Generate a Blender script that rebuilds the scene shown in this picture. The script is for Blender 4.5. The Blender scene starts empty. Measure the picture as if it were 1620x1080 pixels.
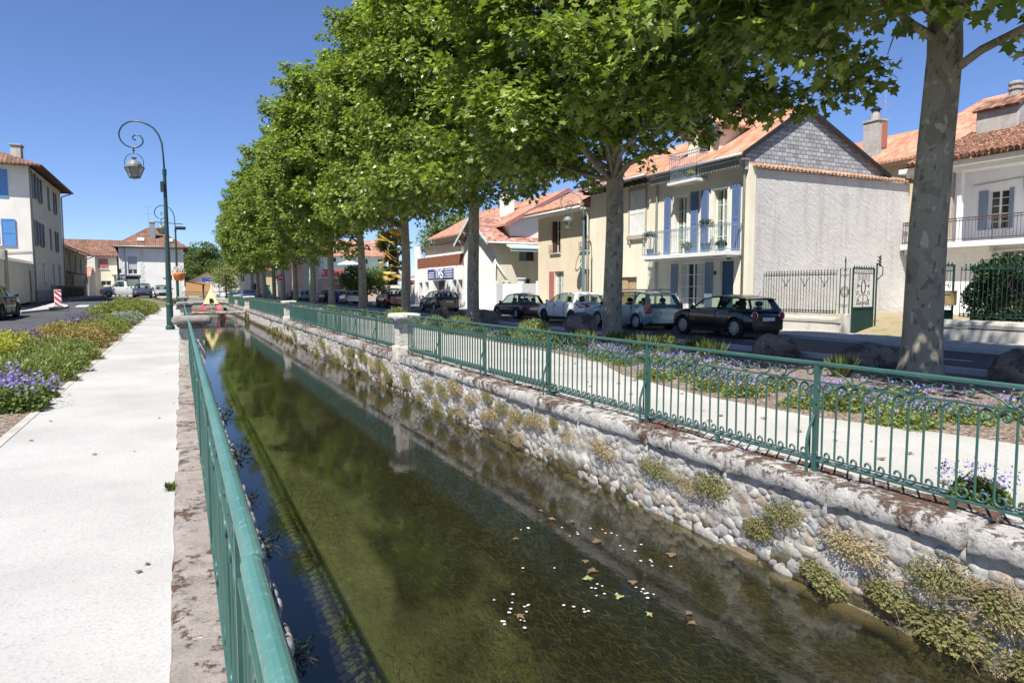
import bpy, math, random
import numpy as np
from mathutils import Vector, Matrix, noise as mnoise

R = math.radians
C = bpy.context.scene.collection
rnd = random.Random(7)

# ---------------------------------------------------------------- camera
cam_d = bpy.data.cameras.new('camera')
cam = bpy.data.objects.new('camera', cam_d)
C.objects.link(cam)
cam.location = (0, 0, 1.6)
cam.rotation_euler = (R(90 - 4.3946), 0, -R(25.8586))
cam_d.sensor_width = 36
cam_d.lens = 24
cam_d.clip_start = 0.05
cam_d.clip_end = 5000
bpy.context.scene.camera = cam

# ---------------------------------------------------------------- light
SUN_EL, SHX, SHY = R(58), 0.80, 0.60           # shadows fall towards +X +Y
sv = Vector((SHX, SHY, 0)).normalized() * math.cos(SUN_EL) + Vector((0, 0, -math.sin(SUN_EL)))
sun_d = bpy.data.lights.new('sun', 'SUN')
sun_d.energy = 4.5
sun_d.angle = R(0.53)
sun_d.color = (1.0, 0.955, 0.88)
sun = bpy.data.objects.new('sun', sun_d)
C.objects.link(sun)
sun.rotation_euler = sv.to_track_quat('-Z', 'Y').to_euler()
sun.location = (0, 0, 40)

w = bpy.data.worlds.new('World')
bpy.context.scene.world = w
w.use_nodes = True
nt = w.node_tree
sky = nt.nodes.new('ShaderNodeTexSky')
sky.sky_type = 'NISHITA'
sky.sun_disc = False
sky.sun_elevation = SUN_EL
sky.sun_rotation = math.atan2(-SHX, -SHY)       # azimuth from +Y, clockwise
sky.altitude = 1200
sky.air_density = 0.9
sky.dust_density = 0.35
sky.ozone_density = 8.0
bg = nt.nodes['Background']
bg.inputs[1].default_value = 0.085
tint = nt.nodes.new('ShaderNodeMix'); tint.data_type = 'RGBA'; tint.blend_type = 'MULTIPLY'; tint.inputs[0].default_value = 1
tint.inputs[7].default_value = (0.99, 0.93, 1.0, 1)   # a touch towards violet blue
nt.links.new(sky.outputs[0], tint.inputs[6]); nt.links.new(tint.outputs[2], bg.inputs[0])

sc = bpy.context.scene
sc.view_settings.view_transform = 'Standard'
sc.view_settings.look = 'None'
sc.view_settings.exposure = 0.95
sc.view_settings.gamma = 1
sc.render.engine = 'CYCLES'
sc.cycles.max_bounces = 6
sc.cycles.diffuse_bounces = 3
sc.cycles.glossy_bounces = 3
sc.cycles.transmission_bounces = 4
sc.cycles.transparent_max_bounces = 12
sc.cycles.use_denoising = True
sc.cycles.sample_clamp_indirect = 6

# ---------------------------------------------------------------- helpers
def tag(o, label=None, cat=None, group=None, kind=None):
    if label: o['label'] = label
    if cat: o['category'] = cat
    if group: o['group'] = group
    if kind: o['kind'] = kind
    return o

def thing(name, label, cat, loc=(0, 0, 0), rz=0.0, group=None):
    o = bpy.data.objects.new(name, None)
    o.empty_display_size = 0.3
    C.objects.link(o)
    o.location = loc
    o.rotation_euler = (0, 0, rz)
    return tag(o, label, cat, group, 'thing')

def wmat(o):
    m = o.matrix_basis
    return m if o.parent is None else wmat(o.parent) @ o.matrix_parent_inverse @ m

def link(name, me, mats=(), parent=None, world=True, smooth=False):
    o = bpy.data.objects.new(name, me)
    C.objects.link(o)
    for m in mats if isinstance(mats, (list, tuple)) else [mats]:
        if m is not None: me.materials.append(m)
    if parent is not None:
        o.parent = parent
        if world:
            o.matrix_parent_inverse = wmat(parent).inverted()
    if smooth:
        me.polygons.foreach_set('use_smooth', [True] * len(me.polygons))
    return o

def kids():
    d = {}
    for o in bpy.data.objects:
        if o.parent is not None: d.setdefault(o.parent.name, []).append(o)
    return d

def clone(o, parent=None, K=None):
    K = K or kids()
    c = o.copy()
    C.objects.link(c)
    if parent is not None: c.parent = parent
    for ch in K.get(o.name, []): clone(ch, c, K)
    return c

class MB:
    """collects shapes, builds one mesh; UVs in metres per face"""
    def __init__(s):
        s.v, s.f, s.mi, s.M = [], [], [], None
    def _p(s, p):
        return tuple(s.M @ Vector(p)) if s.M is not None else tuple(p)
    def add(s, vs, fs, m=0):
        b = len(s.v)
        s.v += [s._p(p) for p in vs]
        for f in fs:
            s.f.append(tuple(b + i for i in f)); s.mi.append(m)
        return s
    def poly(s, pts, m=0): return s.add(pts, [tuple(range(len(pts)))], m)
    def box(s, x0, x1, y0, y1, z0, z1, m=0):
        v = [(x0, y0, z0), (x1, y0, z0), (x1, y1, z0), (x0, y1, z0), (x0, y0, z1), (x1, y0, z1), (x1, y1, z1), (x0, y1, z1)]
        return s.add(v, [(3, 2, 1, 0), (4, 5, 6, 7), (0, 1, 5, 4), (1, 2, 6, 5), (2, 3, 7, 6), (3, 0, 4, 7)], m)
    def prism(s, pts, off, m=0):
        """pts: closed 3d polygon; off: extrusion vector"""
        n = len(pts); o = Vector(off)
        v = [tuple(p) for p in pts] + [tuple(Vector(p) + o) for p in pts]
        fs = [tuple(range(n - 1, -1, -1)), tuple(range(n, 2 * n))] + [(i, (i + 1) % n, n + (i + 1) % n, n + i) for i in range(n)]
        return s.add(v, fs, m)
    def tube(s, path, r, n=6, m=0, cap=True, flat=1.0):
        P = [Vector(p) for p in path]
        rs = r if isinstance(r, (list, tuple)) else [r] * len(P)
        vs, up = [], None
        for i, p in enumerate(P):
            t = (P[min(i + 1, len(P) - 1)] - P[max(i - 1, 0)])
            t = t.normalized() if t.length > 1e-9 else Vector((0, 0, 1))
            if up is None:
                up = Vector((1, 0, 0)) if abs(t.x) < 0.9 else Vector((0, 1, 0))
            a = (up - t * up.dot(t))
            a = a.normalized() if a.length > 1e-6 else t.orthogonal().normalized()
            up = a
            b = t.cross(a)
            for k in range(n):
                q = 2 * math.pi * (k + 0.5) / n
                vs.append(tuple(p + a * math.cos(q) * rs[i] + b * math.sin(q) * rs[i] * flat))
        fs = []
        for i in range(len(P) - 1):
            for k in range(n):
                fs.append((i * n + k, i * n + (k + 1) % n, (i + 1) * n + (k + 1) % n, (i + 1) * n + k))
        if cap:
            fs.append(tuple(range(n - 1, -1, -1))); fs.append(tuple(range((len(P) - 1) * n, len(P) * n)))
        return s.add(vs, fs, m)
    def lathe(s, prof, c=(0, 0, 0), n=16, m=0, axis='z', cap=True, ph=0.0):
        vs = []
        for r_, z in prof:
            for k in range(n):
                q = 2 * math.pi * k / n + ph
                a, b = r_ * math.cos(q), r_ * math.sin(q)
                vs.append((c[0] + a, c[1] + b, c[2] + z) if axis == 'z' else ((c[0] + z, c[1] + a, c[2] + b) if axis == 'x' else (c[0] + b, c[1] + z, c[2] + a)))
        L = len(prof)
        fs = [(i * n + k, i * n + (k + 1) % n, (i + 1) * n + (k + 1) % n, (i + 1) * n + k) for i in range(L - 1) for k in range(n)]
        if cap: fs += [tuple(range(n - 1, -1, -1)), tuple(range((L - 1) * n, L * n))]
        return s.add(vs, fs, m)
    def rough(s, x0, x1, y0, y1, z0, z1, nx, ny, nz, amp, sc=3.0, m=0, rnd_edge=0.03):
        """a stone block: subdivided box with worn edges"""
        def disp(p):
            v = Vector(p)
            q = mnoise.noise_vector(v * sc) * amp + mnoise.noise_vector(v * sc * 3.7) * amp * 0.4
            cx, cy, cz = [(abs(2 * (v[i] - lo) / (hi - lo) - 1)) for i, (lo, hi) in enumerate(((x0, x1), (y0, y1), (z0, z1)))]
            c = Vector(((x0 + x1) / 2, (y0 + y1) / 2, (z0 + z1) / 2))
            e = sorted((cx, cy, cz))
            if e[1] > 0.999:
                d = (c - v); d = Vector((math.copysign(min(abs(d.x), 1), d.x) if cx > .99 else 0, math.copysign(min(abs(d.y), 1), d.y) if cy > .99 else 0, math.copysign(min(abs(d.z), 1), d.z) if cz > .99 else 0))
                if d.length: v = v + d.normalized() * rnd_edge
            return tuple(v + q)
        def face(o, du, dv, nu, nv):
            vs = [disp([o[k] + du[k] * i / nu + dv[k] * j / nv for k in range(3)]) for j in range(nv + 1) for i in range(nu + 1)]
            fs = [(j * (nu + 1) + i, j * (nu + 1) + i + 1, (j + 1) * (nu + 1) + i + 1, (j + 1) * (nu + 1) + i) for j in range(nv) for i in range(nu)]
            s.add(vs, fs, m)
        X, Y, Z = x1 - x0, y1 - y0, z1 - z0
        face((x0, y0, z1), (X, 0, 0), (0, Y, 0), nx, ny)
        face((x0, y1, z0), (X, 0, 0), (0, -Y, 0), nx, ny)
        face((x0, y0, z0), (X, 0, 0), (0, 0, Z), nx, nz)
        face((x1, y1, z0), (-X, 0, 0), (0, 0, Z), nx, nz)
        face((x1, y0, z0), (0, Y, 0), (0, 0, Z), ny, nz)
        face((x0, y1, z0), (0, -Y, 0), (0, 0, Z), ny, nz)
        return s
    def mesh(s, name, smooth=False, uv=True):
        me = bpy.data.meshes.new(name)
        me.from_pydata(s.v, [], s.f)
        if any(s.mi): me.polygons.foreach_set('material_index', s.mi)
        if uv and len(s.f):
            n = len(me.polygons)
            nor = np.empty(n * 3); me.polygons.foreach_get('normal', nor); nor = nor.reshape(-1, 3)
            nl = len(me.loops)
            vi = np.empty(nl, np.int32); me.loops.foreach_get('vertex_index', vi)
            tot = np.empty(n, np.int32); me.polygons.foreach_get('loop_total', tot)
            co = np.array(s.v)[vi]
            N = np.repeat(nor, tot, axis=0)
            t = np.stack([-N[:, 1], N[:, 0], np.zeros(nl)], 1)
            ln = np.linalg.norm(t, axis=1)
            fl = ln < 0.05
            t[fl] = (1, 0, 0); ln[fl] = 1
            t /= ln[:, None]
            b = np.cross(N, t)
            uvs = np.stack([(co * t).sum(1), (co * b).sum(1)], 1)
            lay = me.uv_layers.new(name='UVMap')
            lay.data.foreach_set('uv', uvs.ravel())
        if smooth: me.polygons.foreach_set('use_smooth', [True] * len(me.polygons))
        return me
    def build(s, name, mats, parent=None, world=True, smooth=False, bevel=0, seg=2, uv=True):
        o = link(name, s.mesh(name, smooth, uv), mats, parent, world)
        if bevel:
            b = o.modifiers.new('bevel', 'BEVEL'); b.width = bevel; b.segments = seg; b.limit_method = 'ANGLE'; b.angle_limit = R(40)
        return o

# ---------------------------------------------------------------- materials
def nodes(name):
    m = bpy.data.materials.new(name); m.use_nodes = True
    t = m.node_tree; b = t.nodes['Principled BSDF']
    return m, t, b
def N(t, kind, **kw):
    n = t.nodes.new(kind)
    for k, v in kw.items():
        if k.startswith('i_'): n.inputs[int(k[2:]) if k[2:].isdigit() else k[2:].replace('_', ' ')].default_value = v
        else: setattr(n, k, v)
    return n
def ramp(t, src, stops, interp='LINEAR'):
    r = t.nodes.new('ShaderNodeValToRGB'); r.color_ramp.interpolation = interp
    e = r.color_ramp.elements
    while len(e) < len(stops): e.new(0.5)
    for q, (p, c) in zip(e, stops):
        q.position = p; q.color = (*c, 1) if len(c) == 3 else c
    t.links.new(src, r.inputs[0])
    return r.outputs[0]
def g3(v): return (v, v, v)
def coord(t, which='Object', scale=(1, 1, 1), loc=(0, 0, 0), rot=(0, 0, 0)):
    c = t.nodes.new('ShaderNodeTexCoord'); mp = t.nodes.new('ShaderNodeMapping')
    mp.inputs['Scale'].default_value = scale; mp.inputs['Location'].default_value = loc; mp.inputs['Rotation'].default_value = rot
    t.links.new(c.outputs[which], mp.inputs[0])
    return mp.outputs[0]
def noise(t, vec, scale, detail=4, rough=0.55, dist=0.0):
    n = N(t, 'ShaderNodeTexNoise'); n.inputs['Scale'].default_value = scale; n.inputs['Detail'].default_value = detail
    n.inputs['Roughness'].default_value = rough; n.inputs['Distortion'].default_value = dist
    if vec is not None: t.links.new(vec, n.inputs['Vector'])
    return n.outputs['Fac']
def mix(t, fac, a, b, mode='MIX'):
    m = t.nodes.new('ShaderNodeMix'); m.data_type = 'RGBA'; m.blend_type = mode
    for k, v in ((0, fac), (6, a), (7, b)):
        if hasattr(v, 'default_value') or hasattr(v, 'links'): t.links.new(v, m.inputs[k])
        else: m.inputs[k].default_value = v if k == 0 else (*v, 1)
    return m.outputs[2]
def math_(t, op, a, b=0.0, c=None):
    m = t.nodes.new('ShaderNodeMath'); m.operation = op
    for i, v in enumerate((a, b) if c is None else (a, b, c)):
        if hasattr(v, 'links'): t.links.new(v, m.inputs[i])
        else: m.inputs[i].default_value = v
    return m.outputs[0]
def bump(t, b, h, strength=0.3, dist=0.02, nrm=None):
    n = t.nodes.new('ShaderNodeBump'); n.inputs['Strength'].default_value = strength; n.inputs['Distance'].default_value = dist
    t.links.new(h, n.inputs['Height'])
    if nrm is not None: t.links.new(nrm, n.inputs['Normal'])
    if b is not None: t.links.new(n.outputs[0], b.inputs['Normal'])
    return n.outputs[0]

def plain(name, col, rough=0.6, var=0.12, scale=4.0, metal=0.0, bs=0.0, bsc=40.0, spec=0.4, dirt=None, dsc=1.2, damt=0.5, coat=0.0):
    m, t, b = nodes(name)
    v = coord(t)
    f = noise(t, v, scale, 5)
    lo = tuple(c * (1 - var) for c in col); hi = tuple(min(1, c * (1 + var)) for c in col)
    cc = ramp(t, f, [(0.3, lo), (0.7, hi)])
    if dirt:
        d = ramp(t, noise(t, v, dsc, 6, 0.65), [(0.48, g3(0)), (0.72, g3(damt))])
        cc = mix(t, d, cc, dirt)
    t.links.new(cc, b.inputs['Base Color'])
    b.inputs['Roughness'].default_value = rough; b.inputs['Metallic'].default_value = metal
    b.inputs['Specular IOR Level'].default_value = spec
    if coat:
        b.inputs['Coat Weight'].default_value = coat; b.inputs['Coat Roughness'].default_value = 0.04
    if bs: bump(t, b, noise(t, v, bsc, 6, 0.6), bs, 0.02)
    return m

def plaster(name, col, dirt=(0.3, 0.27, 0.22), bs=0.25, streak=0.35, var=0.08, diag=False):
    m, t, b = nodes(name)
    v = coord(t)
    f = noise(t, v, 0.8, 6, 0.6)
    cc = ramp(t, f, [(0.3, tuple(c * (1 - var) for c in col)), (0.7, tuple(min(1, c * (1 + var * 0.6)) for c in col))])
    vs = coord(t, scale=(3.0, 3.0, 0.35))
    d = ramp(t, noise(t, vs, 1.1, 6, 0.65), [(0.5, g3(0)), (0.8, g3(streak))])
    cc = mix(t, d, cc, dirt)
    t.links.new(cc, b.inputs['Base Color'])
    b.inputs['Roughness'].default_value = 0.9; b.inputs['Specular IOR Level'].default_value = 0.15
    if diag:
        vd = coord(t, 'UV', scale=(1, 1, 1), rot=(0, 0, R(38)))
        sp = t.nodes.new('ShaderNodeVectorMath'); sp.operation = 'MULTIPLY'; sp.inputs[1].default_value = (2.2, 9.0, 1)
        t.links.new(vd, sp.inputs[0])
        h = math_(t, 'ADD', noise(t, sp.outputs[0], 1.0, 6, 0.7, 0.8), math_(t, 'MULTIPLY', noise(t, v, 26, 4), 0.12))
        bump(t, b, h, bs, 0.05)
    else:
        bump(t, b, noise(t, v, 60, 6, 0.7), bs, 0.01)
    return m

def tiles(name, cols, u=0.24, v=0.36, bs=0.6, moss=0.25, mosscol=(0.12, 0.10, 0.07), wave=True):
    """roof tiles from UV in metres"""
    m, t, b = nodes(name)
    uv = coord(t, 'UV')
    br = N(t, 'ShaderNodeTexBrick')
    br.offset = 0.0
    br.inputs['Scale'].default_value = 1.0; br.inputs['Brick Width'].default_value = u; br.inputs['Row Height'].default_value = v
    br.inputs['Mortar Size'].default_value = 0.012; br.inputs['Mortar Smooth'].default_value = 0.6; br.inputs['Bias'].default_value = 0.0
    br.inputs['Color1'].default_value = (0, 0, 0, 1); br.inputs['Color2'].default_value = (1, 1, 1, 1); br.inputs['Mortar'].default_value = (0.5, 0.5, 0.5, 1)
    t.links.new(uv, br.inputs['Vector'])
    base = ramp(t, br.outputs['Color'], [(0.0, cols[0]), (0.5, cols[1]), (1.0, cols[2])])
    big = ramp(t, noise(t, uv, 0.7, 5, 0.6), [(0.35, g3(0.72)), (0.65, g3(1.08))])
    base = mix(t, 1.0, base, big, 'MULTIPLY')
    ms = ramp(t, noise(t, uv, 3.0, 6, 0.7), [(0.55, g3(0)), (0.7, g3(moss))])
    base = mix(t, ms, base, mosscol)
    gap = mix(t, math_(t, 'MULTIPLY', br.outputs['Fac'], 0.55), base, (0.04, 0.025, 0.02))
    t.links.new(gap, b.inputs['Base Color'])
    b.inputs['Roughness'].default_value = 0.85; b.inputs['Specular IOR Level'].default_value = 0.2
    sx = t.nodes.new('ShaderNodeSeparateXYZ'); t.links.new(uv, sx.inputs[0])
    row = math_(t, 'FRACT', math_(t, 'DIVIDE', sx.outputs[1], v))
    h = math_(t, 'MULTIPLY', math_(t, 'SUBTRACT', 1.0, row), 0.7)
    if wave:
        wv = math_(t, 'ABSOLUTE', math_(t, 'SINE', math_(t, 'MULTIPLY', sx.outputs[0], math.pi / u)))
        h = math_(t, 'ADD', h, wv)
    h = math_(t, 'ADD', h, math_(t, 'MULTIPLY', noise(t, uv, 9, 4), 0.5))
    bump(t, b, h, bs, 0.06)
    return m
M = {}
M['cream'] = plaster('cream_render', (0.78, 0.72, 0.58), streak=0.18)
M['tan'] = plaster('tan_render', (0.72, 0.61, 0.45), streak=0.2)
M['white'] = plaster('white_render', (0.84, 0.83, 0.80), streak=0.1)
M['white2'] = plaster('villa_render', (0.80, 0.80, 0.82), streak=0.3, dirt=(0.35, 0.33, 0.30))
M['pink'] = plaster('pink_render', (0.66, 0.50, 0.44), streak=0.2)
M['oldwhite'] = plaster('old_white_render', (0.76, 0.73, 0.67), streak=0.2)
M['yellow'] = plaster('yellow_render', (0.66, 0.56, 0.34), streak=0.2)
M['greyplaster'] = plaster('rough_grey_render', (0.60, 0.585, 0.565), dirt=(0.33, 0.28, 0.23), bs=1.0, streak=0.55, diag=True)
M['lowwall'] = plaster('old_wall_render', (0.56, 0.53, 0.47), dirt=(0.22, 0.19, 0.15), bs=0.4, streak=0.7)
M['garden'] = plaster('garden_wall_render', (0.64, 0.61, 0.54), dirt=(0.28, 0.25, 0.2), bs=0.3, streak=0.5)
M['rubble'] = plaster('stone_render', (0.42, 0.38, 0.31), dirt=(0.2, 0.17, 0.13), bs=0.8, streak=0.6, var=0.3)
M['trim'] = plain('white_paint', (0.74, 0.74, 0.72), 0.5, 0.05, dirt=(0.45, 0.43, 0.4), damt=0.3)
M['stonetrim'] = plain('stone_trim', (0.42, 0.36, 0.30), 0.85, 0.15, 6, bs=0.3)
M['blue'] = plain('blue_shutter', (0.125, 0.19, 0.36), 0.5, 0.1, 8)
M['lblue'] = plain('sky_blue_shutter', (0.10, 0.27, 0.58), 0.5, 0.12, 8)
M['slateblue'] = plain('slate_blue_shutter', (0.10, 0.16, 0.24), 0.5, 0.1, 8)
M['bluegrey'] = plain('blue_grey_paint', (0.20, 0.26, 0.34), 0.5, 0.1, 8)
M['doorblue'] = plain('petrol_blue_door', (0.025, 0.085, 0.16), 0.4, 0.1, 8)
M['maroon'] = plain('dark_red_shutter', (0.11, 0.035, 0.03), 0.5, 0.15, 8)
M['rosewood'] = plain('faded_red_shutter', (0.42, 0.17, 0.15), 0.6, 0.15, 8)
M['woodtan'] = plain('tan_wood_door', (0.42, 0.30, 0.17), 0.6, 0.15, 8)
M['brownboard'] = plain('red_brown_boards', (0.25, 0.10, 0.06), 0.7, 0.25, 5)
M['darkwood'] = plain('dark_wood', (0.06, 0.042, 0.03), 0.7, 0.3, 6)
M['greyblock'] = plain('grey_gate_paint', (0.50, 0.50, 0.50), 0.6, 0.06, 4)
M['black'] = plain('black_iron', (0.02, 0.022, 0.024), 0.45, 0.1, 9)
M['gutter'] = plain('zinc_gutter', (0.34, 0.35, 0.36), 0.45, 0.1, 6, metal=0.3)
M['brownmetal'] = plain('rusty_brown_rail', (0.09, 0.06, 0.05), 0.6, 0.3, 20)
M['gateGreen'] = plain('dark_green_gate', (0.014, 0.05, 0.040), 0.7, 0.12, 6, spec=0.15, dirt=(0.06, 0.09, 0.07), damt=0.4)
M['lampGreen'] = plain('lamp_post_green', (0.022, 0.06, 0.05), 0.35, 0.12, 4, spec=0.5)
M['lampBlue'] = plain('lamp_post_blue_green', (0.09, 0.19, 0.22), 0.4, 0.12, 4, spec=0.5)
M['concrete'] = plain('grey_concrete', (0.40, 0.38, 0.35), 0.9, 0.15, 5, bs=0.3, dirt=(0.2, 0.18, 0.15), damt=0.6)
M['brick'] = plain('red_brick', (0.36, 0.15, 0.09), 0.85, 0.3, 14, bs=0.4, dirt=(0.2, 0.14, 0.1))
M['darkin'] = plain('dark_interior', (0.02, 0.02, 0.022), 0.9, 0.1)
M['curtain'] = plain('net_curtain', (0.5, 0.5, 0.47), 0.9, 0.2, 18)
M['gcurtain'] = plain('green_curtain', (0.24, 0.30, 0.22), 0.9, 0.2, 12)
M['canvas'] = plain('white_canvas', (0.75, 0.75, 0.74), 0.8, 0.05)
M['orangeboard'] = plain('faded_orange_boards', (0.52, 0.29, 0.13), 0.7, 0.15)
M['orange'] = plain('orange_plastic', (0.75, 0.21, 0.04), 0.5, 0.08)
M['redpaint'] = plain('red_reflective', (0.60, 0.05, 0.05), 0.5, 0.06)
M['signwhite'] = plain('sign_white', (0.78, 0.78, 0.78), 0.5, 0.04)
M['signblue'] = plain('sign_blue', (0.045, 0.075, 0.30), 0.5, 0.08)
M['teal'] = plain('teal_panel', (0.08, 0.42, 0.42), 0.6, 0.1)
M['tealwall'] = plain('pale_teal_paint', (0.52, 0.66, 0.66), 0.8, 0.06)
M['pinkpanel'] = plain('red_pink_mesh_panel', (0.62, 0.16, 0.15), 0.7, 0.15)
M['pinkcloth'] = plain('pink_red_cloth', (0.50, 0.14, 0.18), 0.8, 0.2, 3)
M['yellowcloth'] = plain('pale_yellow_panel', (0.72, 0.62, 0.30), 0.8, 0.12, 3)
M['terracotta'] = plain('terracotta_pot', (0.36, 0.17, 0.10), 0.8, 0.1)
M['pipe'] = plain('white_pipe', (0.68, 0.68, 0.67), 0.5, 0.05)
M['mailbox'] = plain('ochre_box', (0.34, 0.25, 0.11), 0.6, 0.1)

M['roofA'] = tiles('orange_tiles', [(0.42, 0.19, 0.12), (0.52, 0.26, 0.165), (0.58, 0.34, 0.235)], moss=0.3, mosscol=(0.42, 0.30, 0.23))
M['roofold'] = tiles('old_dark_tiles', [(0.11, 0.065, 0.05), (0.28, 0.14, 0.09), (0.46, 0.25, 0.16)], 0.22, 0.3, 0.9, moss=0.85)
M['roofpink'] = tiles('faded_pink_tiles', [(0.36, 0.17, 0.12), (0.45, 0.235, 0.165), (0.53, 0.31, 0.23)], 0.24, 0.36, 0.5, moss=0.2)
M['roofflat'] = tiles('worn_flat_tiles', [(0.26, 0.11, 0.09), (0.42, 0.20, 0.15), (0.54, 0.34, 0.28)], 0.26, 0.22, 0.5, moss=0.35, wave=False)
M['roofbrown'] = tiles('brown_tiles', [(0.15, 0.085, 0.06), (0.21, 0.115, 0.08), (0.27, 0.155, 0.115)], 0.24, 0.36, 0.6, moss=0.3)

def slate_mat():
    m, t, b = nodes('grey_slates')
    uv = coord(t, 'UV')
    br = N(t, 'ShaderNodeTexBrick'); br.offset = 0.5
    br.inputs['Scale'].default_value = 1; br.inputs['Brick Width'].default_value = 0.30; br.inputs['Row Height'].default_value = 0.17
    br.inputs['Mortar Size'].default_value = 0.012; br.inputs['Color1'].default_value = (0, 0, 0, 1); br.inputs['Color2'].default_value = (1, 1, 1, 1)
    t.links.new(uv, br.inputs['Vector'])
    c = ramp(t, br.outputs['Color'], [(0, (0.22, 0.22, 0.235)), (0.5, (0.32, 0.32, 0.33)), (0.97, (0.41, 0.41, 0.41)), (1.0, (0.12, 0.12, 0.13))])
    c = mix(t, ramp(t, noise(t, uv, 1.3, 5), [(0.4, g3(0)), (0.7, g3(0.35))]), c, (0.42, 0.41, 0.39))
    c = mix(t, br.outputs['Fac'], c, (0.07, 0.07, 0.075))
    t.links.new(c, b.inputs['Base Color']); b.inputs['Roughness'].default_value = 0.6
    sx = t.nodes.new('ShaderNodeSeparateXYZ'); t.links.new(uv, sx.inputs[0])
    row = math_(t, 'SUBTRACT', 1.0, math_(t, 'FRACT', math_(t, 'DIVIDE', sx.outputs[1], 0.17)))
    bump(t, b, math_(t, 'ADD', row, math_(t, 'MULTIPLY', noise(t, uv, 8), 0.4)), 0.5, 0.03)
    return m
M['slate'] = slate_mat()

def lichen_stone(name, base, moss, amt=0.55, top=0.25, sc=3.0):
    m, t, b = nodes(name)
    v = coord(t)
    c = ramp(t, noise(t, v, 6, 8, 0.65), [(0.25, tuple(x * 0.62 for x in base)), (0.6, base), (0.85, tuple(min(1, x * 1.2) for x in base))])
    ge = t.nodes.new('ShaderNodeNewGeometry'); sx = t.nodes.new('ShaderNodeSeparateXYZ'); t.links.new(ge.outputs['Normal'], sx.inputs[0])
    n1 = noise(t, v, sc, 8, 0.76)
    n2 = noise(t, v, 0.9, 3)
    f = math_(t, 'ADD', math_(t, 'ADD', n1, math_(t, 'MULTIPLY', math_(t, 'SUBTRACT', n2, 0.5), 0.5)), math_(t, 'MULTIPLY', math_(t, 'MAXIMUM', sx.outputs[2], 0), top))
    k = ramp(t, f, [(amt, g3(0)), (amt + 0.07, g3(1))])
    mc = ramp(t, noise(t, v, 25, 5), [(0.3, tuple(x * 0.5 for x in moss)), (0.7, tuple(x * 1.35 for x in moss))])
    c = mix(t, k, c, mc)
    k2 = ramp(t, noise(t, v, 11, 6, 0.7), [(0.56, g3(0)), (0.64, g3(0.8))])
    c = mix(t, k2, c, (0.16, 0.15, 0.13))
    k3 = ramp(t, noise(t, coord(t, loc=(5, 3, 1)), 8, 6, 0.7), [(0.64, g3(0)), (0.7, g3(0.8))])
    c = mix(t, k3, c, (0.62, 0.61, 0.57))
    t.links.new(c, b.inputs['Base Color'])
    b.inputs['Roughness'].default_value = 0.95; b.inputs['Specular IOR Level'].default_value = 0.1
    bump(t, b, math_(t, 'ADD', noise(t, v, 14, 8, 0.7), math_(t, 'MULTIPLY', k, 0.35)), 0.9, 0.03)
    return m
M['copingR'] = lichen_stone('coping_stone', (0.47, 0.45, 0.415), (0.115, 0.066, 0.048), 0.535, 0.085, 6.5)
M['copingL'] = lichen_stone('weathered_coping', (0.31, 0.27, 0.245), (0.14, 0.075, 0.048), 0.56, 0.0, 8)
M['pillar'] = lichen_stone('pillar_stone', (0.60, 0.56, 0.48), (0.28, 0.25, 0.19), 0.66, 0.1, 4)
M['boulder'] = lichen_stone('boulder_stone', (0.27, 0.215, 0.175), (0.12, 0.095, 0.075), 0.55, 0.1, 2.5)
M['joint'] = plain('lime_mortar', (0.34, 0.30, 0.26), 0.95, 0.12, 10, bs=0.6)

def mortar():
    m, t, b = nodes('lime_rubble_mortar')
    v = coord(t)
    vo = N(t, 'ShaderNodeTexVoronoi'); vo.inputs['Scale'].default_value = 6.5; t.links.new(v, vo.inputs['Vector'])
    c = ramp(t, noise(t, v, 3, 8, 0.65), [(0.3, (0.36, 0.34, 0.29)), (0.55, (0.54, 0.52, 0.47)), (0.8, (0.63, 0.61, 0.56))])
    st = ramp(t, noise(t, v, 1.6, 6, 0.7), [(0.55, g3(0)), (0.72, g3(0.7))])
    c = mix(t, st, c, (0.27, 0.20, 0.13))
    pos = t.nodes.new('ShaderNodeNewGeometry'); sx = t.nodes.new('ShaderNodeSeparateXYZ'); t.links.new(pos.outputs['Position'], sx.inputs[0])
    wet = ramp(t, math_(t, 'ADD', sx.outputs[2], math_(t, 'MULTIPLY', noise(t, v, 5, 4), 0.22)), [(0.0, g3(0)), (1.0, g3(1))])
    mr = N(t, 'ShaderNodeMapRange'); mr.inputs[1].default_value = -0.84; mr.inputs[2].default_value = -0.66
    t.links.new(math_(t, 'ADD', sx.outputs[2], math_(t, 'MULTIPLY', math_(t, 'SUBTRACT', noise(t, v, 5, 4), 0.5), 0.25)), mr.inputs[0])
    c = mix(t, mr.outputs[0], (0.10, 0.085, 0.05), c)
    t.links.new(c, b.inputs['Base Color']); b.inputs['Roughness'].default_value = 0.95; b.inputs['Specular IOR Level'].default_value = 0.1
    h = math_(t, 'ADD', noise(t, v, 9, 8, 0.7), math_(t, 'MULTIPLY', vo.outputs['Distance'], -1.2))
    bump(t, b, h, 1.0, 0.06)
    return m
M['mortar'] = mortar()
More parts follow.
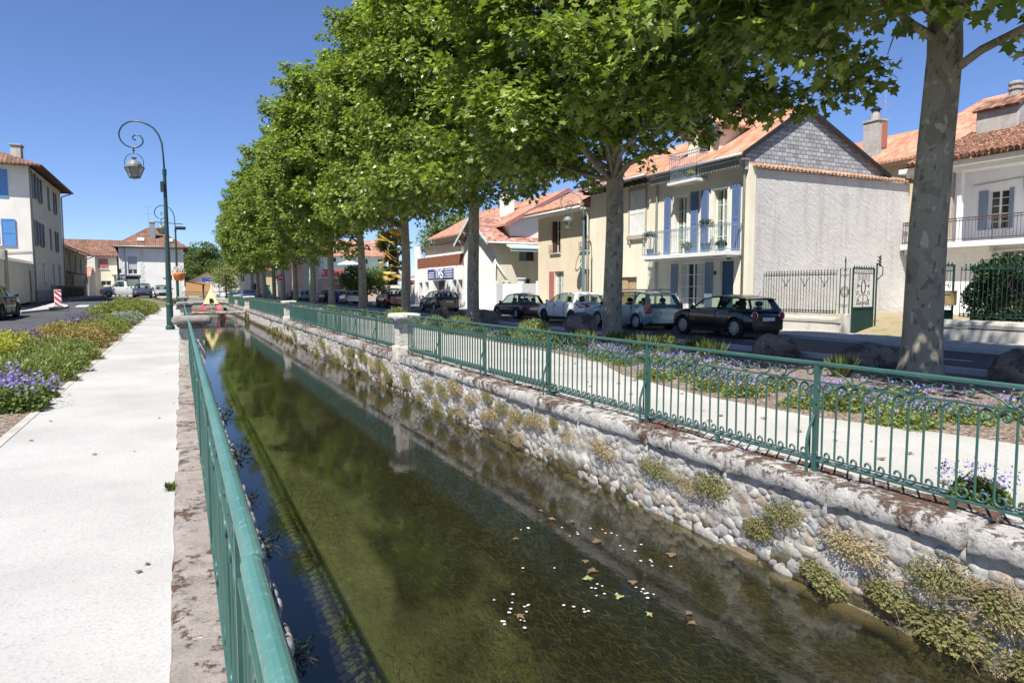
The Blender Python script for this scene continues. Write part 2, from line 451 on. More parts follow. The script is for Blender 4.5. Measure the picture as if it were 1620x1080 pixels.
def cobble():
    m, t, b = nodes('river_cobbles')
    ge = t.nodes.new('ShaderNodeNewGeometry')
    c = ramp(t, ge.outputs['Random Per Island'], [(0, (0.27, 0.26, 0.235)), (0.3, (0.165, 0.17, 0.185)), (0.5, (0.35, 0.33, 0.295)), (0.68, (0.22, 0.225, 0.24)), (0.85, (0.29, 0.21, 0.14)), (1, (0.40, 0.38, 0.34))])
    v = coord(t)
    c = mix(t, ramp(t, noise(t, v, 14, 6, 0.7), [(0.45, g3(0)), (0.75, g3(0.7))]), c, (0.60, 0.58, 0.53))
    t.links.new(c, b.inputs['Base Color']); b.inputs['Roughness'].default_value = 0.8
    bump(t, b, noise(t, v, 40, 5), 0.3, 0.01)
    return m
M['cobble'] = cobble()

def path_mat(name, col, grit=1.0):
    m, t, b = nodes(name)
    v = coord(t)
    c = ramp(t, noise(t, v, 0.5, 6, 0.6), [(0.3, tuple(x * 0.80 for x in col)), (0.65, tuple(x * 1.03 for x in col))])
    sp = ramp(t, noise(t, v, 55, 4, 0.75), [(0.30, g3(0.62)), (0.45, g3(0.93)), (0.6, g3(1.0)), (0.8, g3(1.08))])
    c = mix(t, grit, c, sp, 'MULTIPLY')
    vs = coord(t, scale=(0.15, 1, 1))
    lines = ramp(t, noise(t, vs, 2.2, 5, 0.6), [(0.5, g3(0)), (0.68, g3(0.3))])
    c = mix(t, lines, c, (0.42, 0.41, 0.39))
    deb = ramp(t, noise(t, v, 9, 3, 0.8), [(0.735, g3(0)), (0.76, g3(0.8))])
    c = mix(t, deb, c, (0.36, 0.33, 0.28))
    t.links.new(c, b.inputs['Base Color']); b.inputs['Roughness'].default_value = 0.95; b.inputs['Specular IOR Level'].default_value = 0.1
    bump(t, b, noise(t, v, 90, 5, 0.8), 0.25, 0.01)
    return m
M['path'] = path_mat('pale_path_concrete', (0.43, 0.425, 0.41))
M['pathR'] = path_mat('pale_path_gravel', (0.44, 0.43, 0.40))
M['pave'] = path_mat('pavement_concrete', (0.44, 0.43, 0.41))
M['kerb'] = plain('kerb_stone', (0.46, 0.45, 0.43), 0.9, 0.1, 6, bs=0.2)

def asphalt():
    m, t, b = nodes('asphalt')
    v = coord(t)
    c = ramp(t, noise(t, v, 0.6, 6, 0.65), [(0.3, (0.055, 0.056, 0.062)), (0.7, (0.085, 0.086, 0.092))])
    c = mix(t, 1, c, ramp(t, noise(t, v, 90, 3, 0.8), [(0.3, g3(0.7)), (0.7, g3(1.25))]), 'MULTIPLY')
    p = ramp(t, noise(t, coord(t, scale=(1.4, 0.25, 1)), 0.7, 3), [(0.6, g3(0)), (0.62, g3(0.5))])
    c = mix(t, p, c, (0.05, 0.05, 0.055))
    t.links.new(c, b.inputs['Base Color']); b.inputs['Roughness'].default_value = 0.85; b.inputs['Specular IOR Level'].default_value = 0.3
    bump(t, b, noise(t, v, 120, 4, 0.8), 0.3, 0.01)
    return m
M['asphalt'] = asphalt()
M['marking'] = plain('road_paint', (0.70, 0.70, 0.69), 0.7, 0.1, 12)

def soil():
    m, t, b = nodes('bark_mulch')
    v = coord(t, scale=(1, 1, 1))
    vo = N(t, 'ShaderNodeTexVoronoi'); vo.inputs['Scale'].default_value = 34; vo.feature = 'F1'; t.links.new(v, vo.inputs['Vector'])
    sx = t.nodes.new('ShaderNodeSeparateColor'); t.links.new(vo.outputs['Color'], sx.inputs[0])
    c = ramp(t, sx.outputs[0], [(0, (0.075, 0.05, 0.036)), (0.5, (0.20, 0.145, 0.105)), (0.85, (0.33, 0.26, 0.21)), (1, (0.45, 0.38, 0.32))])
    t.links.new(c, b.inputs['Base Color']); b.inputs['Roughness'].default_value = 0.95
    bump(t, b, math_(t, 'ADD', vo.outputs['Distance'], math_(t, 'MULTIPLY', noise(t, v, 40, 4), 0.4)), 0.9, 0.03)
    return m
M['mulch'] = soil()
def ground_mat():
    m, t, b = nodes('ground')
    v = coord(t)
    c = ramp(t, noise(t, v, 0.25, 6, 0.6), [(0.35, (0.10, 0.11, 0.045)), (0.6, (0.22, 0.19, 0.12)), (0.8, (0.3, 0.26, 0.19))])
    t.links.new(c, b.inputs['Base Color']); b.inputs['Roughness'].default_value = 1
    bump(t, b, noise(t, v, 20, 6, 0.7), 0.6, 0.05)
    return m
M['ground'] = ground_mat()
def drygrass():
    m, t, b = nodes('dry_grass_ground')
    v = coord(t)
    c = ramp(t, noise(t, v, 2.0, 8, 0.7), [(0.3, (0.34, 0.27, 0.17)), (0.5, (0.42, 0.34, 0.21)), (0.62, (0.24, 0.25, 0.09)), (0.8, (0.17, 0.21, 0.06))])
    t.links.new(c, b.inputs['Base Color']); b.inputs['Roughness'].default_value = 1
    bump(t, b, noise(t, v, 30, 6, 0.8), 1.0, 0.06)
    return m
M['drygrass'] = drygrass()

def water():
    m = bpy.data.materials.new('canal_water'); m.use_nodes = True
    t = m.node_tree; t.nodes.clear()
    out = t.nodes.new('ShaderNodeOutputMaterial')
    v = coord(t, scale=(1.0, 0.55, 1))
    h = math_(t, 'ADD', noise(t, v, 5.0, 5, 0.55, 0.6), math_(t, 'MULTIPLY', noise(t, coord(t, scale=(1.3, 0.8, 1)), 22, 3, 0.6), 0.16))
    calm = ramp(t, noise(t, coord(t, scale=(0.6, 0.15, 1)), 0.9, 2), [(0.35, g3(0.35)), (0.65, g3(1))])
    bn = t.nodes.new('ShaderNodeBump'); bn.inputs['Distance'].default_value = 0.03
    t.links.new(h, bn.inputs['Height']); t.links.new(math_(t, 'MULTIPLY', calm, 0.085), bn.inputs['Strength'])
    fr = t.nodes.new('ShaderNodeFresnel'); fr.inputs[0].default_value = 1.7; t.links.new(bn.outputs[0], fr.inputs['Normal'])
    gl = t.nodes.new('ShaderNodeBsdfGlossy'); gl.inputs['Roughness'].default_value = 0.035; t.links.new(bn.outputs[0], gl.inputs['Normal'])
    tr = t.nodes.new('ShaderNodeBsdfTransparent'); tr.inputs[0].default_value = (0.78, 0.80, 0.62, 1)
    df = t.nodes.new('ShaderNodeBsdfDiffuse'); df.inputs[0].default_value = (0.085, 0.088, 0.058, 1)
    m1 = t.nodes.new('ShaderNodeMixShader'); m1.inputs[0].default_value = 0.10
    t.links.new(tr.outputs[0], m1.inputs[1]); t.links.new(df.outputs[0], m1.inputs[2])
    m2 = t.nodes.new('ShaderNodeMixShader')
    t.links.new(fr.outputs[0], m2.inputs[0]); t.links.new(m1.outputs[0], m2.inputs[1]); t.links.new(gl.outputs[0], m2.inputs[2])
    t.links.new(m2.outputs[0], out.inputs[0])
    return m
M['water'] = water()
def bed():
    m, t, b = nodes('canal_bed_weed')
    v = coord(t, scale=(1, 0.42, 1))
    v2 = coord(t, scale=(1, 0.7, 1))
    sxb = t.nodes.new('ShaderNodeSeparateXYZ'); t.links.new(coord(t), sxb.inputs[0])
    big = ramp(t, math_(t, 'ADD', noise(t, v, 0.55, 3, 0.5, 0.9), math_(t, 'MULTIPLY', math_(t, 'SUBTRACT', sxb.outputs[0], 2.1), 0.16)), [(0.42, g3(0)), (0.52, g3(1))])  # weed mask, fading leftwards to leave the painted sunlit strip pale
    tuft = noise(t, v2, 9, 8, 0.75, 0.6)
    weed = ramp(t, tuft, [(0.3, (0.006, 0.005, 0.002)), (0.5, (0.028, 0.022, 0.01)), (0.62, (0.055, 0.05, 0.016)), (0.8, (0.12, 0.09, 0.042))])
    sunlit_silt = ramp(t, noise(t, v, 3.0, 6, 0.6), [(0.3, (0.16, 0.165, 0.10)), (0.7, (0.28, 0.28, 0.175))])  # silt tone, kept pale to paint in a band of sunlit murky water
    c = mix(t, big, sunlit_silt, weed)
    t.links.new(c, b.inputs['Base Color']); b.inputs['Roughness'].default_value = 1; b.inputs['Specular IOR Level'].default_value = 0
    bump(t, b, tuft, 1.0, 0.25)
    return m
M['bed'] = bed()

def leaf_mat(name, cols, trans=0.35, rough=0.42, big=0.35, tcol=None):
    m = bpy.data.materials.new(name); m.use_nodes = True
    t = m.node_tree; b = t.nodes['Principled BSDF']; out = t.nodes['Material Output']
    ge = t.nodes.new('ShaderNodeNewGeometry')
    n = len(cols)
    c = ramp(t, ge.outputs['Random Per Island'], [(i / (n - 1), k) for i, k in enumerate(cols)])
    bigv = ramp(t, noise(t, coord(t), 1.0, 4, 0.6), [(0.33, g3(1 - big)), (0.67, g3(1 + big * 0.6))])
    c = mix(t, 1, c, bigv, 'MULTIPLY')
    t.links.new(c, b.inputs['Base Color']); b.inputs['Roughness'].default_value = rough; b.inputs['Specular IOR Level'].default_value = 0.35
    tr = t.nodes.new('ShaderNodeBsdfTranslucent')
    t.links.new(mix(t, 1, c, tcol or (1.5, 1.6, 0.55), 'MULTIPLY'), tr.inputs[0])
    ms = t.nodes.new('ShaderNodeMixShader'); ms.inputs[0].default_value = trans
    t.links.new(b.outputs[0], ms.inputs[1]); t.links.new(tr.outputs[0], ms.inputs[2]); t.links.new(ms.outputs[0], out.inputs[0])
    return m
M['plane'] = leaf_mat('plane_leaves', [(0.075, 0.13, 0.02), (0.135, 0.205, 0.038), (0.21, 0.28, 0.065), (0.36, 0.40, 0.13)], 0.36, 0.32, 0.5)
M['farleaf'] = leaf_mat('far_leaves', [(0.07, 0.115, 0.03), (0.10, 0.15, 0.04), (0.14, 0.19, 0.055)], 0.35, 0.6)
M['hedge'] = leaf_mat('hedge_leaves', [(0.012, 0.026, 0.010), (0.022, 0.045, 0.014), (0.05, 0.085, 0.025)], 0.15, 0.35)
M['green'] = leaf_mat('fresh_leaves', [(0.09, 0.14, 0.03), (0.14, 0.19, 0.05), (0.20, 0.25, 0.08)], 0.3, 0.5)
M['grassy'] = leaf_mat('grassy_leaves', [(0.13, 0.18, 0.05), (0.21, 0.26, 0.08), (0.31, 0.32, 0.13)], 0.3, 0.5)
M['lime'] = leaf_mat('lime_leaves', [(0.22, 0.26, 0.035), (0.36, 0.36, 0.05), (0.48, 0.44, 0.08)], 0.3, 0.5)
M['rusty'] = leaf_mat('orange_leaves', [(0.22, 0.19, 0.06), (0.33, 0.22, 0.08), (0.26, 0.26, 0.08), (0.42, 0.28, 0.13)], 0.25, 0.6)
M['bronze'] = leaf_mat('purple_leaves', [(0.03, 0.012, 0.03), (0.06, 0.025, 0.055), (0.10, 0.05, 0.08)], 0.2, 0.5, tcol=(1.2, 0.8, 1.2))
M['silver'] = leaf_mat('silver_leaves', [(0.26, 0.31, 0.22), (0.34, 0.40, 0.30), (0.42, 0.46, 0.36)], 0.2, 0.7, tcol=(1, 1, 0.8))
M['wallgreen'] = leaf_mat('wall_herb_leaves', [(0.16, 0.17, 0.05), (0.23, 0.22, 0.08), (0.31, 0.27, 0.12), (0.14, 0.18, 0.05)], 0.25, 0.7)
M['weed'] = leaf_mat('submerged_weed', [(0.028, 0.022, 0.010), (0.05, 0.04, 0.017), (0.085, 0.068, 0.032), (0.055, 0.058, 0.02)], 0.1, 0.9, 0.5)
M['walldry'] = leaf_mat('wall_dry_leaves', [(0.36, 0.25, 0.14), (0.44, 0.33, 0.20), (0.30, 0.28, 0.13), (0.50, 0.39, 0.27)], 0.2, 0.8)
M['violet'] = leaf_mat('violet_petals', [(0.22, 0.17, 0.48), (0.32, 0.25, 0.58), (0.42, 0.34, 0.66)], 0.25, 0.6, 0.1, (1, 1, 1.1))
M['purplespike'] = leaf_mat('purple_spikes', [(0.10, 0.05, 0.16), (0.15, 0.08, 0.24)], 0.2, 0.7, 0.1, (1, 1, 1))
M['whitepetal'] = leaf_mat('white_petals', [(0.75, 0.75, 0.70), (0.8, 0.8, 0.78)], 0.2, 0.7, 0.05, (1, 1, 1))
M['deadleaf'] = leaf_mat('fallen_leaves', [(0.20, 0.12, 0.06), (0.26, 0.19, 0.09), (0.16, 0.10, 0.06), (0.22, 0.22, 0.08)], 0.2, 0.6, 0.05, (1.2, 1, 0.6))
M['palmg'] = leaf_mat('palm_fronds', [(0.05, 0.07, 0.02), (0.09, 0.11, 0.03)], 0.2, 0.5)
M['palmy'] = leaf_mat('dry_palm_fronds', [(0.50, 0.34, 0.08), (0.60, 0.45, 0.14), (0.38, 0.25, 0.08)], 0.2, 0.6, 0.1, (1.2, 1, 0.6))

def bark():
    m, t, b = nodes('plane_bark')
    oi = t.nodes.new('ShaderNodeObjectInfo')
    tc = t.nodes.new('ShaderNodeTexCoord')
    va = t.nodes.new('ShaderNodeVectorMath'); va.operation = 'ADD'
    t.links.new(tc.outputs['Object'], va.inputs[0]); t.links.new(oi.outputs['Location'], va.inputs[1])
    mp = t.nodes.new('ShaderNodeMapping'); mp.inputs['Scale'].default_value = (1, 1, 0.55); t.links.new(va.outputs[0], mp.inputs[0])
    v = mp.outputs[0]
    c = ramp(t, noise(t, v, 1.6, 4), [(0.3, (0.225, 0.205, 0.15)), (0.7, (0.30, 0.275, 0.21))])
    p1 = ramp(t, noise(t, v, 4.2, 3, 0.45, 0.6), [(0.56, g3(0)), (0.60, g3(0.65))])
    c = mix(t, p1, c, (0.175, 0.155, 0.125))
    p2 = ramp(t, noise(t, mp.outputs[0], 7.5, 2, 0.4, 0.5), [(0.645, g3(0)), (0.68, g3(0.8))])
    c = mix(t, p2, c, (0.42, 0.39, 0.315))
    p3 = ramp(t, noise(t, v, 9, 3, 0.5, 0.3), [(0.62, g3(0)), (0.64, g3(0.8))])
    c = mix(t, p3, c, (0.11, 0.10, 0.08))
    c = mix(t, 1, c, ramp(t, noise(t, v, 45, 4), [(0.3, g3(0.85)), (0.7, g3(1.1))]), 'MULTIPLY')
    t.links.new(c, b.inputs['Base Color']); b.inputs['Roughness'].default_value = 0.85; b.inputs['Specular IOR Level'].default_value = 0.2
    bump(t, b, math_(t, 'ADD', p1, math_(t, 'MULTIPLY', noise(t, v, 30, 5), 0.5)), 0.45, 0.015)
    return m
M['bark'] = bark()
M['twig'] = plain('twig', (0.12, 0.095, 0.065), 0.9, 0.2)
M['stem'] = plain('green_stem', (0.12, 0.15, 0.05), 0.8, 0.2)

def fence_paint():
    m, t, b = nodes('fence_paint')
    v = coord(t)
    c = ramp(t, noise(t, v, 3, 5), [(0.3, (0.028, 0.082, 0.066)), (0.7, (0.046, 0.115, 0.094))])
    d = ramp(t, noise(t, v, 14, 6, 0.7), [(0.6, g3(0)), (0.75, g3(0.6))])
    c = mix(t, d, c, (0.10, 0.19, 0.16))
    c = mix(t, ramp(t, noise(t, v, 22, 6, 0.75), [(0.66, g3(0)), (0.72, g3(0.8))]), c, (0.11, 0.06, 0.035))
    t.links.new(c, b.inputs['Base Color']); b.inputs['Roughness'].default_value = 0.42; b.inputs['Specular IOR Level'].default_value = 0.5
    bump(t, b, noise(t, v, 60, 4), 0.15, 0.004)
    return m
M['fence'] = fence_paint()
def handrail_paint():
    m, t, b = nodes('handrail_paint')
    v = coord(t, scale=(1, 0.25, 1))
    c = ramp(t, noise(t, v, 9, 6, 0.6), [(0.3, (0.05, 0.145, 0.128)), (0.7, (0.08, 0.19, 0.168))])
    d = ramp(t, noise(t, coord(t), 30, 6, 0.75), [(0.55, g3(0)), (0.66, g3(0.6))])
    c = mix(t, d, c, (0.20, 0.33, 0.30))
    t.links.new(c, b.inputs['Base Color']); b.inputs['Roughness'].default_value = 0.36; b.inputs['Specular IOR Level'].default_value = 0.5
    bump(t, b, noise(t, coord(t), 80, 4), 0.12, 0.004)
    return m
M['handrail'] = handrail_paint()

def glass(name, tint=(0.03, 0.035, 0.04), see=0.0, rough=0.03):
    m = bpy.data.materials.new(name); m.use_nodes = True
    t = m.node_tree; b = t.nodes['Principled BSDF']; out = t.nodes['Material Output']
    b.inputs['Base Color'].default_value = (*tint, 1); b.inputs['Roughness'].default_value = rough; b.inputs['Specular IOR Level'].default_value = 0.6
    if see:
        tr = t.nodes.new('ShaderNodeBsdfTransparent'); tr.inputs[0].default_value = (0.75, 0.85, 0.8, 1)
        gl = t.nodes.new('ShaderNodeBsdfGlossy'); gl.inputs['Roughness'].default_value = rough
        fr = t.nodes.new('ShaderNodeFresnel'); fr.inputs[0].default_value = 1.5
        m1 = t.nodes.new('ShaderNodeMixShader'); m1.inputs[0].default_value = see
        t.links.new(b.outputs[0], m1.inputs[1]); t.links.new(tr.outputs[0], m1.inputs[2])
        m2 = t.nodes.new('ShaderNodeMixShader'); ge = t.nodes.new('ShaderNodeNewGeometry'); t.links.new(math_(t, 'MULTIPLY', fr.outputs[0], math_(t, 'SUBTRACT', 1.0, ge.outputs['Backfacing'])), m2.inputs[0]); t.links.new(m1.outputs[0], m2.inputs[1]); t.links.new(gl.outputs[0], m2.inputs[2])
        t.links.new(m2.outputs[0], out.inputs[0])
    return m
M['glass'] = glass('window_glass')
M['carglass'] = glass('car_glass', see=0.85)
M['lampglass'] = glass('lantern_glass', (0.35, 0.33, 0.30), 0.35, 0.15)
def paint(name, col, metal=0.2, rough=0.28):
    m, t, b = nodes(name)
    b.inputs['Base Color'].default_value = (*col, 1); b.inputs['Metallic'].default_value = metal; b.inputs['Roughness'].default_value = rough
    b.inputs['Coat Weight'].default_value = 0.8; b.inputs['Coat Roughness'].default_value = 0.03
    d = ramp(t, noise(t, coord(t), 3, 6, 0.7), [(0.4, tuple(c * 0.92 for c in col)), (0.7, tuple(min(1, c * 1.06 + 0.004) for c in col))])
    t.links.new(d, b.inputs['Base Color'])
    return m
M['tyre'] = plain('tyre_rubber', (0.022, 0.022, 0.024), 0.85, 0.15)
M['rim'] = plain('alloy_rim', (0.55, 0.56, 0.58), 0.3, 0.05, metal=0.8)
M['rimdark'] = plain('dark_rim', (0.10, 0.10, 0.11), 0.35, 0.05, metal=0.6)
M['blacktrim'] = plain('black_plastic', (0.02, 0.02, 0.021), 0.55, 0.1)
M['taillight'] = plain('tail_lamp', (0.42, 0.015, 0.02), 0.15, 0.05, spec=0.7)
M['plate'] = plain('number_plate', (0.68, 0.68, 0.66), 0.5, 0.05, 30)
M['chrome'] = plain('chrome', (0.7, 0.7, 0.72), 0.12, 0.03, metal=1.0)
M['headlamp'] = glass('headlamp_glass', (0.5, 0.52, 0.55), 0, 0.05)
# ---------------------------------------------------------------- the setting
def smooth01(a, b, x):
    u = max(0, min(1, (x - a) / (b - a))); return u * u * (3 - 2 * u)
def zl(y): return 0.7 * smooth01(24, 66, y)
def gz(x, y):
    if x > 0.4: return 0.0
    k = smooth01(-1.85, -4.2, x)
    if y > 62: k = max(k, smooth01(62, 80, y) * smooth01(-0.3, -3, x))
    return zl(y) * k
XW0, XW1 = 0.42, 4.805                    # canal wall faces
WZ = -0.95

def sheet(name, xs, ys, dz, mat, zf=gz, kind='structure', skirt=0, parent=None):
    mb = MB()
    n = len(xs)
    vs = [(x, y, zf(x, y) + dz) for y in ys for x in xs]
    mb.add(vs, [(j * n + i, j * n + i + 1, (j + 1) * n + i + 1, (j + 1) * n + i) for j in range(len(ys) - 1) for i in range(n - 1)])
    if skirt:
        for j in range(len(ys) - 1):
            for x in (xs[0], xs[-1]):
                a, b_ = (x, ys[j], zf(x, ys[j]) + dz), (x, ys[j + 1], zf(x, ys[j + 1]) + dz)
                q = [a, b_, (b_[0], b_[1], b_[2] - skirt), (a[0], a[1], a[2] - skirt)]
                mb.poly(q if x == xs[0] else q[::-1])
        for y in (ys[0], ys[-1]):
            for i in range(n - 1):
                a, b_ = (xs[i], y, zf(xs[i], y) + dz), (xs[i + 1], y, zf(xs[i + 1], y) + dz)
                mb.poly([a, b_, (b_[0], b_[1], b_[2] - skirt), (a[0], a[1], a[2] - skirt)])
    o = mb.build(name, mat, parent)
    o['kind'] = kind
    return o
def lin(a, b, n): return [a + (b - a) * i / n for i in range(n + 1)]

YS = [-60, -20, -8, 0, 8, 16] + lin(24, 80, 14) + [100, 140, 143, 220, 400, 1200]
mb = MB()
xl = [-900, -120, -40, -20, -12, -9, -7.6, -6.5, -5.4, -4.2, -3.6, -3.0, -2.4, -1.85, -0.6, -0.02]
def strip(xs, ys, zf):
    n = len(xs)
    mb.add([(x, y, zf(x, y) - 0.02) for y in ys for x in xs], [(j * n + i, j * n + i + 1, (j + 1) * n + i + 1, (j + 1) * n + i) for j in range(len(ys) - 1) for i in range(n - 1)])
strip(xl, YS, gz)
strip([5.2, 9, 20, 40, 120, 900], YS, lambda x, y: 0.0)
strip([-0.02, 2.5, 5.2], [143, 220, 400, 1200], lambda x, y: 0.0)
o = mb.build('ground', M['ground']); o['kind'] = 'structure'

sheet('path', lin(-1.7, -0.06, 2), [-6, 0, 8, 16] + lin(24, 74, 12), -0.004, M['path'], zf=lambda x, y: 0.0)
sheet('path_edging', [-1.80, -1.70], [-6, 0, 8, 16] + lin(24, 62, 10), 0.0, M['concrete'], zf=lambda x, y: 0.002)
sheet('flower_bed', [-4.2, -3.6, -3.0, -2.4, -1.8], [-6, 0, 8, 16] + lin(24, 62, 12), 0.0, M['mulch'])
sheet('kerb', [-4.36, -4.2], [-6, 0, 8, 16] + lin(24, 66, 12), 0.06, M['kerb'], skirt=0.1)
sheet('road', [-9.3, -7.6, -6, -4.36], [-20, 0, 8, 16] + lin(24, 90, 16), 0.004, M['asphalt'])
sheet('road_crossing', [-14, -9.3, -6, -3, -0.3], [86, 90, 94.5], 0.009, M['asphalt'])
sheet('pavement', [-10.6, -9.2], [-20, 0, 8, 16] + lin(24, 94, 16), 0.11, M['pave'], skirt=0.15)
def bulge():
    pts = [(-9.2, 43.2), (-7.5, 43.2), (-6.35, 46.5), (-6.1, 48.5), (-6.35, 50.5), (-7.6, 55), (-7.8, 60), (-7.9, 92), (-9.2, 92)]
    mb = MB()
    top = [(x, y, zl(y) + 0.12) for x, y in pts]
    mb.poly(top)
    for i in range(len(top)):
        a, b_ = top[i], top[(i + 1) % len(top)]
        mb.poly([a, (a[0], a[1], a[2] - 0.2), (b_[0], b_[1], b_[2] - 0.2), b_])
    o = mb.build('pavement', M['pave']); o['kind'] = 'structure'
bulge()
mb = MB()
for x0, x1, y in ((-5.95, -5.35, 50.2), (-4.95, -4.45, 50.2)):
    mb.poly([(x0, y, zl(y) + 0.014), (x1, y, zl(y) + 0.014), (x1, y + 2.2, zl(y + 2.2) + 0.014), (x0, y + 2.2, zl(y + 2.2) + 0.014)])
o = mb.build('road_marking', M['marking']); o['kind'] = 'structure'

# right bank
rp = [(-6, 8.2), (2, 8.1), (4.5, 7.7), (6, 7.15), (8, 7.05), (10.5, 7.4), (12.5, 8.2), (16, 8.5), (22, 8.6), (60, 8.8), (140, 9)]
mb = MB()
mb.add([(x, y, -0.008) for y, xe in rp for x in (5.2, xe)], [(2 * i, 2 * i + 1, 2 * i + 3, 2 * i + 2) for i in range(len(rp) - 1)])
o = mb.build('path', M['pathR']); o['kind'] = 'structure'
sheet('flower_bed', [6.9, 10, 13.3], [-6, 10, 30, 60, 140], 0, M['mulch'], zf=lambda x, y: -0.013)
sheet('kerb', [13.3, 13.48], [-10, 10, 30, 60, 140], 0.1, M['kerb'], zf=lambda x, y: 0, skirt=0.12)
sheet('road', [13.48, 17.9], [-30, 10, 30, 60, 150, 300], 0.002, M['asphalt'], zf=lambda x, y: 0)
sheet('kerb', [17.9, 18.06], [-10, 10, 30, 60, 140], 0.115, M['kerb'], zf=lambda x, y: 0, skirt=0.14)
sheet('pavement', [18.06, 20.42], [-10, 10, 30, 60, 140], 0.11, M['pave'], zf=lambda x, y: 0, skirt=0.14)
mb = MB()
for y in lin(-8, 140, 26):
    mb.poly([(15.66, y, 0.007), (15.76, y, 0.007), (15.76, y + 1.1, 0.007), (15.66, y + 1.1, 0.007)])
o = mb.build('road_marking', M['marking']); o['kind'] = 'structure'
# villa garden
sheet('garden_ground', lin(20.66, 40, 8), lin(2, 20.5, 9), 0.1, M['drygrass'], zf=lambda x, y: 0.42 * smooth01(20.8, 24, x) + 0.04 * mnoise.noise((x, y, 0)))

# canal: bed and water
mb = MB()
ys = lin(-8, 143, 150)
xs = lin(0.2, 5.1, 10)
mb.add([(x, y, -1.42 + 0.12 * mnoise.noise((x * 0.9, y * 0.5, 1.7)) + 0.05 * mnoise.noise((x * 3, y * 2, 4))) for y in ys for x in xs],
       [(j * 11 + i, j * 11 + i + 1, (j + 1) * 11 + i + 1, (j + 1) * 11 + i) for j in range(150) for i in range(10)])
o = mb.build('canal_bed', M['bed'], smooth=True); o['kind'] = 'structure'
mb = MB(); mb.poly([(0.2, -8, WZ), (5.1, -8, WZ), (5.1, 143, WZ), (0.2, 143, WZ)])
o = mb.build('canal_water', M['water']); o['kind'] = 'structure'

# ---------------------------------------------------------------- canal walls
def pebbles(mb, face_x, sgn, y0, y1, z0, z1, n, seed, rmin=0.035, rmax=0.085, batter=0.0, sink=0.42):
    q = random.Random(seed)
    placed = []
    for _ in range(n * 4):
        if len(placed) >= n: break
        y, z = q.uniform(y0, y1), q.uniform(z0, z1)
        if mnoise.noise((y * 0.55, z * 1.4, seed)) < -0.18: continue
        r = q.uniform(rmin, rmax) * (1.0 if q.random() > 0.12 else 1.5)
        if any((y - a) ** 2 + (z - b) ** 2 < ((r + c) * 0.86) ** 2 for a, b, c in placed[-140:]): continue
        placed.append((y, z, r))
        ry, rz_ = r * q.uniform(0.9, 1.45), r * q.uniform(0.7, 1.0)
        rot = q.uniform(-0.6, 0.6)
        cs, sn = math.cos(rot), math.sin(rot)
        x = face_x + batter * (z1 - z)
        vs, fs = [], []
        nr, ns = 4, 9
        for i in range(nr + 1):
            a = i / nr * math.pi / 2
            for k in range(ns):
                t_ = 2 * math.pi * k / ns
                u, v_ = math.cos(t_) * math.cos(a) * ry, math.sin(t_) * math.cos(a) * rz_
                d = math.sin(a) * r * 0.52 - sink * r * .8
                u *= 1 + 0.12 * mnoise.noise((y * 9 + k, z * 7, 0)); 
                vs.append((x - sgn * d * -1 if False else x + sgn * d, y + u * cs - v_ * sn, z + u * sn + v_ * cs))
        for i in range(nr):
            for k in range(ns):
                f = (i * ns + k, i * ns + (k + 1) % ns, (i + 1) * ns + (k + 1) % ns, (i + 1) * ns + k)
                fs.append(f if sgn < 0 else f[::-1])
        mb.add(vs, fs)

def wallface(mb, x0, sgn, y0, y1, z0, z1, step, batter, back):
    ny, nz = max(2, int((y1 - y0) / step)), max(2, int((z1 - z0) / step))
    vs = []
    for j in range(nz + 1):
        for i in range(ny + 1):
            y, z = y0 + (y1 - y0) * i / ny, z0 + (z1 - z0) * j / nz
            d = 0.022 * mnoise.noise((y * 3, z * 3, 2)) + 0.018 * mnoise.noise((y * 9, z * 9, 5))
            vs.append((x0 + batter * (z1 - z) + sgn * d, y, z))
    fs = [(j * (ny + 1) + i, j * (ny + 1) + i + 1, (j + 1) * (ny + 1) + i + 1, (j + 1) * (ny + 1) + i) for j in range(nz) for i in range(ny)]
    mb.add(vs, fs if sgn > 0 else [f[::-1] for f in fs])

def coping(mb, x0, x1, y0, y1, z0, z1, seed, lo=0.8, hi=1.5, skip=()):
    q = random.Random(seed)
    y = y0
    while y < y1:
        L = min(q.uniform(lo, hi), y1 - y)
        near = y < 14
        dx = q.uniform(-0.012, 0.012); dz = q.uniform(-0.008, 0.008)
        mb.rough(x0 + dx, x1 + dx, y + 0.008, y + L - 0.008, z0, z1 + dz, 8 if near else 3, max(3, int(L * (14 if near else 3))), 4 if near else 2, 0.012, 3.2, rnd_edge=0.022)
        y += L

t = thing('canal_wall', 'cobbled rubble canal wall overgrown with dry herbs under a lichened coping', 'canal wall', (4.9, 16, WZ))
mb = MB()
wallface(mb, XW1 - 0.035, -1, -7, 26, -1.6, -0.17, 0.09, 0.05, 0)
wallface(mb, XW1 - 0.02, -1, 26, 143, -1.6, -0.17, 0.35, 0.05, 0)
mb.build('rubble_face', M['mortar'], t, smooth=True)
mb = MB(); pebbles(mb, XW1 - 0.03, -1, -1, 15, -0.98, -0.22, 1700, 3, 0.035, 0.10, batter=0.05); pebbles(mb, XW1 - 0.03, -1, 15, 34, -0.98, -0.22, 1000, 5, batter=0.05)
mb.build('cobbles', M['cobble'], t, smooth=True)
for a, b_, sd in ((-6.5, 16.1, 11), (16.9, 143, 12)):
    mb = MB(); coping(mb, 4.72, 5.26, a, b_, -0.18, 0.0, sd); mb.build('coping', M['copingR'], t, smooth=True)
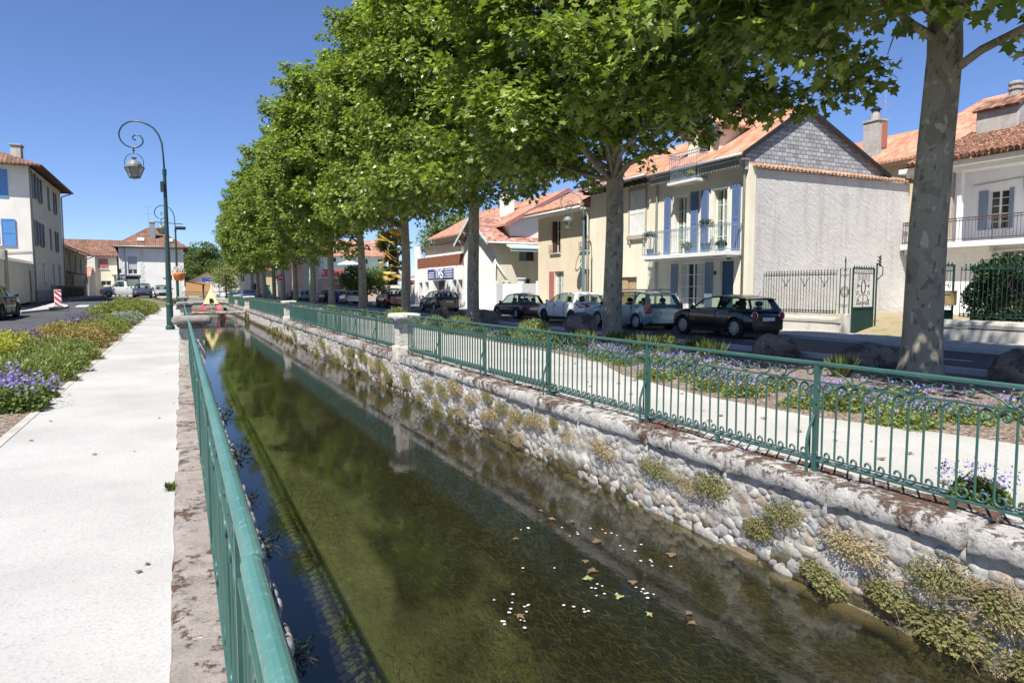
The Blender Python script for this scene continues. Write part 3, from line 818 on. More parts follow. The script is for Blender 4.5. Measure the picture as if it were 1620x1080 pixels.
# stone footing at the waterline
mb = MB()
q = random.Random(4); y = -2.0
while y < 30:
    L = q.uniform(0.35, 0.9)
    mb.rough(4.79 + q.uniform(-.02, .04), 5.02, y, y + L - 0.02, -1.15, -0.90 + q.uniform(-0.05, 0.03), 3, 6, 3, 0.035, 4, rnd_edge=0.05)
    y += L
mb.build('footing', plain('wet_footing_stone', (0.20, 0.15, 0.11), 0.7, 0.35, 3, bs=0.6, dirt=(0.05, 0.055, 0.02)), t, smooth=True)

t = thing('canal_wall', 'low wall beside the white path topped by reddish weathered coping stones', 'canal wall', (0.2, 10, WZ))
mb = MB(); wallface(mb, XW0 - 0.05, 1, -7, 143, -1.6, -0.14, 0.3, 0, 0)
mb.build('rubble_face', M['mortar'], t, smooth=True)
mb = MB(); pebbles(mb, XW0 + 0.02, 1, 0.2, 15.8, -0.95, -0.06, 900, 8, 0.045, 0.085, sink=0.66)
mb.build('cobbles', M['cobble'], t, smooth=True)
for a, b_, sd in ((-6.5, 15.95, 21), (16.5, 62, 22)):
    mb = MB(); coping(mb, -0.09, 0.40, a, b_, -0.2, 0.03, sd, 0.9, 1.7); mb.build('coping', M['copingL'], t, smooth=True)
mb = MB(); mb.box(-0.03, 0.36, -6.5, 62, -0.4, -0.006)
mb.build('mortar_joint', M['joint'], t)
# the wall end where the canal stops being seen
t = thing('canal_wall', 'far end wall of the canal beyond the bridges', 'canal wall', (2.5, 143, WZ))
mb = MB(); mb.box(0.2, 5.2, 143, 143.4, -1.6, 0.0); mb.build('rubble_face', M['mortar'], t)

# ---------------------------------------------------------------- pillars
def pillar(x, y, label, wx=0.44, wy=0.44, h=0.98, base=True, group='stone pillars of the canal railings', plinth=True):
    t = thing('stone_pillar', label, 'pillar', (x, y, 0), 0, group)
    mb = MB()
    z0 = -0.02
    mb.rough(x - wx / 2, x + wx / 2, y - wy / 2, y + wy / 2, z0, h - 0.24, 6, 6, 10, 0.008, 4, rnd_edge=0.015)
    mb.build('shaft', M['pillar'], t, smooth=True)
    if plinth:
        mb = MB(); mb.rough(x - wx / 2 - 0.06, x + wx / 2 + 0.05, y - wy / 2 - 0.06, y + wy / 2 + 0.06, -0.25, 0.2, 5, 5, 5, 0.012, 3, rnd_edge=0.03)
        mb.build('plinth', M['pillar'], t, smooth=True)
    mb = MB()
    mb.rough(x - wx / 2 - 0.05, x + wx / 2 + 0.05, y - wy / 2 - 0.05, y + wy / 2 + 0.05, h - 0.24, h - 0.16, 5, 5, 2, 0.01, 4, rnd_edge=0.03)
    mb.rough(x - wx / 2 - 0.14, x + wx / 2 + 0.14, y - wy / 2 - 0.14, y + wy / 2 + 0.14, h - 0.17, h, 8, 8, 3, 0.014, 3, rnd_edge=0.04)
    mb.build('cap', M['copingL'] if x < 1 else M['pillar'], t, smooth=True)
    return t
pillar(5.0, 16.5, 'pale stone pillar with a broad cap, largest along the right railing', 0.40, 0.42, 1.0)
pillar(5.0, 36.7, 'pale stone pillar standing second along the right railing', 0.44, 0.44, 1.0)
pillar(5.0, 59.5, 'pale stone pillar at the right end of the footbridge slab', 0.6, 0.55, 1.02)
pillar(5.0, 72, 'small pale pillar just past the footbridge on the right bank', 0.44, 0.44, 1.0)
pillar(0.2, 16.3, 'grey stone pillar by the white path with a wide lichened cap', 0.50, 0.46, 1.02, plinth=False)
pillar(0.2, 35.5, 'grey stone pillar seen just past the nearest one on the path side', 0.5, 0.46, 1.0, plinth=False)
pillar(0.2, 58.5, 'third and farthest grey pillar on the path side', 0.5, 0.46, 1.0, plinth=False)

# ---------------------------------------------------------------- railings
def spiral(cx, cz, r0, r1, a0, a1, n):
    return [(cx + (r0 + (r1 - r0) * i / n) * math.cos(a0 + (a1 - a0) * i / n), cz + (r0 + (r1 - r0) * i / n) * math.sin(a0 + (a1 - a0) * i / n)) for i in range(n + 1)]
ZB, ZM, ZT = 0.09, 0.79, 0.95
SP = 0.128
def baluster_mesh(name, lod=0):
    """one bar in the y-z plane at y=0: a C hooked to -y at both ends with spiral tips"""
    mb = MB()
    s = 8 if lod == 0 else 4
    r = SP * 0.40
    top = [(-y, z) for y, z in []]
    pts = []
    # bottom: spiral -> arc -> bar
    cx, cz = -r, ZB + 0.012 + r
    sp = spiral(cx, cz, r * 1.0, r * 0.25, 0, -math.pi * 2.15, 15 if lod == 0 else 7)
    pts += [(y, z) for y, z in sp][::-1]
    pts += [(0, cz + 0.05), (0, (ZB + ZM) / 2)]
    cz2 = ZM - 0.012 - r
    pts += [(0, cz2 - 0.05)]
    pts += [(y, z) for y, z in spiral(cx, cz2, r, r * 0.25, 0, math.pi * 2.15, 15 if lod == 0 else 7)]
    mb.tube([(0, y, z) for y, z in pts], 0.0095 if lod == 0 else 0.014, 6 if lod == 0 else 4)
    return mb.mesh(name, smooth=True)
BAL = [baluster_mesh('baluster', 0), baluster_mesh('baluster_far', 1)]

def frieze_unit(L):
    """scrolls between middle and top rail over one bay of length L, y from 0"""
    mb = MB()
    h = ZT - ZM - 0.02; zc = (ZT + ZM) / 2; r = h / 2
    m = L / 2
    def sc(pts): mb.tube([(0, y, z) for y, z in pts], [0.008] * len(pts), 5)
    sc([(m + r * math.cos(a), zc + r * math.sin(a)) for a in [2 * math.pi * i / 16 for i in range(17)]])
    for sg in (-1, 1):
        f = lambda pts: [(m + sg * (y), z) for y, z in pts]
        c1 = 2 * r + 0.005
        # C scroll hugging the ring
        sc(f(spiral(c1, zc, r, r * 0.25, math.pi * 0.9, -math.pi * 1.3, 18)))
        # S scroll: volute up, diagonal, volute down
        a = c1 + r * 1.1; e = L / 2 - r * 1.15
        s1 = spiral(e, zc + r * 0.18, r * 0.8, r * 0.22, math.pi * 0.75, -math.pi * 1.6, 18)
        sc(f([(a, ZM + 0.014), (a + 0.05, ZM + 0.02)] + [(a + (s1[0][0] - a) * k, ZM + 0.015 + (s1[0][1] - ZM - 0.015) * k) for k in (0.35, 0.7)] + s1))
        sc(f(spiral(a - r * 0.1, zc, r * 0.9, r * 0.3, -math.pi / 2, math.pi * 0.9, 12)))
    return mb.mesh('frieze_scrolls', smooth=True)

def railing(x, y0, y1, label, near=True, stays=True, stay_dir=-1, bays=None, nbars=100, z0=0.0, frieze=True, top_round=False, lod=0, rev=False):
    L = y1 - y0
    t = thing('canal_railing', label, 'railing', (x, y0, z0))
    nb = bays or max(1, round(L / 2.33))
    bl = L / nb
    mb = MB()
    if top_round:
        for a, b_, dx in (((y0, 1.684, 0.0), (1.698, y1, 0.007)) if y0 < 0 else ((y0, y1, 0.0),)):
            mb.lathe([(0.02, a), (0.026, a + .004), (0.026, b_ - .004), (0.02, b_)], (x + dx, 0, z0 + ZT), 14, axis='y')
    else:
        mb.box(x - 0.021, x + 0.021, y0, y1, z0 + ZT - 0.012, z0 + ZT + 0.004)
        mb.tube([(x, y0, z0 + ZT + 0.004), (x, y1, z0 + ZT + 0.004)], 0.016, 8)
    mb.build('top_rail', M['handrail'] if top_round else M['fence'], t)
    mb = MB(); mb.box(x - 0.014, x + 0.014, y0, y1, z0 + ZM - 0.007, z0 + ZM + 0.007); mb.build('middle_rail', M['fence'], t)
    mb = MB(); mb.box(x - 0.016, x + 0.016, y0, y1, z0 + ZB - 0.008, z0 + ZB + 0.008)
    k = y0 + bl / 2
    for i in range(nb): mb.box(x - 0.014, x + 0.014, y0 + (i + 0.5) * bl - 0.02, y0 + (i + 0.5) * bl + 0.02, z0 - 0.02, z0 + ZB)
    mb.build('bottom_rail', M['fence'], t)
    fm = None; pm = None
    for i in range(nb + 1):
        y = y0 + i * bl
        if i < nb:
            if frieze:
                if fm is None: fm = frieze_unit(bl / 2)
                f = link('scroll_frieze', fm, M['fence'] if not fm.materials else None, t, world=False); f.location = (0, y - y0, 0)
                f = link('scroll_frieze', fm, None, t, world=False); f.location = (0, y - y0 + bl / 2, 0)
        if 0 < i < nb:
            if pm is None:
                mb = MB(); mb.box(-0.018, 0.018, -0.021, 0.021, -0.03, ZT - 0.012)
                if stays:
                    s = stay_dir
                    mb.tube([(s * 0.10, 0, -0.03), (s * 0.10, 0, 0.05), (s * 0.105, 0, 0.2), (s * 0.10, 0, 0.30), (s * 0.06, 0, 0.42), (s * 0.022, 0, 0.50), (s * 0.018, 0, 0.62)], 0.014, 7)
                    mb.box(s * 0.02 - 0.012, s * 0.02 + 0.012, -0.024, 0.024, 0.60, 0.64)
                pm = mb.mesh('post')
            p = link('post', pm, M['fence'] if not pm.materials else None, t, world=False); p.location = (0, y - y0, 0)
    # bars: the nearest hundred one by one, the rest as one mesh
    n = int(L / SP)
    step = L / n
    ids = [i for i in range(n) if abs((((i + 1) * step) / bl) - round(((i + 1) * step) / bl)) * bl > 0.03]
    ids.sort(key=lambda i: abs(y0 + (i + 1) * step - 2.4))
    bm_ = BAL[lod]
    for i in ids[:nbars]:
        b = link('baluster', bm_, M['fence'] if not bm_.materials else None, t, world=False); b.location = (0, (i + 1) * step, 0); b.rotation_euler = (rnd.uniform(-.006, .006), rnd.uniform(-.008, .008), rnd.uniform(-.12, .12))
    rest = ids[nbars:]
    if rest:
        me = BAL[1]
        co = [tuple(v.co) for v in me.vertices]; fs = [tuple(p.vertices) for p in me.polygons]
        mb = MB()
        for i in rest: mb.add([(x + a, y0 + (i + 1) * step + b, z0 + c) for a, b, c in co], fs)
        o = mb.build('distant_balusters', M['fence'], t, smooth=True, uv=False); o['kind'] = 'stuff'
    return t
railing(5.0, -5.5, 16.28, 'long green scrolled iron railing nearest on the right bank', bays=9)
railing(5.0, 16.72, 36.46, 'green scrolled railing between the two nearest right pillars', lod=1)
railing(5.0, 36.94, 59.2, 'green railing ending at the footbridge pillar on the right bank', nbars=0)
railing(5.0, 59.8, 71.75, 'green railing between the footbridge pillar and the small pillar beyond it', nbars=0, frieze=False, stays=False)
railing(5.0, 72.25, 86, 'farthest green railing of the right bank before the road bridge', nbars=0, frieze=False, stays=False)
railing(0.13, -5.0, 16.05, 'green railing with worn round handrail beside the white path in front', top_round=True, stay_dir=1, frieze=True)
railing(0.13, 16.55, 35.25, 'green railing past the nearest grey pillar on the path side', top_round=True, nbars=0, frieze=False, stay_dir=1)
railing(0.13, 35.75, 58.25, 'green railing between the two far grey pillars on the path side', top_round=True, nbars=0, frieze=False, stays=False)
# ---------------------------------------------------------------- building kit
class Fac:
    """a facade frame: u along the wall, z up, d outwards"""
    def __init__(s, o, ud, nd): s.o, s.ud, s.nd = Vector((*o, 0)), Vector((*ud, 0)).normalized(), Vector((*nd, 0)).normalized()
    def P(s, u, z, d=0.0): return tuple(s.o + s.ud * u + s.nd * d + Vector((0, 0, z)))
def fbox(mb, F, u0, u1, z0, z1, d0, d1, m=0):
    v = [F.P(u, z, d) for z in (z0, z1) for u, d in ((u0, d0), (u1, d0), (u1, d1), (u0, d1))]
    fs = [(0, 1, 2, 3), (7, 6, 5, 4), (0, 4, 5, 1), (1, 5, 6, 2), (2, 6, 7, 3), (3, 7, 4, 0)]
    # keep outward winding whatever the handedness
    a, b_, c = Vector(v[0]), Vector(v[1]), Vector(v[3])
    if (b_ - a).cross(c - a).z > 0: fs = [f[::-1] for f in fs]
    return mb.add(v, fs, m)
def wall(mb, F, u0, u1, z0, z1, holes=(), depth=0.22, m=0, top=None):
    """front quads with rectangular openings and their reveals; top: list of (u,z) for a gable"""
    us = sorted({u0, u1, *[h[0] for h in holes], *[h[1] for h in holes]})
    zs = sorted({z0, z1, *[h[2] for h in holes], *[h[3] for h in holes]})
    flip = F.ud.cross(Vector((0, 0, 1))).dot(F.nd) < 0
    def q(pts): mb.poly(pts[::-1] if flip else pts, m)
    for i in range(len(us) - 1):
        for j in range(len(zs) - 1):
            cu, cz = (us[i] + us[i + 1]) / 2, (zs[j] + zs[j + 1]) / 2
            if any(h[0] < cu < h[1] and h[2] < cz < h[3] for h in holes): continue
            q([F.P(us[i], zs[j]), F.P(us[i + 1], zs[j]), F.P(us[i + 1], zs[j + 1]), F.P(us[i], zs[j + 1])])
    for a, b_, c, d in [h[:4] for h in holes]:
        q([F.P(a, c), F.P(b_, c), F.P(b_, c, -depth), F.P(a, c, -depth)][::-1])
        q([F.P(a, d), F.P(b_, d), F.P(b_, d, -depth), F.P(a, d, -depth)])
        q([F.P(a, c), F.P(a, d), F.P(a, d, -depth), F.P(a, c, -depth)][::-1] if False else [F.P(a, c), F.P(a, c, -depth), F.P(a, d, -depth), F.P(a, d)][::-1])
        q([F.P(b_, c), F.P(b_, c, -depth), F.P(b_, d, -depth), F.P(b_, d)])
    if top: q([F.P(u0, z1), F.P(u1, z1)] + [F.P(u, z) for u, z in top])
def sidewalls(mb, F, u0, u1, z0, z1, depth, m=0, sides='lrb'):
    if 'l' in sides: wall(mb, Fac(F.P(u0, 0)[:2], -F.nd[:2] if False else (-F.nd.x, -F.nd.y), (-F.ud.x, -F.ud.y)), 0, depth, z0, z1, m=m)
    if 'r' in sides: wall(mb, Fac(F.P(u1, 0)[:2], (-F.nd.x, -F.nd.y), (F.ud.x, F.ud.y)), 0, depth, z0, z1, m=m)
    if 'b' in sides: wall(mb, Fac(F.P(u0, 0, -depth)[:2], F.ud[:2], (-F.nd.x, -F.nd.y)), 0, u1 - u0, z0, z1, m=m)
def slab(mb, pts, th=0.12, m=0):
    """roof plane from its upper surface, given thickness downwards"""
    mb.prism(pts, (0, 0, -th), m)
def window(F, u0, u1, z0, z1, parent, nx=2, nz=3, col='trim', d=-0.14, fr=0.055, bar=0.028, glassm='glass', sill=None, curtain=None, name='window'):
    mb = MB()
    for a, b_, c, e in ((u0, u0 + fr, z0, z1), (u1 - fr, u1, z0, z1), (u0 + fr, u1 - fr, z0, z0 + fr), (u0 + fr, u1 - fr, z1 - fr, z1)): fbox(mb, F, a, b_, c, e, d - 0.05, d)
    for i in range(1, nx):
        u = u0 + (u1 - u0) * i / nx; wd = 0.045 if (i * 2 == nx) else bar / 2
        fbox(mb, F, u - wd, u + wd, z0 + fr, z1 - fr, d - 0.045, d - 0.004)
    for j in range(1, nz):
        z = z0 + (z1 - z0) * j / nz
        fbox(mb, F, u0 + fr, u1 - fr, z - bar / 2, z + bar / 2, d - 0.04, d - 0.008)
    f = mb.build(name, M[col], parent)
    mb = MB(); mb.poly([F.P(u0 + .01, z0 + .01, d - 0.03), F.P(u1 - .01, z0 + .01, d - 0.03), F.P(u1 - .01, z1 - .01, d - 0.03), F.P(u0 + .01, z1 - .01, d - 0.03)])
    mb.build('pane', M[glassm], f)
    if curtain:
        mb = MB(); uu = u0 + fr
        fbox(mb, F, u0 + fr, u0 + (u1 - u0) * 0.42, z0 + fr, z1 - fr, d - 0.0295, d - 0.024); fbox(mb, F, u1 - (u1 - u0) * 0.3, u1 - fr, z0 + fr, z1 - fr, d - 0.0295, d - 0.024)
        mb.build('curtain', M[curtain], f)
    if sill:
        mb = MB(); fbox(mb, F, u0 - 0.08, u1 + 0.08, z0 - 0.09, z0, -0.1, 0.09); mb.build('sill', M[sill], f)
    return f
def shutter(F, u0, u1, z0, z1, parent, col, d=0.03, louv=True, rails=3):
    mb = MB()
    fbox(mb, F, u0, u1, z0, z1, d, d + 0.03)
    w_ = u1 - u0
    for a, b_ in ((u0, u0 + 0.06), (u1 - 0.06, u1)): fbox(mb, F, a, b_, z0, z1, d + 0.03, d + 0.045)
    for j in range(rails):
        z = z0 + (z1 - z0 - 0.09) * j / (rails - 1); fbox(mb, F, u0 + 0.06, u1 - 0.06, z, z + 0.09, d + 0.03, d + 0.044)
    if louv:
        n = int((z1 - z0) / 0.075)
        for j in range(n):
            z = z0 + (j + 0.5) * (z1 - z0) / n; fbox(mb, F, u0 + 0.06, u1 - 0.06, z - 0.018, z + 0.012, d + 0.03, d + 0.038)
    return mb.build('shutter', M[col], parent)
def door(F, u0, u1, z0, z1, parent, col, d=-0.15, name='door', panels=2):
    mb = MB(); fbox(mb, F, u0, u1, z0, z1, d - 0.05, d)
    for k in range(panels):
        a, b_ = z0 + (z1 - z0) * (k + 0.12) / panels, z0 + (z1 - z0) * (k + 0.88) / panels
        fbox(mb, F, u0 + 0.1, u1 - 0.1, a, b_, d, d + 0.02)
    dr = mb.build(name, M[col], parent)
    mb = MB(); fbox(mb, F, u1 - 0.12, u1 - 0.08, z0 + (z1 - z0) * 0.45, z0 + (z1 - z0) * 0.45 + 0.12, d, d + 0.05); mb.build('handle', M['black'], dr)
    return dr
def pipe(F, u, z0, z1, parent, r=0.05, d=0.09, swan=None, col='gutter'):
    mb = MB(); pts = [F.P(u, z0, d), F.P(u, z1 - 0.5, d)]
    if swan: pts += [F.P(u, z1 - 0.35, d + 0.05), F.P(u + swan[0], z1 - 0.05, d + swan[1]), F.P(u + swan[0], z1, d + swan[1])]
    else: pts += [F.P(u, z1, d)]
    mb.tube(pts, r, 8); return mb.build('drainpipe', M[col], parent, smooth=True)
def gutter(F, u0, u1, z, parent, d, r=0.075, col='gutter'):
    mb = MB(); mb.tube([F.P(u0, z, d), F.P(u1, z, d)], r, 8); return mb.build('gutter', M[col], parent, smooth=True)
def railbars(mb, p0, p1, z0, z1, sp=0.12, r=0.008, rails=(0.0, 1.0), rr=0.018):
    a, b_ = Vector((*p0, 0)), Vector((*p1, 0)); L = (b_ - a).length; n = max(1, int(L / sp))
    for i in range(n + 1):
        p = a + (b_ - a) * i / n; mb.tube([(p.x, p.y, z0), (p.x, p.y, z1)], r, 4)
    for k in rails:
        z = z0 + (z1 - z0) * k; mb.tube([(a.x, a.y, z), (b_.x, b_.y, z)], rr, 5)
def chimney(x, y, z0, z1, wx, wy, parent, mat='concrete', cap='concrete', name='chimney', pots=0, over=0.08):
    mb = MB(); mb.box(x - wx / 2, x + wx / 2, y - wy / 2, y + wy / 2, z0, z1); ch = mb.build(name, M[mat], parent, bevel=0.015)
    mb = MB(); mb.box(x - wx / 2 - over, x + wx / 2 + over, y - wy / 2 - over, y + wy / 2 + over, z1 + 0.002, z1 + 0.12); mb.build('chimney_cap', M[cap], ch, bevel=0.02)
    for k in range(pots):
        mb = MB(); mb.lathe([(0.12, 0), (0.11, 0.35), (0.14, 0.36), (0.14, 0.42)], (x + (k - (pots - 1) / 2) * 0.4, y, z1 + 0.122), 10); mb.build('chimney_pot', M['terracotta'], ch, smooth=False)
    return ch
def aerial(x, y, z0, h, parent, side=0.5):
    mb = MB(); mb.tube([(x, y, z0), (x, y, z0 + h)], 0.02, 5)
    for k, L in ((h, 1.0), (h * 0.72, 0.7)):
        mb.tube([(x - side * L, y - 0.3 * L, z0 + k), (x + side * L, y + 0.3 * L, z0 + k)], 0.012, 4)
        for j in (-0.8, -0.4, 0.1, 0.5, 0.8):
            px, py = x + side * L * j, y + 0.3 * L * j; mb.tube([(px - 0.1, py + 0.16, z0 + k), (px + 0.1, py - 0.16, z0 + k)], 0.008, 4)
    return mb.build('aerial', M['gutter'], parent)

FX = 20.4
FR = Fac((FX, 0), (0, 1), (-1, 0))           # the right street front: u = Y

# ---------------------------------------------------------------- house with blue shutters
h = thing('townhouse', 'cream house with blue shutters, balcony and slate clad gable above a rough grey side wall', 'house', (24, 23.5, 0))
holes = [(22.95, 24.75, 0.15, 2.75), (21.3, 22.1, 0.15, 2.76), (24.22, 25.02, 3.15, 5.75), (21.72, 22.52, 3.15, 5.75)]
mb = MB(); wall(mb, FR, 20.56, 26.5, 0, 6.72, holes)
mb.poly([(FX, 26.5, 0), (28.3, 26.5, 0), (28.3, 26.5, 6.7), (23.42, 26.5, 9.0), (FX, 26.5, 6.72)])
mb.poly([(28.3, 20.6, 0), (28.3, 20.6, 6.7), (28.3, 26.5, 6.7), (28.3, 26.5, 0)])
mb.build('wall', M['cream'], h)
mb = MB(); wall(mb, Fac((0, 20.5), (1, 0), (0, -1)), 20.66, 30.1, 0, 6.36); mb.box(20.66, 30.1, 20.506, 20.8, 0, 6.36)
mb.box(28.35, 30.1, 20.8, 26, 0, 6.36)
mb.build('grey_side_wall', M['greyplaster'], h)
mb = MB(); mb.box(20.34, 20.655, 20.46, 20.558, 0, 6.5); mb.build('corner_pilaster', M['cream'], h)
mb = MB()
q = random.Random(3)
x = 20.45
while x < 30.2:
    mb.prism([(x, 20.36, 6.40 + q.uniform(-.008, .008)), (x + .21, 20.36, 6.40), (x + .21, 20.64, 6.58), (x, 20.64, 6.58)], (0, 0, -0.045))
    mb.tube([(x + .1, 20.35, 6.415), (x + .1, 20.64, 6.585)], 0.055, 7); x += 0.225
mb.build('coping_tiles', tiles('coping_tiles', [(0.30, 0.16, 0.10), (0.42, 0.26, 0.19), (0.50, 0.36, 0.28)], moss=0.4), h)
mb = MB(); mb.poly([(20.2, 20.62, 6.3), (28.35, 20.62, 6.3), (28.35, 20.62, 6.72), (23.42, 20.62, 9.02), (20.2, 20.62, 6.95)])
mb.build('slate_gable', M['slate'], h)
mb = MB()
slab(mb, [(19.95, 20.5, 6.92), (23.42, 20.5, 9.12), (23.42, 26.6, 9.12), (19.95, 26.6, 6.92)][::-1], 0.14)
slab(mb, [(28.75, 20.5, 6.66), (23.42, 20.5, 9.12), (23.42, 26.6, 9.12), (28.75, 26.6, 6.66)], 0.14)
rf = mb.build('roof', M['roofA'], h)
mb = MB(); mb.tube([(23.42, 20.48, 9.13), (23.42, 26.6, 9.13)], 0.1, 8); mb.build('ridge_tiles', M['roofA'], rf)
mb = MB()
for a, b_ in (((19.95, 6.92), (23.42, 9.12)), ((28.75, 6.66), (23.42, 9.12))):
    mb.prism([(a[0], 20.47, a[1] + .02), (b_[0], 20.47, b_[1] + .02), (b_[0], 20.47, b_[1] - 0.2), (a[0], 20.47, a[1] - 0.18)], (0, 0.028, 0))
mb.build('verge_board', M['black'], h)
# fretwork under the eave
mb = MB(); n = 34
for i in range(n):
    u = 20.7 + (26.4 - 20.7) * i / n
    fbox(mb, FR, u, u + 0.155, 6.5, 6.68, 0.38, 0.40); mb.add([FR.P(u + .02, 6.5, 0.38), FR.P(u + .135, 6.5, 0.38), FR.P(u + .078, 6.38, 0.38), FR.P(u + .02, 6.5, 0.40), FR.P(u + .135, 6.5, 0.40), FR.P(u + .078, 6.38, 0.40)], [(0, 1, 2), (5, 4, 3), (0, 2, 5, 3), (1, 4, 5, 2)])
mb.build('fretwork', M['gutter'], h)
gutter(FR, 20.5, 26.5, 6.84, h, 0.50)
mb = MB(); fbox(mb, FR, 20.56, 26.5, 6.68, 6.74, 0.005, 0.42); mb.build('soffit', M['trim'], h)
pipe(FR, 20.75, 0.1, 6.8, h, swan=(0.0, 0.4)); pipe(FR, 26.3, 0.1, 6.8, h, swan=(0.15, 0.4))
window(FR, 22.95, 24.75, 0.15, 2.75, h, 4, 5, name='french_window', curtain='curtain')
for a, b_ in ((22.5, 22.93), (24.77, 25.2)): shutter(FR, a, b_, 0.2, 2.74, h, 'bluegrey')
door(FR, 21.3, 22.1, 0.15, 2.76, h, 'doorblue')
for a, b_ in ((24.22, 25.02), (21.72, 22.52)):
    window(FR, a, b_, 3.15, 5.75, h, 2, 4, name='balcony_window', curtain='gcurtain')
    shutter(FR, a - 0.74, a - 0.3, 3.16, 5.82, h, 'blue'); shutter(FR, b_ + 0.3, b_ + 0.74, 3.16, 5.82, h, 'blue')
    mb = MB(); fbox(mb, FR, a - 0.22, b_ + 0.22, 5.75, 5.95, 0, 0.05); fbox(mb, FR, a - 0.16, a, 3.1, 5.75, 0, 0.04); fbox(mb, FR, b_, b_ + 0.16, 3.1, 5.75, 0, 0.04); mb.build('window_surround', M['trim'], h)
mb = MB(); fbox(mb, FR, 20.85, 26.45, 2.96, 3.12, 0.002, 0.85); fbox(mb, FR, 20.95, 26.35, 2.88, 2.96, 0.002, 0.7); bal = mb.build('balcony', M['trim'], h)
mb = MB()
P0, P1, P2, P3 = FR.P(20.9, 0, 0.0)[:2], FR.P(20.9, 0, .8)[:2], FR.P(26.4, 0, .8)[:2], FR.P(26.4, 0, 0)[:2]
for a, b_ in ((P0, P1), (P1, P2), (P2, P3)): railbars(mb, a, b_, 3.18, 4.2, 0.115, 0.009, (0.0, 0.93, 1.0))
for i in range(22):
    u = 21.0 + 5.3 * i / 21; c = FR.P(u, 4.16, .8)
    mb.tube([(c[0], c[1] + 0.05 * math.cos(k), 3.9 + 0.05 * math.sin(k)) for k in [j * math.pi / 4 for j in range(9)]], 0.006, 4)
mb.build('balcony_railing', M['bluegrey'], bal)
mb = MB(); fbox(mb, FR, 22.3, 22.42, 2.2, 2.36, 0.01, 0.04); fbox(mb, FR, 21.45, 21.7, 2.82, 2.92, 0.005, 0.03); mb.build('wall_plaque', M['black'], h)
# dormer with its own little balcony
DF = Fac((20.95, 0), (0, 1), (-1, 0))
mb = MB(); wall(mb, DF, 22.9, 24.9, 6.9, 8.75, [(23.45, 24.3, 6.95, 8.55)], top=[(23.9, 9.75)]); 
mb.poly([(20.95, 22.9, 6.9), (23, 22.9, 8.0), (23, 22.9, 8.75), (20.95, 22.9, 8.75)]); mb.poly([(20.95, 24.9, 6.9), (23, 24.9, 8), (23, 24.9, 8.75), (20.95, 24.9, 8.75)][::-1])
dm = mb.build('dormer', M['cream'], h)
mb = MB(); slab(mb, [(20.45, 22.6, 8.6), (20.45, 23.9, 9.85), (23.6, 23.9, 9.85), (23.6, 22.6, 8.6)], 0.09); slab(mb, [(20.45, 25.2, 8.6), (20.45, 23.9, 9.85), (23.6, 23.9, 9.85), (23.6, 25.2, 8.6)][::-1], 0.09)
mb.build('dormer_roof', M['roofA'], dm)
mb = MB()
for sg in (-1, 1):
    for i in range(12):
        a, b_ = i / 12, (i + 1) / 12
        y0, y1 = 23.9 + sg * 1.3 * (1 - a), 23.9 + sg * 1.3 * (1 - b_); z0, z1 = 8.6 + 1.25 * a, 8.6 + 1.25 * b_
        pts = [(20.43, y0, z0), (20.43, y1, z1), (20.43, y1, z1 - 0.16), (20.43, (y0 + y1) / 2, (z0 + z1) / 2 - 0.3), (20.43, y0, z0 - 0.16)]
        mb.prism(pts if sg < 0 else pts[::-1], (0.03, 0, 0) if sg > 0 else (0.03, 0, 0))
mb.build('bargeboard', M['bluegrey'], dm)
door(DF, 23.45, 24.3, 6.95, 8.55, dm, 'darkin', name='dormer_door')
mb = MB(); mb.box(19.75, 20.94, 22.95, 24.85, 6.18, 6.3); mb.box(20.42, 20.94, 22.95, 24.85, 6.3, 6.9); db = mb.build('dormer_balcony', M['trim'], h)
mb = MB()
for a, b_ in (((20.4, 23.0), (19.82, 23.0)), ((19.82, 23.0), (19.82, 24.8)), ((19.82, 24.8), (20.4, 24.8))): railbars(mb, a, b_, 6.36, 7.5, 0.11, 0.009, (0.0, 0.88, 1.0))
mb.build('dormer_railing', M['bluegrey'], db)

# ---------------------------------------------------------------- house with white shutters
h = thing('townhouse', 'cream house with closed white shutters between the blue shuttered and tan houses', 'house', (24, 29.4, 0))
mb = MB(); wall(mb, FR, 26.5, 32.2, 0, 7.05, [(27.9, 29.8, 0.12, 2.2)])
mb.poly([(FX, 32.2, 0), (FX, 32.2, 7.05), (24.8, 32.2, 9.2), (28.5, 32.2, 7.3), (28.5, 32.2, 0)][::-1])
mb.poly([(FX, 26.5, 6), (28.5, 26.5, 6), (28.5, 26.5, 7.3), (24.8, 26.5, 9.2), (FX, 26.5, 7.05)])
mb.build('wall', M['cream'], h)
mb = MB(); slab(mb, [(19.8, 26.55, 6.98), (24.8, 26.55, 9.45), (24.8, 32.4, 9.45), (19.8, 32.4, 6.98)][::-1]); slab(mb, [(29, 26.55, 7.3), (24.8, 26.55, 9.45), (24.8, 32.4, 9.45), (29, 32.4, 7.3)])
mb.build('roof', M['roofA'], h)
for i in range(13):
    mb = MB(); u = 26.75 + 5.3 * i / 12; fbox(mb, FR, u, u + 0.14, 6.68, 6.84, 0.002, 0.5); mb.build('eave_bracket', M['darkwood'], h)
gutter(FR, 26.5, 32.3, 6.9, h, 0.66)
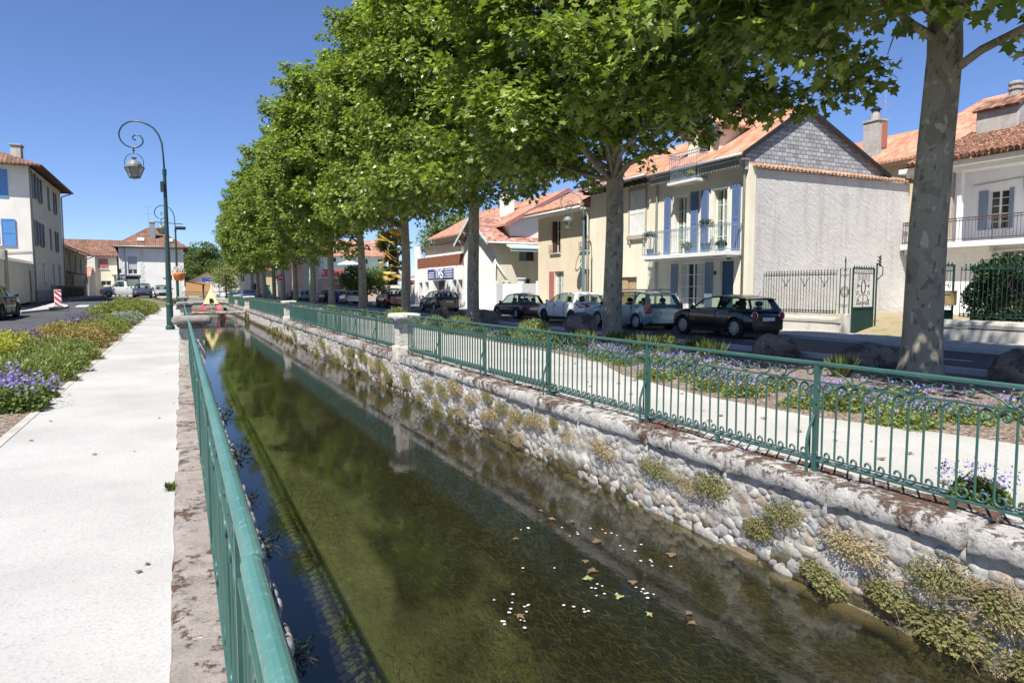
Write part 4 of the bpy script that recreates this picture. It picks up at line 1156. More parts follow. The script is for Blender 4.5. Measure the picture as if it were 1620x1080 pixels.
for a, b_ in ((27.25, 28.5), (29.25, 30.3)):
    mb = MB(); fbox(mb, FR, a - 0.16, b_ + 0.16, 4.05, 4.25, 0.0, 0.12); fbox(mb, FR, a - .12, a, 4.25, 6.42, 0, 0.04); fbox(mb, FR, b_, b_ + .12, 4.25, 6.42, 0, 0.04); fbox(mb, FR, a - .12, b_ + .12, 6.42, 6.6, 0, 0.05)
    for u in (a, b_ - 0.1): fbox(mb, FR, u, u + 0.1, 3.85, 4.05, 0, 0.1)
    mb.build('window_surround', M['stonetrim'], h)
    m_ = (a + b_) / 2
    shutter(FR, a + .01, m_ - .006, 4.26, 6.41, h, 'trim', d=0.0, louv=False); shutter(FR, m_ + .006, b_ - .01, 4.26, 6.41, h, 'trim', d=0.0, louv=False)
door(FR, 27.9, 28.75, 0.12, 2.2, h, 'woodtan'); door(FR, 28.77, 29.8, 0.12, 2.2, h, 'woodtan', name='garage_door', d=-0.1)

# ---------------------------------------------------------------- tan house
h = thing('townhouse', 'tan rendered house with dark red shutters beside the blue green lamp post', 'house', (24, 35.3, 0))
mb = MB(); wall(mb, FR, 32.2, 38.3, 0, 6.2, [(35.5, 36.6, 3.75, 5.66), (32.3, 33.1, 3.75, 5.66), (35.1, 36.2, 0.5, 2.65), (32.3, 32.9, 0.12, 2.7)])
mb.poly([(FX, 38.3, 0), (FX, 38.3, 6.2), (25, 38.3, 8.3), (30, 38.3, 6.2), (30, 38.3, 0)][::-1])
mb.build('wall', M['tan'], h)
mb = MB(); slab(mb, [(19.75, 32.25, 6.2), (25, 32.25, 8.75), (25, 38.95, 8.75), (19.75, 38.95, 6.2)][::-1]); slab(mb, [(30.5, 32.25, 6.2), (25, 32.25, 8.75), (25, 38.95, 8.75), (30.5, 38.95, 6.2)])
rf = mb.build('roof', M['roofpink'], h)
mb = MB()
for i in range(30):
    y = 32.35 + 6.5 * i / 29; mb.tube([(19.68, y, 6.2), (20.6, y, 6.645)], 0.085, 6)
mb.build('eave_tiles', M['roofpink'], rf)
mb = MB(); fbox(mb, FR, 32.25, 38.9, 5.96, 6.06, 0.0, 0.62); mb.build('soffit', M['trim'], h)
gutter(FR, 32.25, 38.95, 6.06, h, 0.68, 0.07, 'pipe'); pipe(FR, 32.35, 0.1, 6.1, h, col='pipe', swan=(0.3, 0.55))
for a, b_ in ((35.5, 36.6), (32.3, 33.1)):
    window(FR, a, b_, 3.75, 5.66, h, 2, 3, sill='trim')
    shutter(FR, b_ - 0.42, b_ - 0.02, 3.78, 5.64, h, 'maroon', d=-0.12)
    mb = MB(); railbars(mb, FR.P(a - .1, 0, .14)[:2], FR.P(b_ + .1, 0, .14)[:2], 3.78, 4.2, 0.1, 0.007, (0, 1), 0.012)
    for u in (a - .1, b_ + .1): railbars(mb, FR.P(u, 0, 0)[:2], FR.P(u, 0, .14)[:2], 3.78, 4.2, 0.1, 0.007, (0, 1), 0.012)
    mb.build('window_guard', M['brownmetal'], h)
window(FR, 35.1, 36.2, 0.5, 2.65, h, 2, 3, curtain='curtain'); shutter(FR, 36.22, 36.75, 0.5, 2.65, h, 'rosewood')
door(FR, 32.3, 32.9, 0.12, 2.7, h, 'maroon')

# ---------------------------------------------------------------- court wall with its gates
t = thing('gate_wall', 'low white court wall with pale panelled gates beside the tan house', 'wall', (FX, 41.5, 0))
for a, b_, z in ((38.32, 38.6, 2.1), (40.8, 41.15, 2.25), (41.152, 43.298, 1.95), (43.3, 43.6, 2.1), (44.9, 45.18, 2.2)):
    mb = MB(); fbox(mb, FR, a, b_, 0, z, -0.3, 0.0); mb.build('pier' if b_ - a < 1 else 'wall', M['white'], t)
for a in ((40.75, 41.2, 2.252, 2.36), (43.25, 43.65, 2.102, 2.2)): mb = MB(); fbox(mb, FR, *a, -0.36, 0.06); mb.build('cap', M['trim'], t)
for a, b_ in ((38.62, 40.78), (43.62, 44.88)):
    mb = MB(); fbox(mb, FR, a, b_, 0.1, 1.95, -0.16, -0.1)
    for k in range(5):
        u = a + (b_ - a) * (k + .5) / 5; fbox(mb, FR, u - 0.02, u + 0.02, 0.1, 1.95, -0.1, -0.085)
    mb.build('gate', M['greyblock'], t)

# ---------------------------------------------------------------- white gabled house
h = thing('gabled_house', 'white house with its gable to the street and a worn tile roof', 'house', (25, 48, 0))
mb = MB(); wall(mb, FR, 45.2, 50.9, 0, 5.0, [(48.7, 49.7, 0.12, 2.4)], top=[(50.9, 5.15), (48.2, 6.75), (45.2, 5.05)])
mb.poly([(FX, 50.9, 0), (FX, 50.9, 5.15), (31, 50.9, 5.15), (31, 50.9, 0)]); mb.poly([(31, 45.2, 0), (31, 50.9, 0), (31, 50.9, 5.0), (31, 48.2, 6.75), (31, 45.2, 5)])
mb.build('wall', M['white'], h)
SD = Fac((0, 45.2), (1, 0), (0, -1))
mb = MB(); wall(mb, SD, FX, 31, 0, 5.05, [(22.5, 23.75, 3.65, 4.75), (22.7, 23.5, 1.2, 2.4)]); mb.build('side_wall', M['cream'], h)
mb = MB(); slab(mb, [(19.75, 44.75, 4.95), (31, 44.75, 4.95), (31, 48.2, 7.0), (19.75, 48.2, 7.0)], 0.1); slab(mb, [(19.75, 51.4, 5.1), (31, 51.4, 5.1), (31, 48.2, 7.0), (19.75, 48.2, 7.0)][::-1], 0.1)
mb.build('roof', M['roofflat'], h)
mb = MB()
for a, b_ in (((44.75, 4.95), (48.2, 7.0)), ((51.4, 5.1), (48.2, 7.0))):
    mb.prism([(19.72, a[0], a[1] + .03), (19.72, b_[0], b_[1] + .03), (19.72, b_[0], b_[1] - .2), (19.72, a[0], a[1] - .2)], (0.028, 0, 0))
mb.build('verge_board', M['tealwall'], h)
mb = MB()
for y, z in ((46, 5.3), (47.2, 6.0), (49.4, 5.95), (50.4, 5.35)): mb.tube([(19.78, y, z), (20.4, y, z - .15), (20.4, y, z - 0.7)], 0.035, 5); mb.tube([(19.8, y, z - .05), (20.4, y, z - 0.65)], 0.03, 5)
mb.build('gable_brackets', M['tealwall'], h)
door(FR, 48.7, 49.7, 0.12, 2.4, h, 'woodtan')
window(SD, 22.5, 23.75, 3.65, 4.75, h, 2, 1, col='slateblue', sill='trim'); shutter(SD, 22.52, 23.1, 3.67, 4.73, h, 'bluegrey', d=-0.12)
window(SD, 22.7, 23.5, 1.2, 2.4, h, 2, 2)
mb = MB(); mb.tube([(20.6, 45.1, 4.95), (20.7, 45.05, 4.6), (20.9, 45.1, 4.2), (21.2, 45.1, 4.0)], 0.05, 7); mb.tube([(20.5, 45.1, 4.0), (20.5, 45.1, 0.2)], 0.05, 7); mb.tube([(20.5, 45.05, 3.6), (22.3, 45.05, 1.2)], 0.05, 7); mb.build('drainpipe', M['pipe'], h, smooth=True)
mb = MB(); slab(mb, [(21.2, 43.9, 4.55), (25.5, 43.9, 4.55), (25.5, 45.18, 4.95), (21.2, 45.18, 4.95)], 0.09); mb.box(21.25, 25.5, 43.95, 44.03, 4.28, 4.45); mb.build('lean_to', M['tealwall'], h)
gutter(SD, 19.8, 25.5, 4.9, h, 0.5, 0.07, 'pipe')

# ---------------------------------------------------------------- big roof behind
h = thing('rear_house', 'large house behind the court with a long faded pink roof and a wide pale chimney', 'house', (28, 50, 0))
mb = MB()
mb.poly([(21.9, 45.6, 0), (31, 45.6, 0), (31, 45.6, 6.6), (26.6, 45.6, 8.85), (21.9, 45.6, 6.45)])
mb.poly([(21.9, 45.6, 0), (21.9, 45.6, 6.45), (21.9, 62, 6.45), (21.9, 62, 0)])
mb.poly([(21.9, 62, 0), (21.9, 62, 6.45), (26.6, 62, 8.85), (31, 62, 6.6), (31, 62, 0)])
mb.build('wall', M['white'], h)
mb = MB(); slab(mb, [(21.3, 45.1, 6.3), (26.6, 45.1, 9.15), (26.6, 62.5, 9.15), (21.3, 62.5, 6.3)][::-1], 0.14); slab(mb, [(32, 45.1, 6.3), (26.6, 45.1, 9.15), (26.6, 62.5, 9.15), (32, 62.5, 6.3)], 0.14)
mb.build('roof', M['roofpink'], h)
mb = MB(); mb.prism([(21.3, 45.07, 6.34), (26.6, 45.07, 9.19), (26.6, 45.07, 8.9), (21.3, 45.07, 6.05)], (0, .028, 0)); mb.prism([(26.6, 45.07, 9.19), (32, 45.07, 6.34), (32, 45.07, 6.05), (26.6, 45.07, 8.9)], (0, .028, 0)); mb.build('verge_board', M['rosewood'], h)
chimney(23.6, 49.6, 7.0, 9.25, 0.7, 1.25, h, 'white', 'black')

# ---------------------------------------------------------------- shop
h = thing('shop_building', 'low white shop with red brown boarded parapet and a blue and white sign', 'shop', (24, 57, 0))
sh = [(51.2, 52.2, 0.12, 2.35), (52.5, 53.4, 0.12, 2.35), (55.2, 58.4, 0.12, 2.35), (59.5, 60.6, 0.12, 2.25), (61.3, 62.3, 0.12, 2.2)]
mb = MB(); wall(mb, FR, 50.95, 63.6, 0, 3.46, sh, depth=0.7)
mb.poly([(FX, 63.6, 0), (FX, 63.6, 3.46), (32, 63.6, 3.46), (32, 63.6, 0)]); mb.poly([(FX, 50.95, 3.46), (21.5, 50.95, 3.46), (21.5, 63.6, 3.46), (FX, 63.6, 3.46)])
mb.box(21.5, 30, 54.2, 63.6, 3.3, 5.45)
mb.build('wall', M['white'], h)
mb = MB(); mb.box(20.42, 20.7, 62.7, 63.65, 3.47, 5.65); mb.build('corner_pier', M['white'], h)
for a, b_, c, e in sh:
    if b_ - a > 2: window(FR, a, b_, c, e, h, 3, 1, col='darkwood', d=-0.6, name='shop_window')
    else: window(FR, a, b_, c, e, h, 1, 2, col='brownmetal', d=-0.6, name='shop_door')
mb = MB(); n = 76
for i in range(n):
    u = 51.0 + 11.7 * i / n; fbox(mb, FR, u, u + 11.7 / n - 0.012, 3.5, 4.4, -0.06, -0.02)
for i in range(9):
    u = 51.0 + 11.6 * i / 8; fbox(mb, FR, u - 0.04, u + 0.04, 3.47, 4.46, -0.018, 0.03)
fbox(mb, FR, 50.97, 62.75, 4.38, 4.45, -0.09, -0.062)
mb.build('boarded_parapet', M['brownboard'], h)
mb = MB(); slab(mb, [(21.2, 53.9, 5.5), (26, 53.9, 6.3), (26, 64, 6.3), (21.2, 64, 5.5)][::-1], 0.12); mb.build('roof', M['roofbrown'], h)
# sign board with its letters
mb = MB(); fbox(mb, FR, 53.15, 59.6, 2.5, 3.34, 0.004, 0.06); sg = mb.build('sign_board', M['signblue'], h)
mb = MB()
def fstroke(pts, wd=0.13, d0=0.06, d1=0.075):
    for ks, ((ua, za), (ub, zb)) in enumerate(zip(pts[:-1], pts[1:])):
        d1 = d1 + .0025
        du, dz = ub - ua, zb - za; L = math.hypot(du, dz) or 1; nu, nz = -dz / L * wd / 2, du / L * wd / 2; eu, ez = du / L * wd * .3, dz / L * wd * .3
        q4 = [(ua + nu - eu, za + nz - ez), (ub + nu + eu, zb + nz + ez), (ub - nu + eu, zb - nz + ez), (ua - nu - eu, za - nz - ez)]
        mb.prism([FR.P(u, z, d0 - .01 - .001 * ks) for u, z in q4], FR.nd * (d1 - d0 + .01 + .001 * ks))
UL = 57.55                                   # u decreases to the right for a reader in the street
def ch(u, z): return (UL - u, 2.58 + z)
H_ = 0.68
fstroke([ch(0.0, H_), ch(0.62, H_)], 0.15); fstroke([ch(0.31, H_), ch(0.31, 0)], 0.16)                       # T
fstroke([ch(0.78, 0), ch(0.78, H_), ch(1.05, 0.16), ch(1.32, H_), ch(1.32, 0)], 0.14, 0.061, 0.076)                       # M
fstroke([ch(2.02, H_ - .08), ch(1.88, H_), ch(1.62, H_), ch(1.52, H_ - .14), ch(1.6, .38), ch(1.92, .3), ch(2.02, .15), ch(1.92, 0), ch(1.6, 0), ch(1.5, .1)], 0.13, 0.06, 0.0765)   # S
for k in range(4):                                                # unreadable small lines either side
    z = 2.58 + k * 0.2
    a = 57.85; fbox(mb, FR, a, a + (1.55, 1.6, 1.35, 0.0)[k] + 0.01, z, z + 0.085, 0.06, 0.07)
    fbox(mb, FR, 53.3, 53.3 + (1.95, 1.7, 1.9, 1.85)[k], z, z + 0.085, 0.06, 0.07)
mb.build('sign_lettering', M['signwhite'], sg)

# ---------------------------------------------------------------- garden wall past the shop
t = thing('garden_wall', 'pale garden wall past the shop below the palm', 'wall', (FX, 69, 0))
mb = MB(); fbox(mb, FR, 63.62, 76, 0, 2.0, -0.3, 0); mb.build('wall', M['oldwhite'], t)
mb = MB(); slab(mb, [(20.0, 65.4, 2.55), (20.0, 67.8, 2.55), (21.4, 67.8, 2.95), (21.4, 65.4, 2.95)], 0.08); mb.box(20.5, 21.3, 65.5, 67.7, 2.0, 2.46); mb.build('tiled_porch', M['roofpink'], t)
t = thing('street_sign', 'small blue square sign on a thin post by the shop corner', 'sign', (19.9, 64.4, 0.1))
mb = MB(); mb.tube([(19.9, 64.4, 0.1), (19.9, 64.4, 3.3)], 0.03, 6); mb.build('post', M['gutter'], t)
mb = MB(); mb.box(19.6, 20.2, 64.34, 64.365, 2.6, 3.25); mb.build('sign_plate', plain('blue_sign', (0.03, 0.14, 0.5), 0.4), t, bevel=0.008)

# ---------------------------------------------------------------- house with terrace
h = thing('terrace_house', 'pink and pale teal house with a terrace and white parasol across the street end', 'house', (21, 95, 0))
TF = Fac((0, 93), (1, 0), (0, -1))
mb = MB(); wall(mb, TF, 16.6, 25.8, 2.9, 6.1, [(18.2, 18.9, 5.2, 5.8), (20.4, 21.0, 5.0, 5.7), (22.6, 23.2, 5.0, 5.7), (21.6, 22.9, 3.1, 4.7), (24.6, 25.3, 5.0, 5.7)])
mb.poly([(16.6, 93, 0), (16.6, 93, 6.1), (16.6, 104, 6.1), (16.6, 104, 0)])
mb.build('upper_wall', M['tealwall'], h)
for a, b_, c, e in [(18.2, 18.9, 5.2, 5.8), (20.4, 21.0, 5.0, 5.7), (22.6, 23.2, 5.0, 5.7), (21.6, 22.9, 3.1, 4.7), (24.6, 25.3, 5.0, 5.7)]: window(TF, a, b_, c, e, h, 2, 1, col='teal')
TG = Fac((0, 89.5), (1, 0), (0, -1))
mb = MB(); wall(mb, TG, 16.4, 25.8, 0, 2.9, [(18.0, 18.9, 0.2, 2.2), (20.6, 22.2, 0.2, 2.3)]); mb.poly([(16.4, 89.5, 0), (16.4, 89.5, 2.9), (16.4, 93, 2.9), (16.4, 93, 0)]); mb.build('lower_wall', M['pink'], h)
door(TG, 18.0, 18.9, 0.2, 2.2, h, 'woodtan'); window(TG, 20.6, 22.2, 0.2, 2.3, h, 2, 1, col='slateblue')
mb = MB(); mb.box(16.2, 26, 89.2, 92.99, 2.91, 3.06); tr = mb.build('terrace', M['trim'], h)
mb = MB(); mb.box(16.3, 19.3, 89.25, 89.29, 3.1, 4.1); mb.build('terrace_screen', M['pinkpanel'], tr)
mb = MB(); railbars(mb, (19.3, 89.27), (26, 89.27), 3.1, 4.1, 0.14, 0.012); mb.box(20.6, 21.5, 89.3, 89.33, 3.12, 4.0); mb.box(22.3, 24.2, 89.3, 89.33, 3.12, 4.0); mb.build('terrace_railing', M['teal'], tr)
mb = MB(); slab(mb, [(15.9, 92.3, 6.05), (26.6, 92.3, 6.05), (26.6, 98, 8.5), (19.2, 98, 8.5)], 0.14); slab(mb, [(15.9, 104, 6.05), (15.9, 92.3, 6.05), (19.2, 98, 8.5)][::-1] if False else [(15.9, 92.3, 6.05), (19.2, 98, 8.5), (15.9, 104, 6.05)], 0.14)
mb.build('roof', M['roofpink'], h)
t = thing('parasol', 'open white parasol on the terrace of the teal house', 'parasol', (20.2, 91, 3.06))
mb = MB(); mb.tube([(20.2, 91, 3.06), (20.2, 91, 5.3)], 0.03, 6); mb.build('pole', M['trim'], t)
mb = MB(); mb.lathe([(0.03, 5.38), (1.55, 4.86), (1.56, 4.78), (0.03, 5.3)], (20.2, 91, 0), 8, cap=False); mb.build('canopy', M['canvas'], t)

# ---------------------------------------------------------------- far houses on the right
def simple_house(label, x0, x1, y0, y1, z1, zr, mat, roof, ridge='x', wins=(), wcol='trim', shut=None, z0=0.0, name='far_house', over=0.5, hip=0.0):
    h = thing(name, label, 'house', ((x0 + x1) / 2, (y0 + y1) / 2, z0))
    F0 = Fac((0, y0), (1, 0), (0, -1)); F1 = Fac((x0, 0), (0, 1), (-1, 0)); F2 = Fac((x1, 0), (0, 1), (1, 0))
    mb = MB()
    wall(mb, F0, x0, x1, z0, z1, [w_[1:5] for w_ in wins if w_[0] == 'f'])
    wall(mb, F1, y0, y1, z0, z1, [w_[1:5] for w_ in wins if w_[0] == 'l']); wall(mb, F2, y0, y1, z0, z1, [w_[1:5] for w_ in wins if w_[0] == 'r'])
    mb.poly([(x0, y1, z0), (x0, y1, z1), (x1, y1, z1), (x1, y1, z0)])
    xm, ym = (x0 + x1) / 2, (y0 + y1) / 2
    if ridge == 'x' and not hip: mb.poly([(x0, y0, z1), (x0, ym, zr - .1), (x0, y1, z1)][::-1]); mb.poly([(x1, y0, z1), (x1, ym, zr - .1), (x1, y1, z1)])
    if ridge == 'y' and not hip: mb.poly([(x0, y0, z1), (x1, y0, z1), (xm, y0, zr - .1)]); mb.poly([(x0, y1, z1), (x1, y1, z1), (xm, y1, zr - .1)][::-1])
    mb.build('wall', M[mat], h)
    o_ = over; mb = MB()
    if ridge == 'x':
        a, b_ = x0 - o_ + hip, x1 + o_ - hip
        slab(mb, [(x0 - o_, y0 - o_, z1 - .1), (x1 + o_, y0 - o_, z1 - .1), (b_, ym, zr), (a, ym, zr)], 0.13); slab(mb, [(x1 + o_, y1 + o_, z1 - .1), (x0 - o_, y1 + o_, z1 - .1), (a, ym, zr), (b_, ym, zr)], 0.13)
        if hip: slab(mb, [(x0 - o_, y1 + o_, z1 - .1), (x0 - o_, y0 - o_, z1 - .1), (a, ym, zr)], 0.13); slab(mb, [(x1 + o_, y0 - o_, z1 - .1), (x1 + o_, y1 + o_, z1 - .1), (b_, ym, zr)], 0.13)
    else:
        a, b_ = y0 - o_ + hip, y1 + o_ - hip
        slab(mb, [(x0 - o_, y1 + o_, z1 - .1), (x0 - o_, y0 - o_, z1 - .1), (xm, a, zr), (xm, b_, zr)], 0.13); slab(mb, [(x1 + o_, y0 - o_, z1 - .1), (x1 + o_, y1 + o_, z1 - .1), (xm, b_, zr), (xm, a, zr)], 0.13)
        if hip: slab(mb, [(x0 - o_, y0 - o_, z1 - .1), (x1 + o_, y0 - o_, z1 - .1), (xm, a, zr)], 0.13); slab(mb, [(x1 + o_, y1 + o_, z1 - .1), (x0 - o_, y1 + o_, z1 - .1), (xm, b_, zr)], 0.13)
    mb.build('roof', M[roof], h)
    for w_ in wins:
        F = {'f': F0, 'l': F1, 'r': F2}[w_[0]]; a, b_, c, e = w_[1:5]
        kind = w_[5] if len(w_) > 5 else 'win'
        if kind == 'door': door(F, a, b_, c, e, h, w_[6] if len(w_) > 6 else 'darkwood')
        else:
            window(F, a, b_, c, e, h, 2, 2, col=wcol, sill='trim')
            s = w_[6] if len(w_) > 6 else shut
            if kind == 'closed': m_ = (a + b_) / 2; shutter(F, a, m_ - .01, c, e, h, s, d=0.005, louv=False); shutter(F, m_ + .01, b_, c, e, h, s, d=0.005, louv=False)
            elif s: wd = (b_ - a) / 2; shutter(F, a - wd - .05, a - .05, c, e, h, s, louv=False); shutter(F, b_ + .05, b_ + wd + .05, c, e, h, s, louv=False)
    return h
simple_house('pinkish white house past the terrace house with a tall plain wall', 17.2, 27, 112, 124, 6.4, 8.6, 'pink', 'roofpink', 'x', [('f', 18.2, 19, 3.6, 5), ('f', 20.2, 21, 3.6, 5), ('f', 18.3, 19.2, 0.2, 2.2, 'door')])
simple_house('white low house with brown roof seen between the far trunks', 17, 27, 128, 139, 5.4, 7.6, 'white', 'roofbrown', 'x', [('f', 18.2, 19.2, 3.2, 4.4), ('f', 20.6, 21.6, 3.2, 4.4)])
simple_house('yellow house with a pale shop front behind the far trunks', 14.6, 22, 150, 160, 5.6, 7.6, 'yellow', 'roofpink', 'x', [('f', 15.6, 16.8, 0.2, 2.4, 'door', 'teal'), ('f', 17.6, 18.6, 3, 4.4)])
simple_house('grey weathered barn with a dark roof on the far right bank', 9.6, 14, 138, 150, 6.0, 8.2, 'oldwhite', 'roofbrown', 'y', [('f', 12.3, 13.2, 0.2, 2.6, 'door'), ('f', 10.3, 11, 3, 4.2)])

# ---------------------------------------------------------------- villa and its garden front
h = thing('villa', 'white villa with a loggia, iron railed balcony and old clay roof behind the hedge', 'villa', (33, 13, 0))
VF = Fac((30.2, 20.4), (0.0, -1), (-1, 0))        # u runs towards -Y
VB = Fac((32.2, 20.4), (0.0, -1), (-1, 0))
mb = MB()
wall(mb, VF, 0.0, 14, 0, 3.36, [(3.84, 4.75, 2.78, 3.14)], depth=0.25)
mb.poly([VF.P(0, 0), VF.P(0, 3.36), (32.2, 20.4, 3.36), (32.2, 20.4, 0)])
wall(mb, VB, 0.0, 14, 3.36, 6.9, [(2.15, 2.97, 4.2, 5.9)], depth=0.2)
mb.build('wall', M['white2'], h)
mb = MB(); fbox(mb, VF, 0, 0.4, 3.6, 6.6, -2.0, 0.0); mb.build('corner_pier', M['white2'], h)
mb = MB(); fbox(mb, VF, -0.02, 14, 3.362, 3.58, -2.0, 0.72); bal = mb.build('balcony', M['white2'], h)
mb = MB(); fbox(mb, VF, -0.02, 3.6, 3.14, 3.36, 0.002, 0.4); mb.build('balcony_corbel', M['white2'], bal)
mb = MB(); a, b_ = VF.P(0.05, 0, .66)[:2], VF.P(14, 0, .66)[:2]
railbars(mb, a, b_, 3.68, 4.56, 0.13, 0.010, (0.0, 0.88, 1.0), 0.02); railbars(mb, VF.P(0.05, 0, 0)[:2], a, 3.68, 4.56, 0.13, 0.01, (0, .88, 1), 0.02)
for i in range(8):
    p = VF.P(0.05 + i * 1.9, 0, .66); mb.tube([(p[0], p[1], 3.58), (p[0], p[1], 4.58)], 0.018, 5)
for i in range(50):
    p = VF.P(0.2 + i * 0.27, 4.5, .66); mb.tube([(p[0], p[1] + .045 * math.cos(k * math.pi / 4), p[2] + .045 * math.sin(k * math.pi / 4)) for k in range(9)], 0.007, 4)
mb.build('balcony_railing', M['brownmetal'], bal)
for u, m_ in ((1.6, 'stonetrim'), (1.98, 'trim')): mb = MB(); fbox(mb, VF, u, u + 0.17, 3.58, 6.6, -0.2, 0.0); mb.build('loggia_post', M[m_], h)
mb = MB(); fbox(mb, VF, -0.3, 14.2, 6.6, 6.8, -0.35, 0.12); mb.build('eave_beam', M['trim'], h)
mb = MB(); fbox(mb, VF, -0.4, 14.2, 6.8, 7.0, -2.2, 0.5); mb.build('soffit', M['trim'], h)
q = random.Random(9)
mb = MB(); slab(mb, [(29.5, 5.5, 7.1), (35.2, 5.5, 9.7), (35.2, 18.9, 9.7), (29.5, 20.3, 7.1)][::-1], 0.1)
rf = mb.build('roof', M['roofold'], h)
mb = MB(); y = 20.2
while y > 9.0:
    for k in range(17):
        x = 29.43 + k * 0.34; z = 7.12 + k * 0.34 * 0.4557
        if x > 35.0 or y > 20.3 - (x - 29.5) * .246: break
        dz = q.uniform(-0.012, 0.018); dy = q.uniform(-0.015, 0.015)
        mb.tube([(x, y + dy, z + dz), (x + 0.40, y + dy * .5, z + 0.182 + dz * .4)], [0.095, 0.075], 7, cap=True)
    y -= 0.235
mb.build('roof_tiles', M['roofold'], rf)
window(VB, 2.15, 2.97, 4.2, 5.9, h, 2, 5, sill=None)
shutter(VB, 1.74, 2.13, 4.2, 5.92, h, 'bluegrey', d=0.0); shutter(VB, 2.99, 3.16, 4.2, 5.92, h, 'bluegrey', d=0.0)
window(VF, 3.84, 4.75, 2.78, 3.14, h, 4, 1, col='gutter')
mb = MB(); mb.tube([VF.P(3.6, 3.2, .06), VF.P(3.6, 2.2, .06), VF.P(3.6, 0.2, .06)], 0.05, 8); mb.tube([VF.P(3.6, 3.15, .06), VF.P(6.5, 3.22, .06)], 0.05, 8); mb.build('drainpipe', M['pipe'], h, smooth=True)
mb = MB(); mb.tube([VB.P(u, z, .03) for u, z in ((1.5, 6.2), (3.5, 6.3), (3.55, 5.7), (6, 5.75))], .02, 5); mb.build('wall_cable', M['gutter'], h)
mb = MB(); mb.prism([(32.4, 19.1, 8.0), (34.4, 19.1, 9.0), (34.4, 19.1, 9.95), (33.2, 19.1, 9.9), (32.4, 19.1, 9.45)], (0, -1.75, 0)); chm = mb.build('chimney', M['concrete'], h, bevel=0.05)
mb = MB(); mb.lathe([(0.26, 9.85), (0.26, 10.35), (0.31, 10.36), (0.31, 10.45), (0.26, 10.46), (0.26, 10.57), (0.31, 10.58), (0.31, 10.67), (0.2, 10.72)], (33.5, 18.1, 0), 14); mb.build('chimney_stack', M['concrete'], chm)
mb = MB(); mb.prism([(32.3, 19.16, 9.42), (33.2, 19.16, 9.96), (34.5, 19.16, 10.02), (34.5, 19.16, 10.1), (33.15, 19.16, 10.06), (32.2, 19.16, 9.5)], (0, -1.88, 0)); mb.build('chimney_cap', M['roofold'], chm)

h = thing('rear_house', 'yellow house with bright orange roofs rising behind the villa and slate gable', 'house', (40, 24, 0))
RF = Fac((36.3, 0), (0, 1), (-1, 0))
mb = MB(); wall(mb, RF, 21.5, 33, 0, 8.6, [(23.7, 25.2, 7.35, 8.35)]); mb.poly([(36.3, 33, 0), (36.3, 33, 8.6), (39, 33, 10.7), (43, 33, 8.6), (43, 33, 0)]); mb.build('wall', M['yellow'], h)
window(RF, 23.7, 25.2, 7.35, 8.35, h, 2, 1, col='trim')
mb = MB(); fbox(mb, RF, 21.5, 33, 8.5, 8.72, 0.002, 0.3); mb.build('cornice', M['cream'], h)
mb = MB(); slab(mb, [(35.8, 21.5, 8.75), (39, 21.5, 10.85), (39, 33.3, 10.85), (35.8, 33.3, 8.75)][::-1], 0.14); slab(mb, [(43, 21.5, 8.6), (39, 21.5, 10.85), (39, 33.3, 10.85), (43, 33.3, 8.6)], .14); mb.build('roof', M['roofA'], h)
mb = MB(); slab(mb, [(37.0, 8, 9.0), (42, 8, 12.5), (42, 24.4, 12.5), (37.0, 27.6, 9.0)][::-1], 0.14); slab(mb, [(37.0, 27.6, 9.0), (42, 24.4, 12.5), (47, 27.6, 9.0)], 0.14); slab(mb, [(47, 8, 9), (42, 8, 12.5), (42, 24.4, 12.5), (47, 27.6, 9)], .14); mb.build('hipped_roof', M['roofA'], h)
ch_ = chimney(37.0, 27.5, 9.0, 11.3, .75, 1.0, h, 'concrete', 'concrete', over=0.06)
mb = MB(); mb.box(36.9, 37.36, 26.96, 26.998, 9.8, 11.25); mb.build('bare_bricks', M['brick'], ch_)
mb = MB(); mb.lathe([(0.26, 11.42), (0.26, 11.85)], (37.0, 27.5, 0), 12); mb.build('chimney_pot', M['concrete'], ch_)
mb = MB(); mb.lathe([(0.26, 12.0), (0.32, 12.05), (0.1, 12.25), (0.05, 12.26)], (37.0, 27.5, 0), 10)
for k in range(4): mb.tube([(37 + .24 * math.cos(k * 1.57), 27.5 + .24 * math.sin(k * 1.57), 11.8), (37 + .24 * math.cos(k * 1.57), 27.5 + .24 * math.sin(k * 1.57), 12.05)], 0.03, 5)
mb.build('chimney_cowl', M['black'], ch_)
aerial(37.4, 27.2, 10.2, 3.0, h, 0.8)

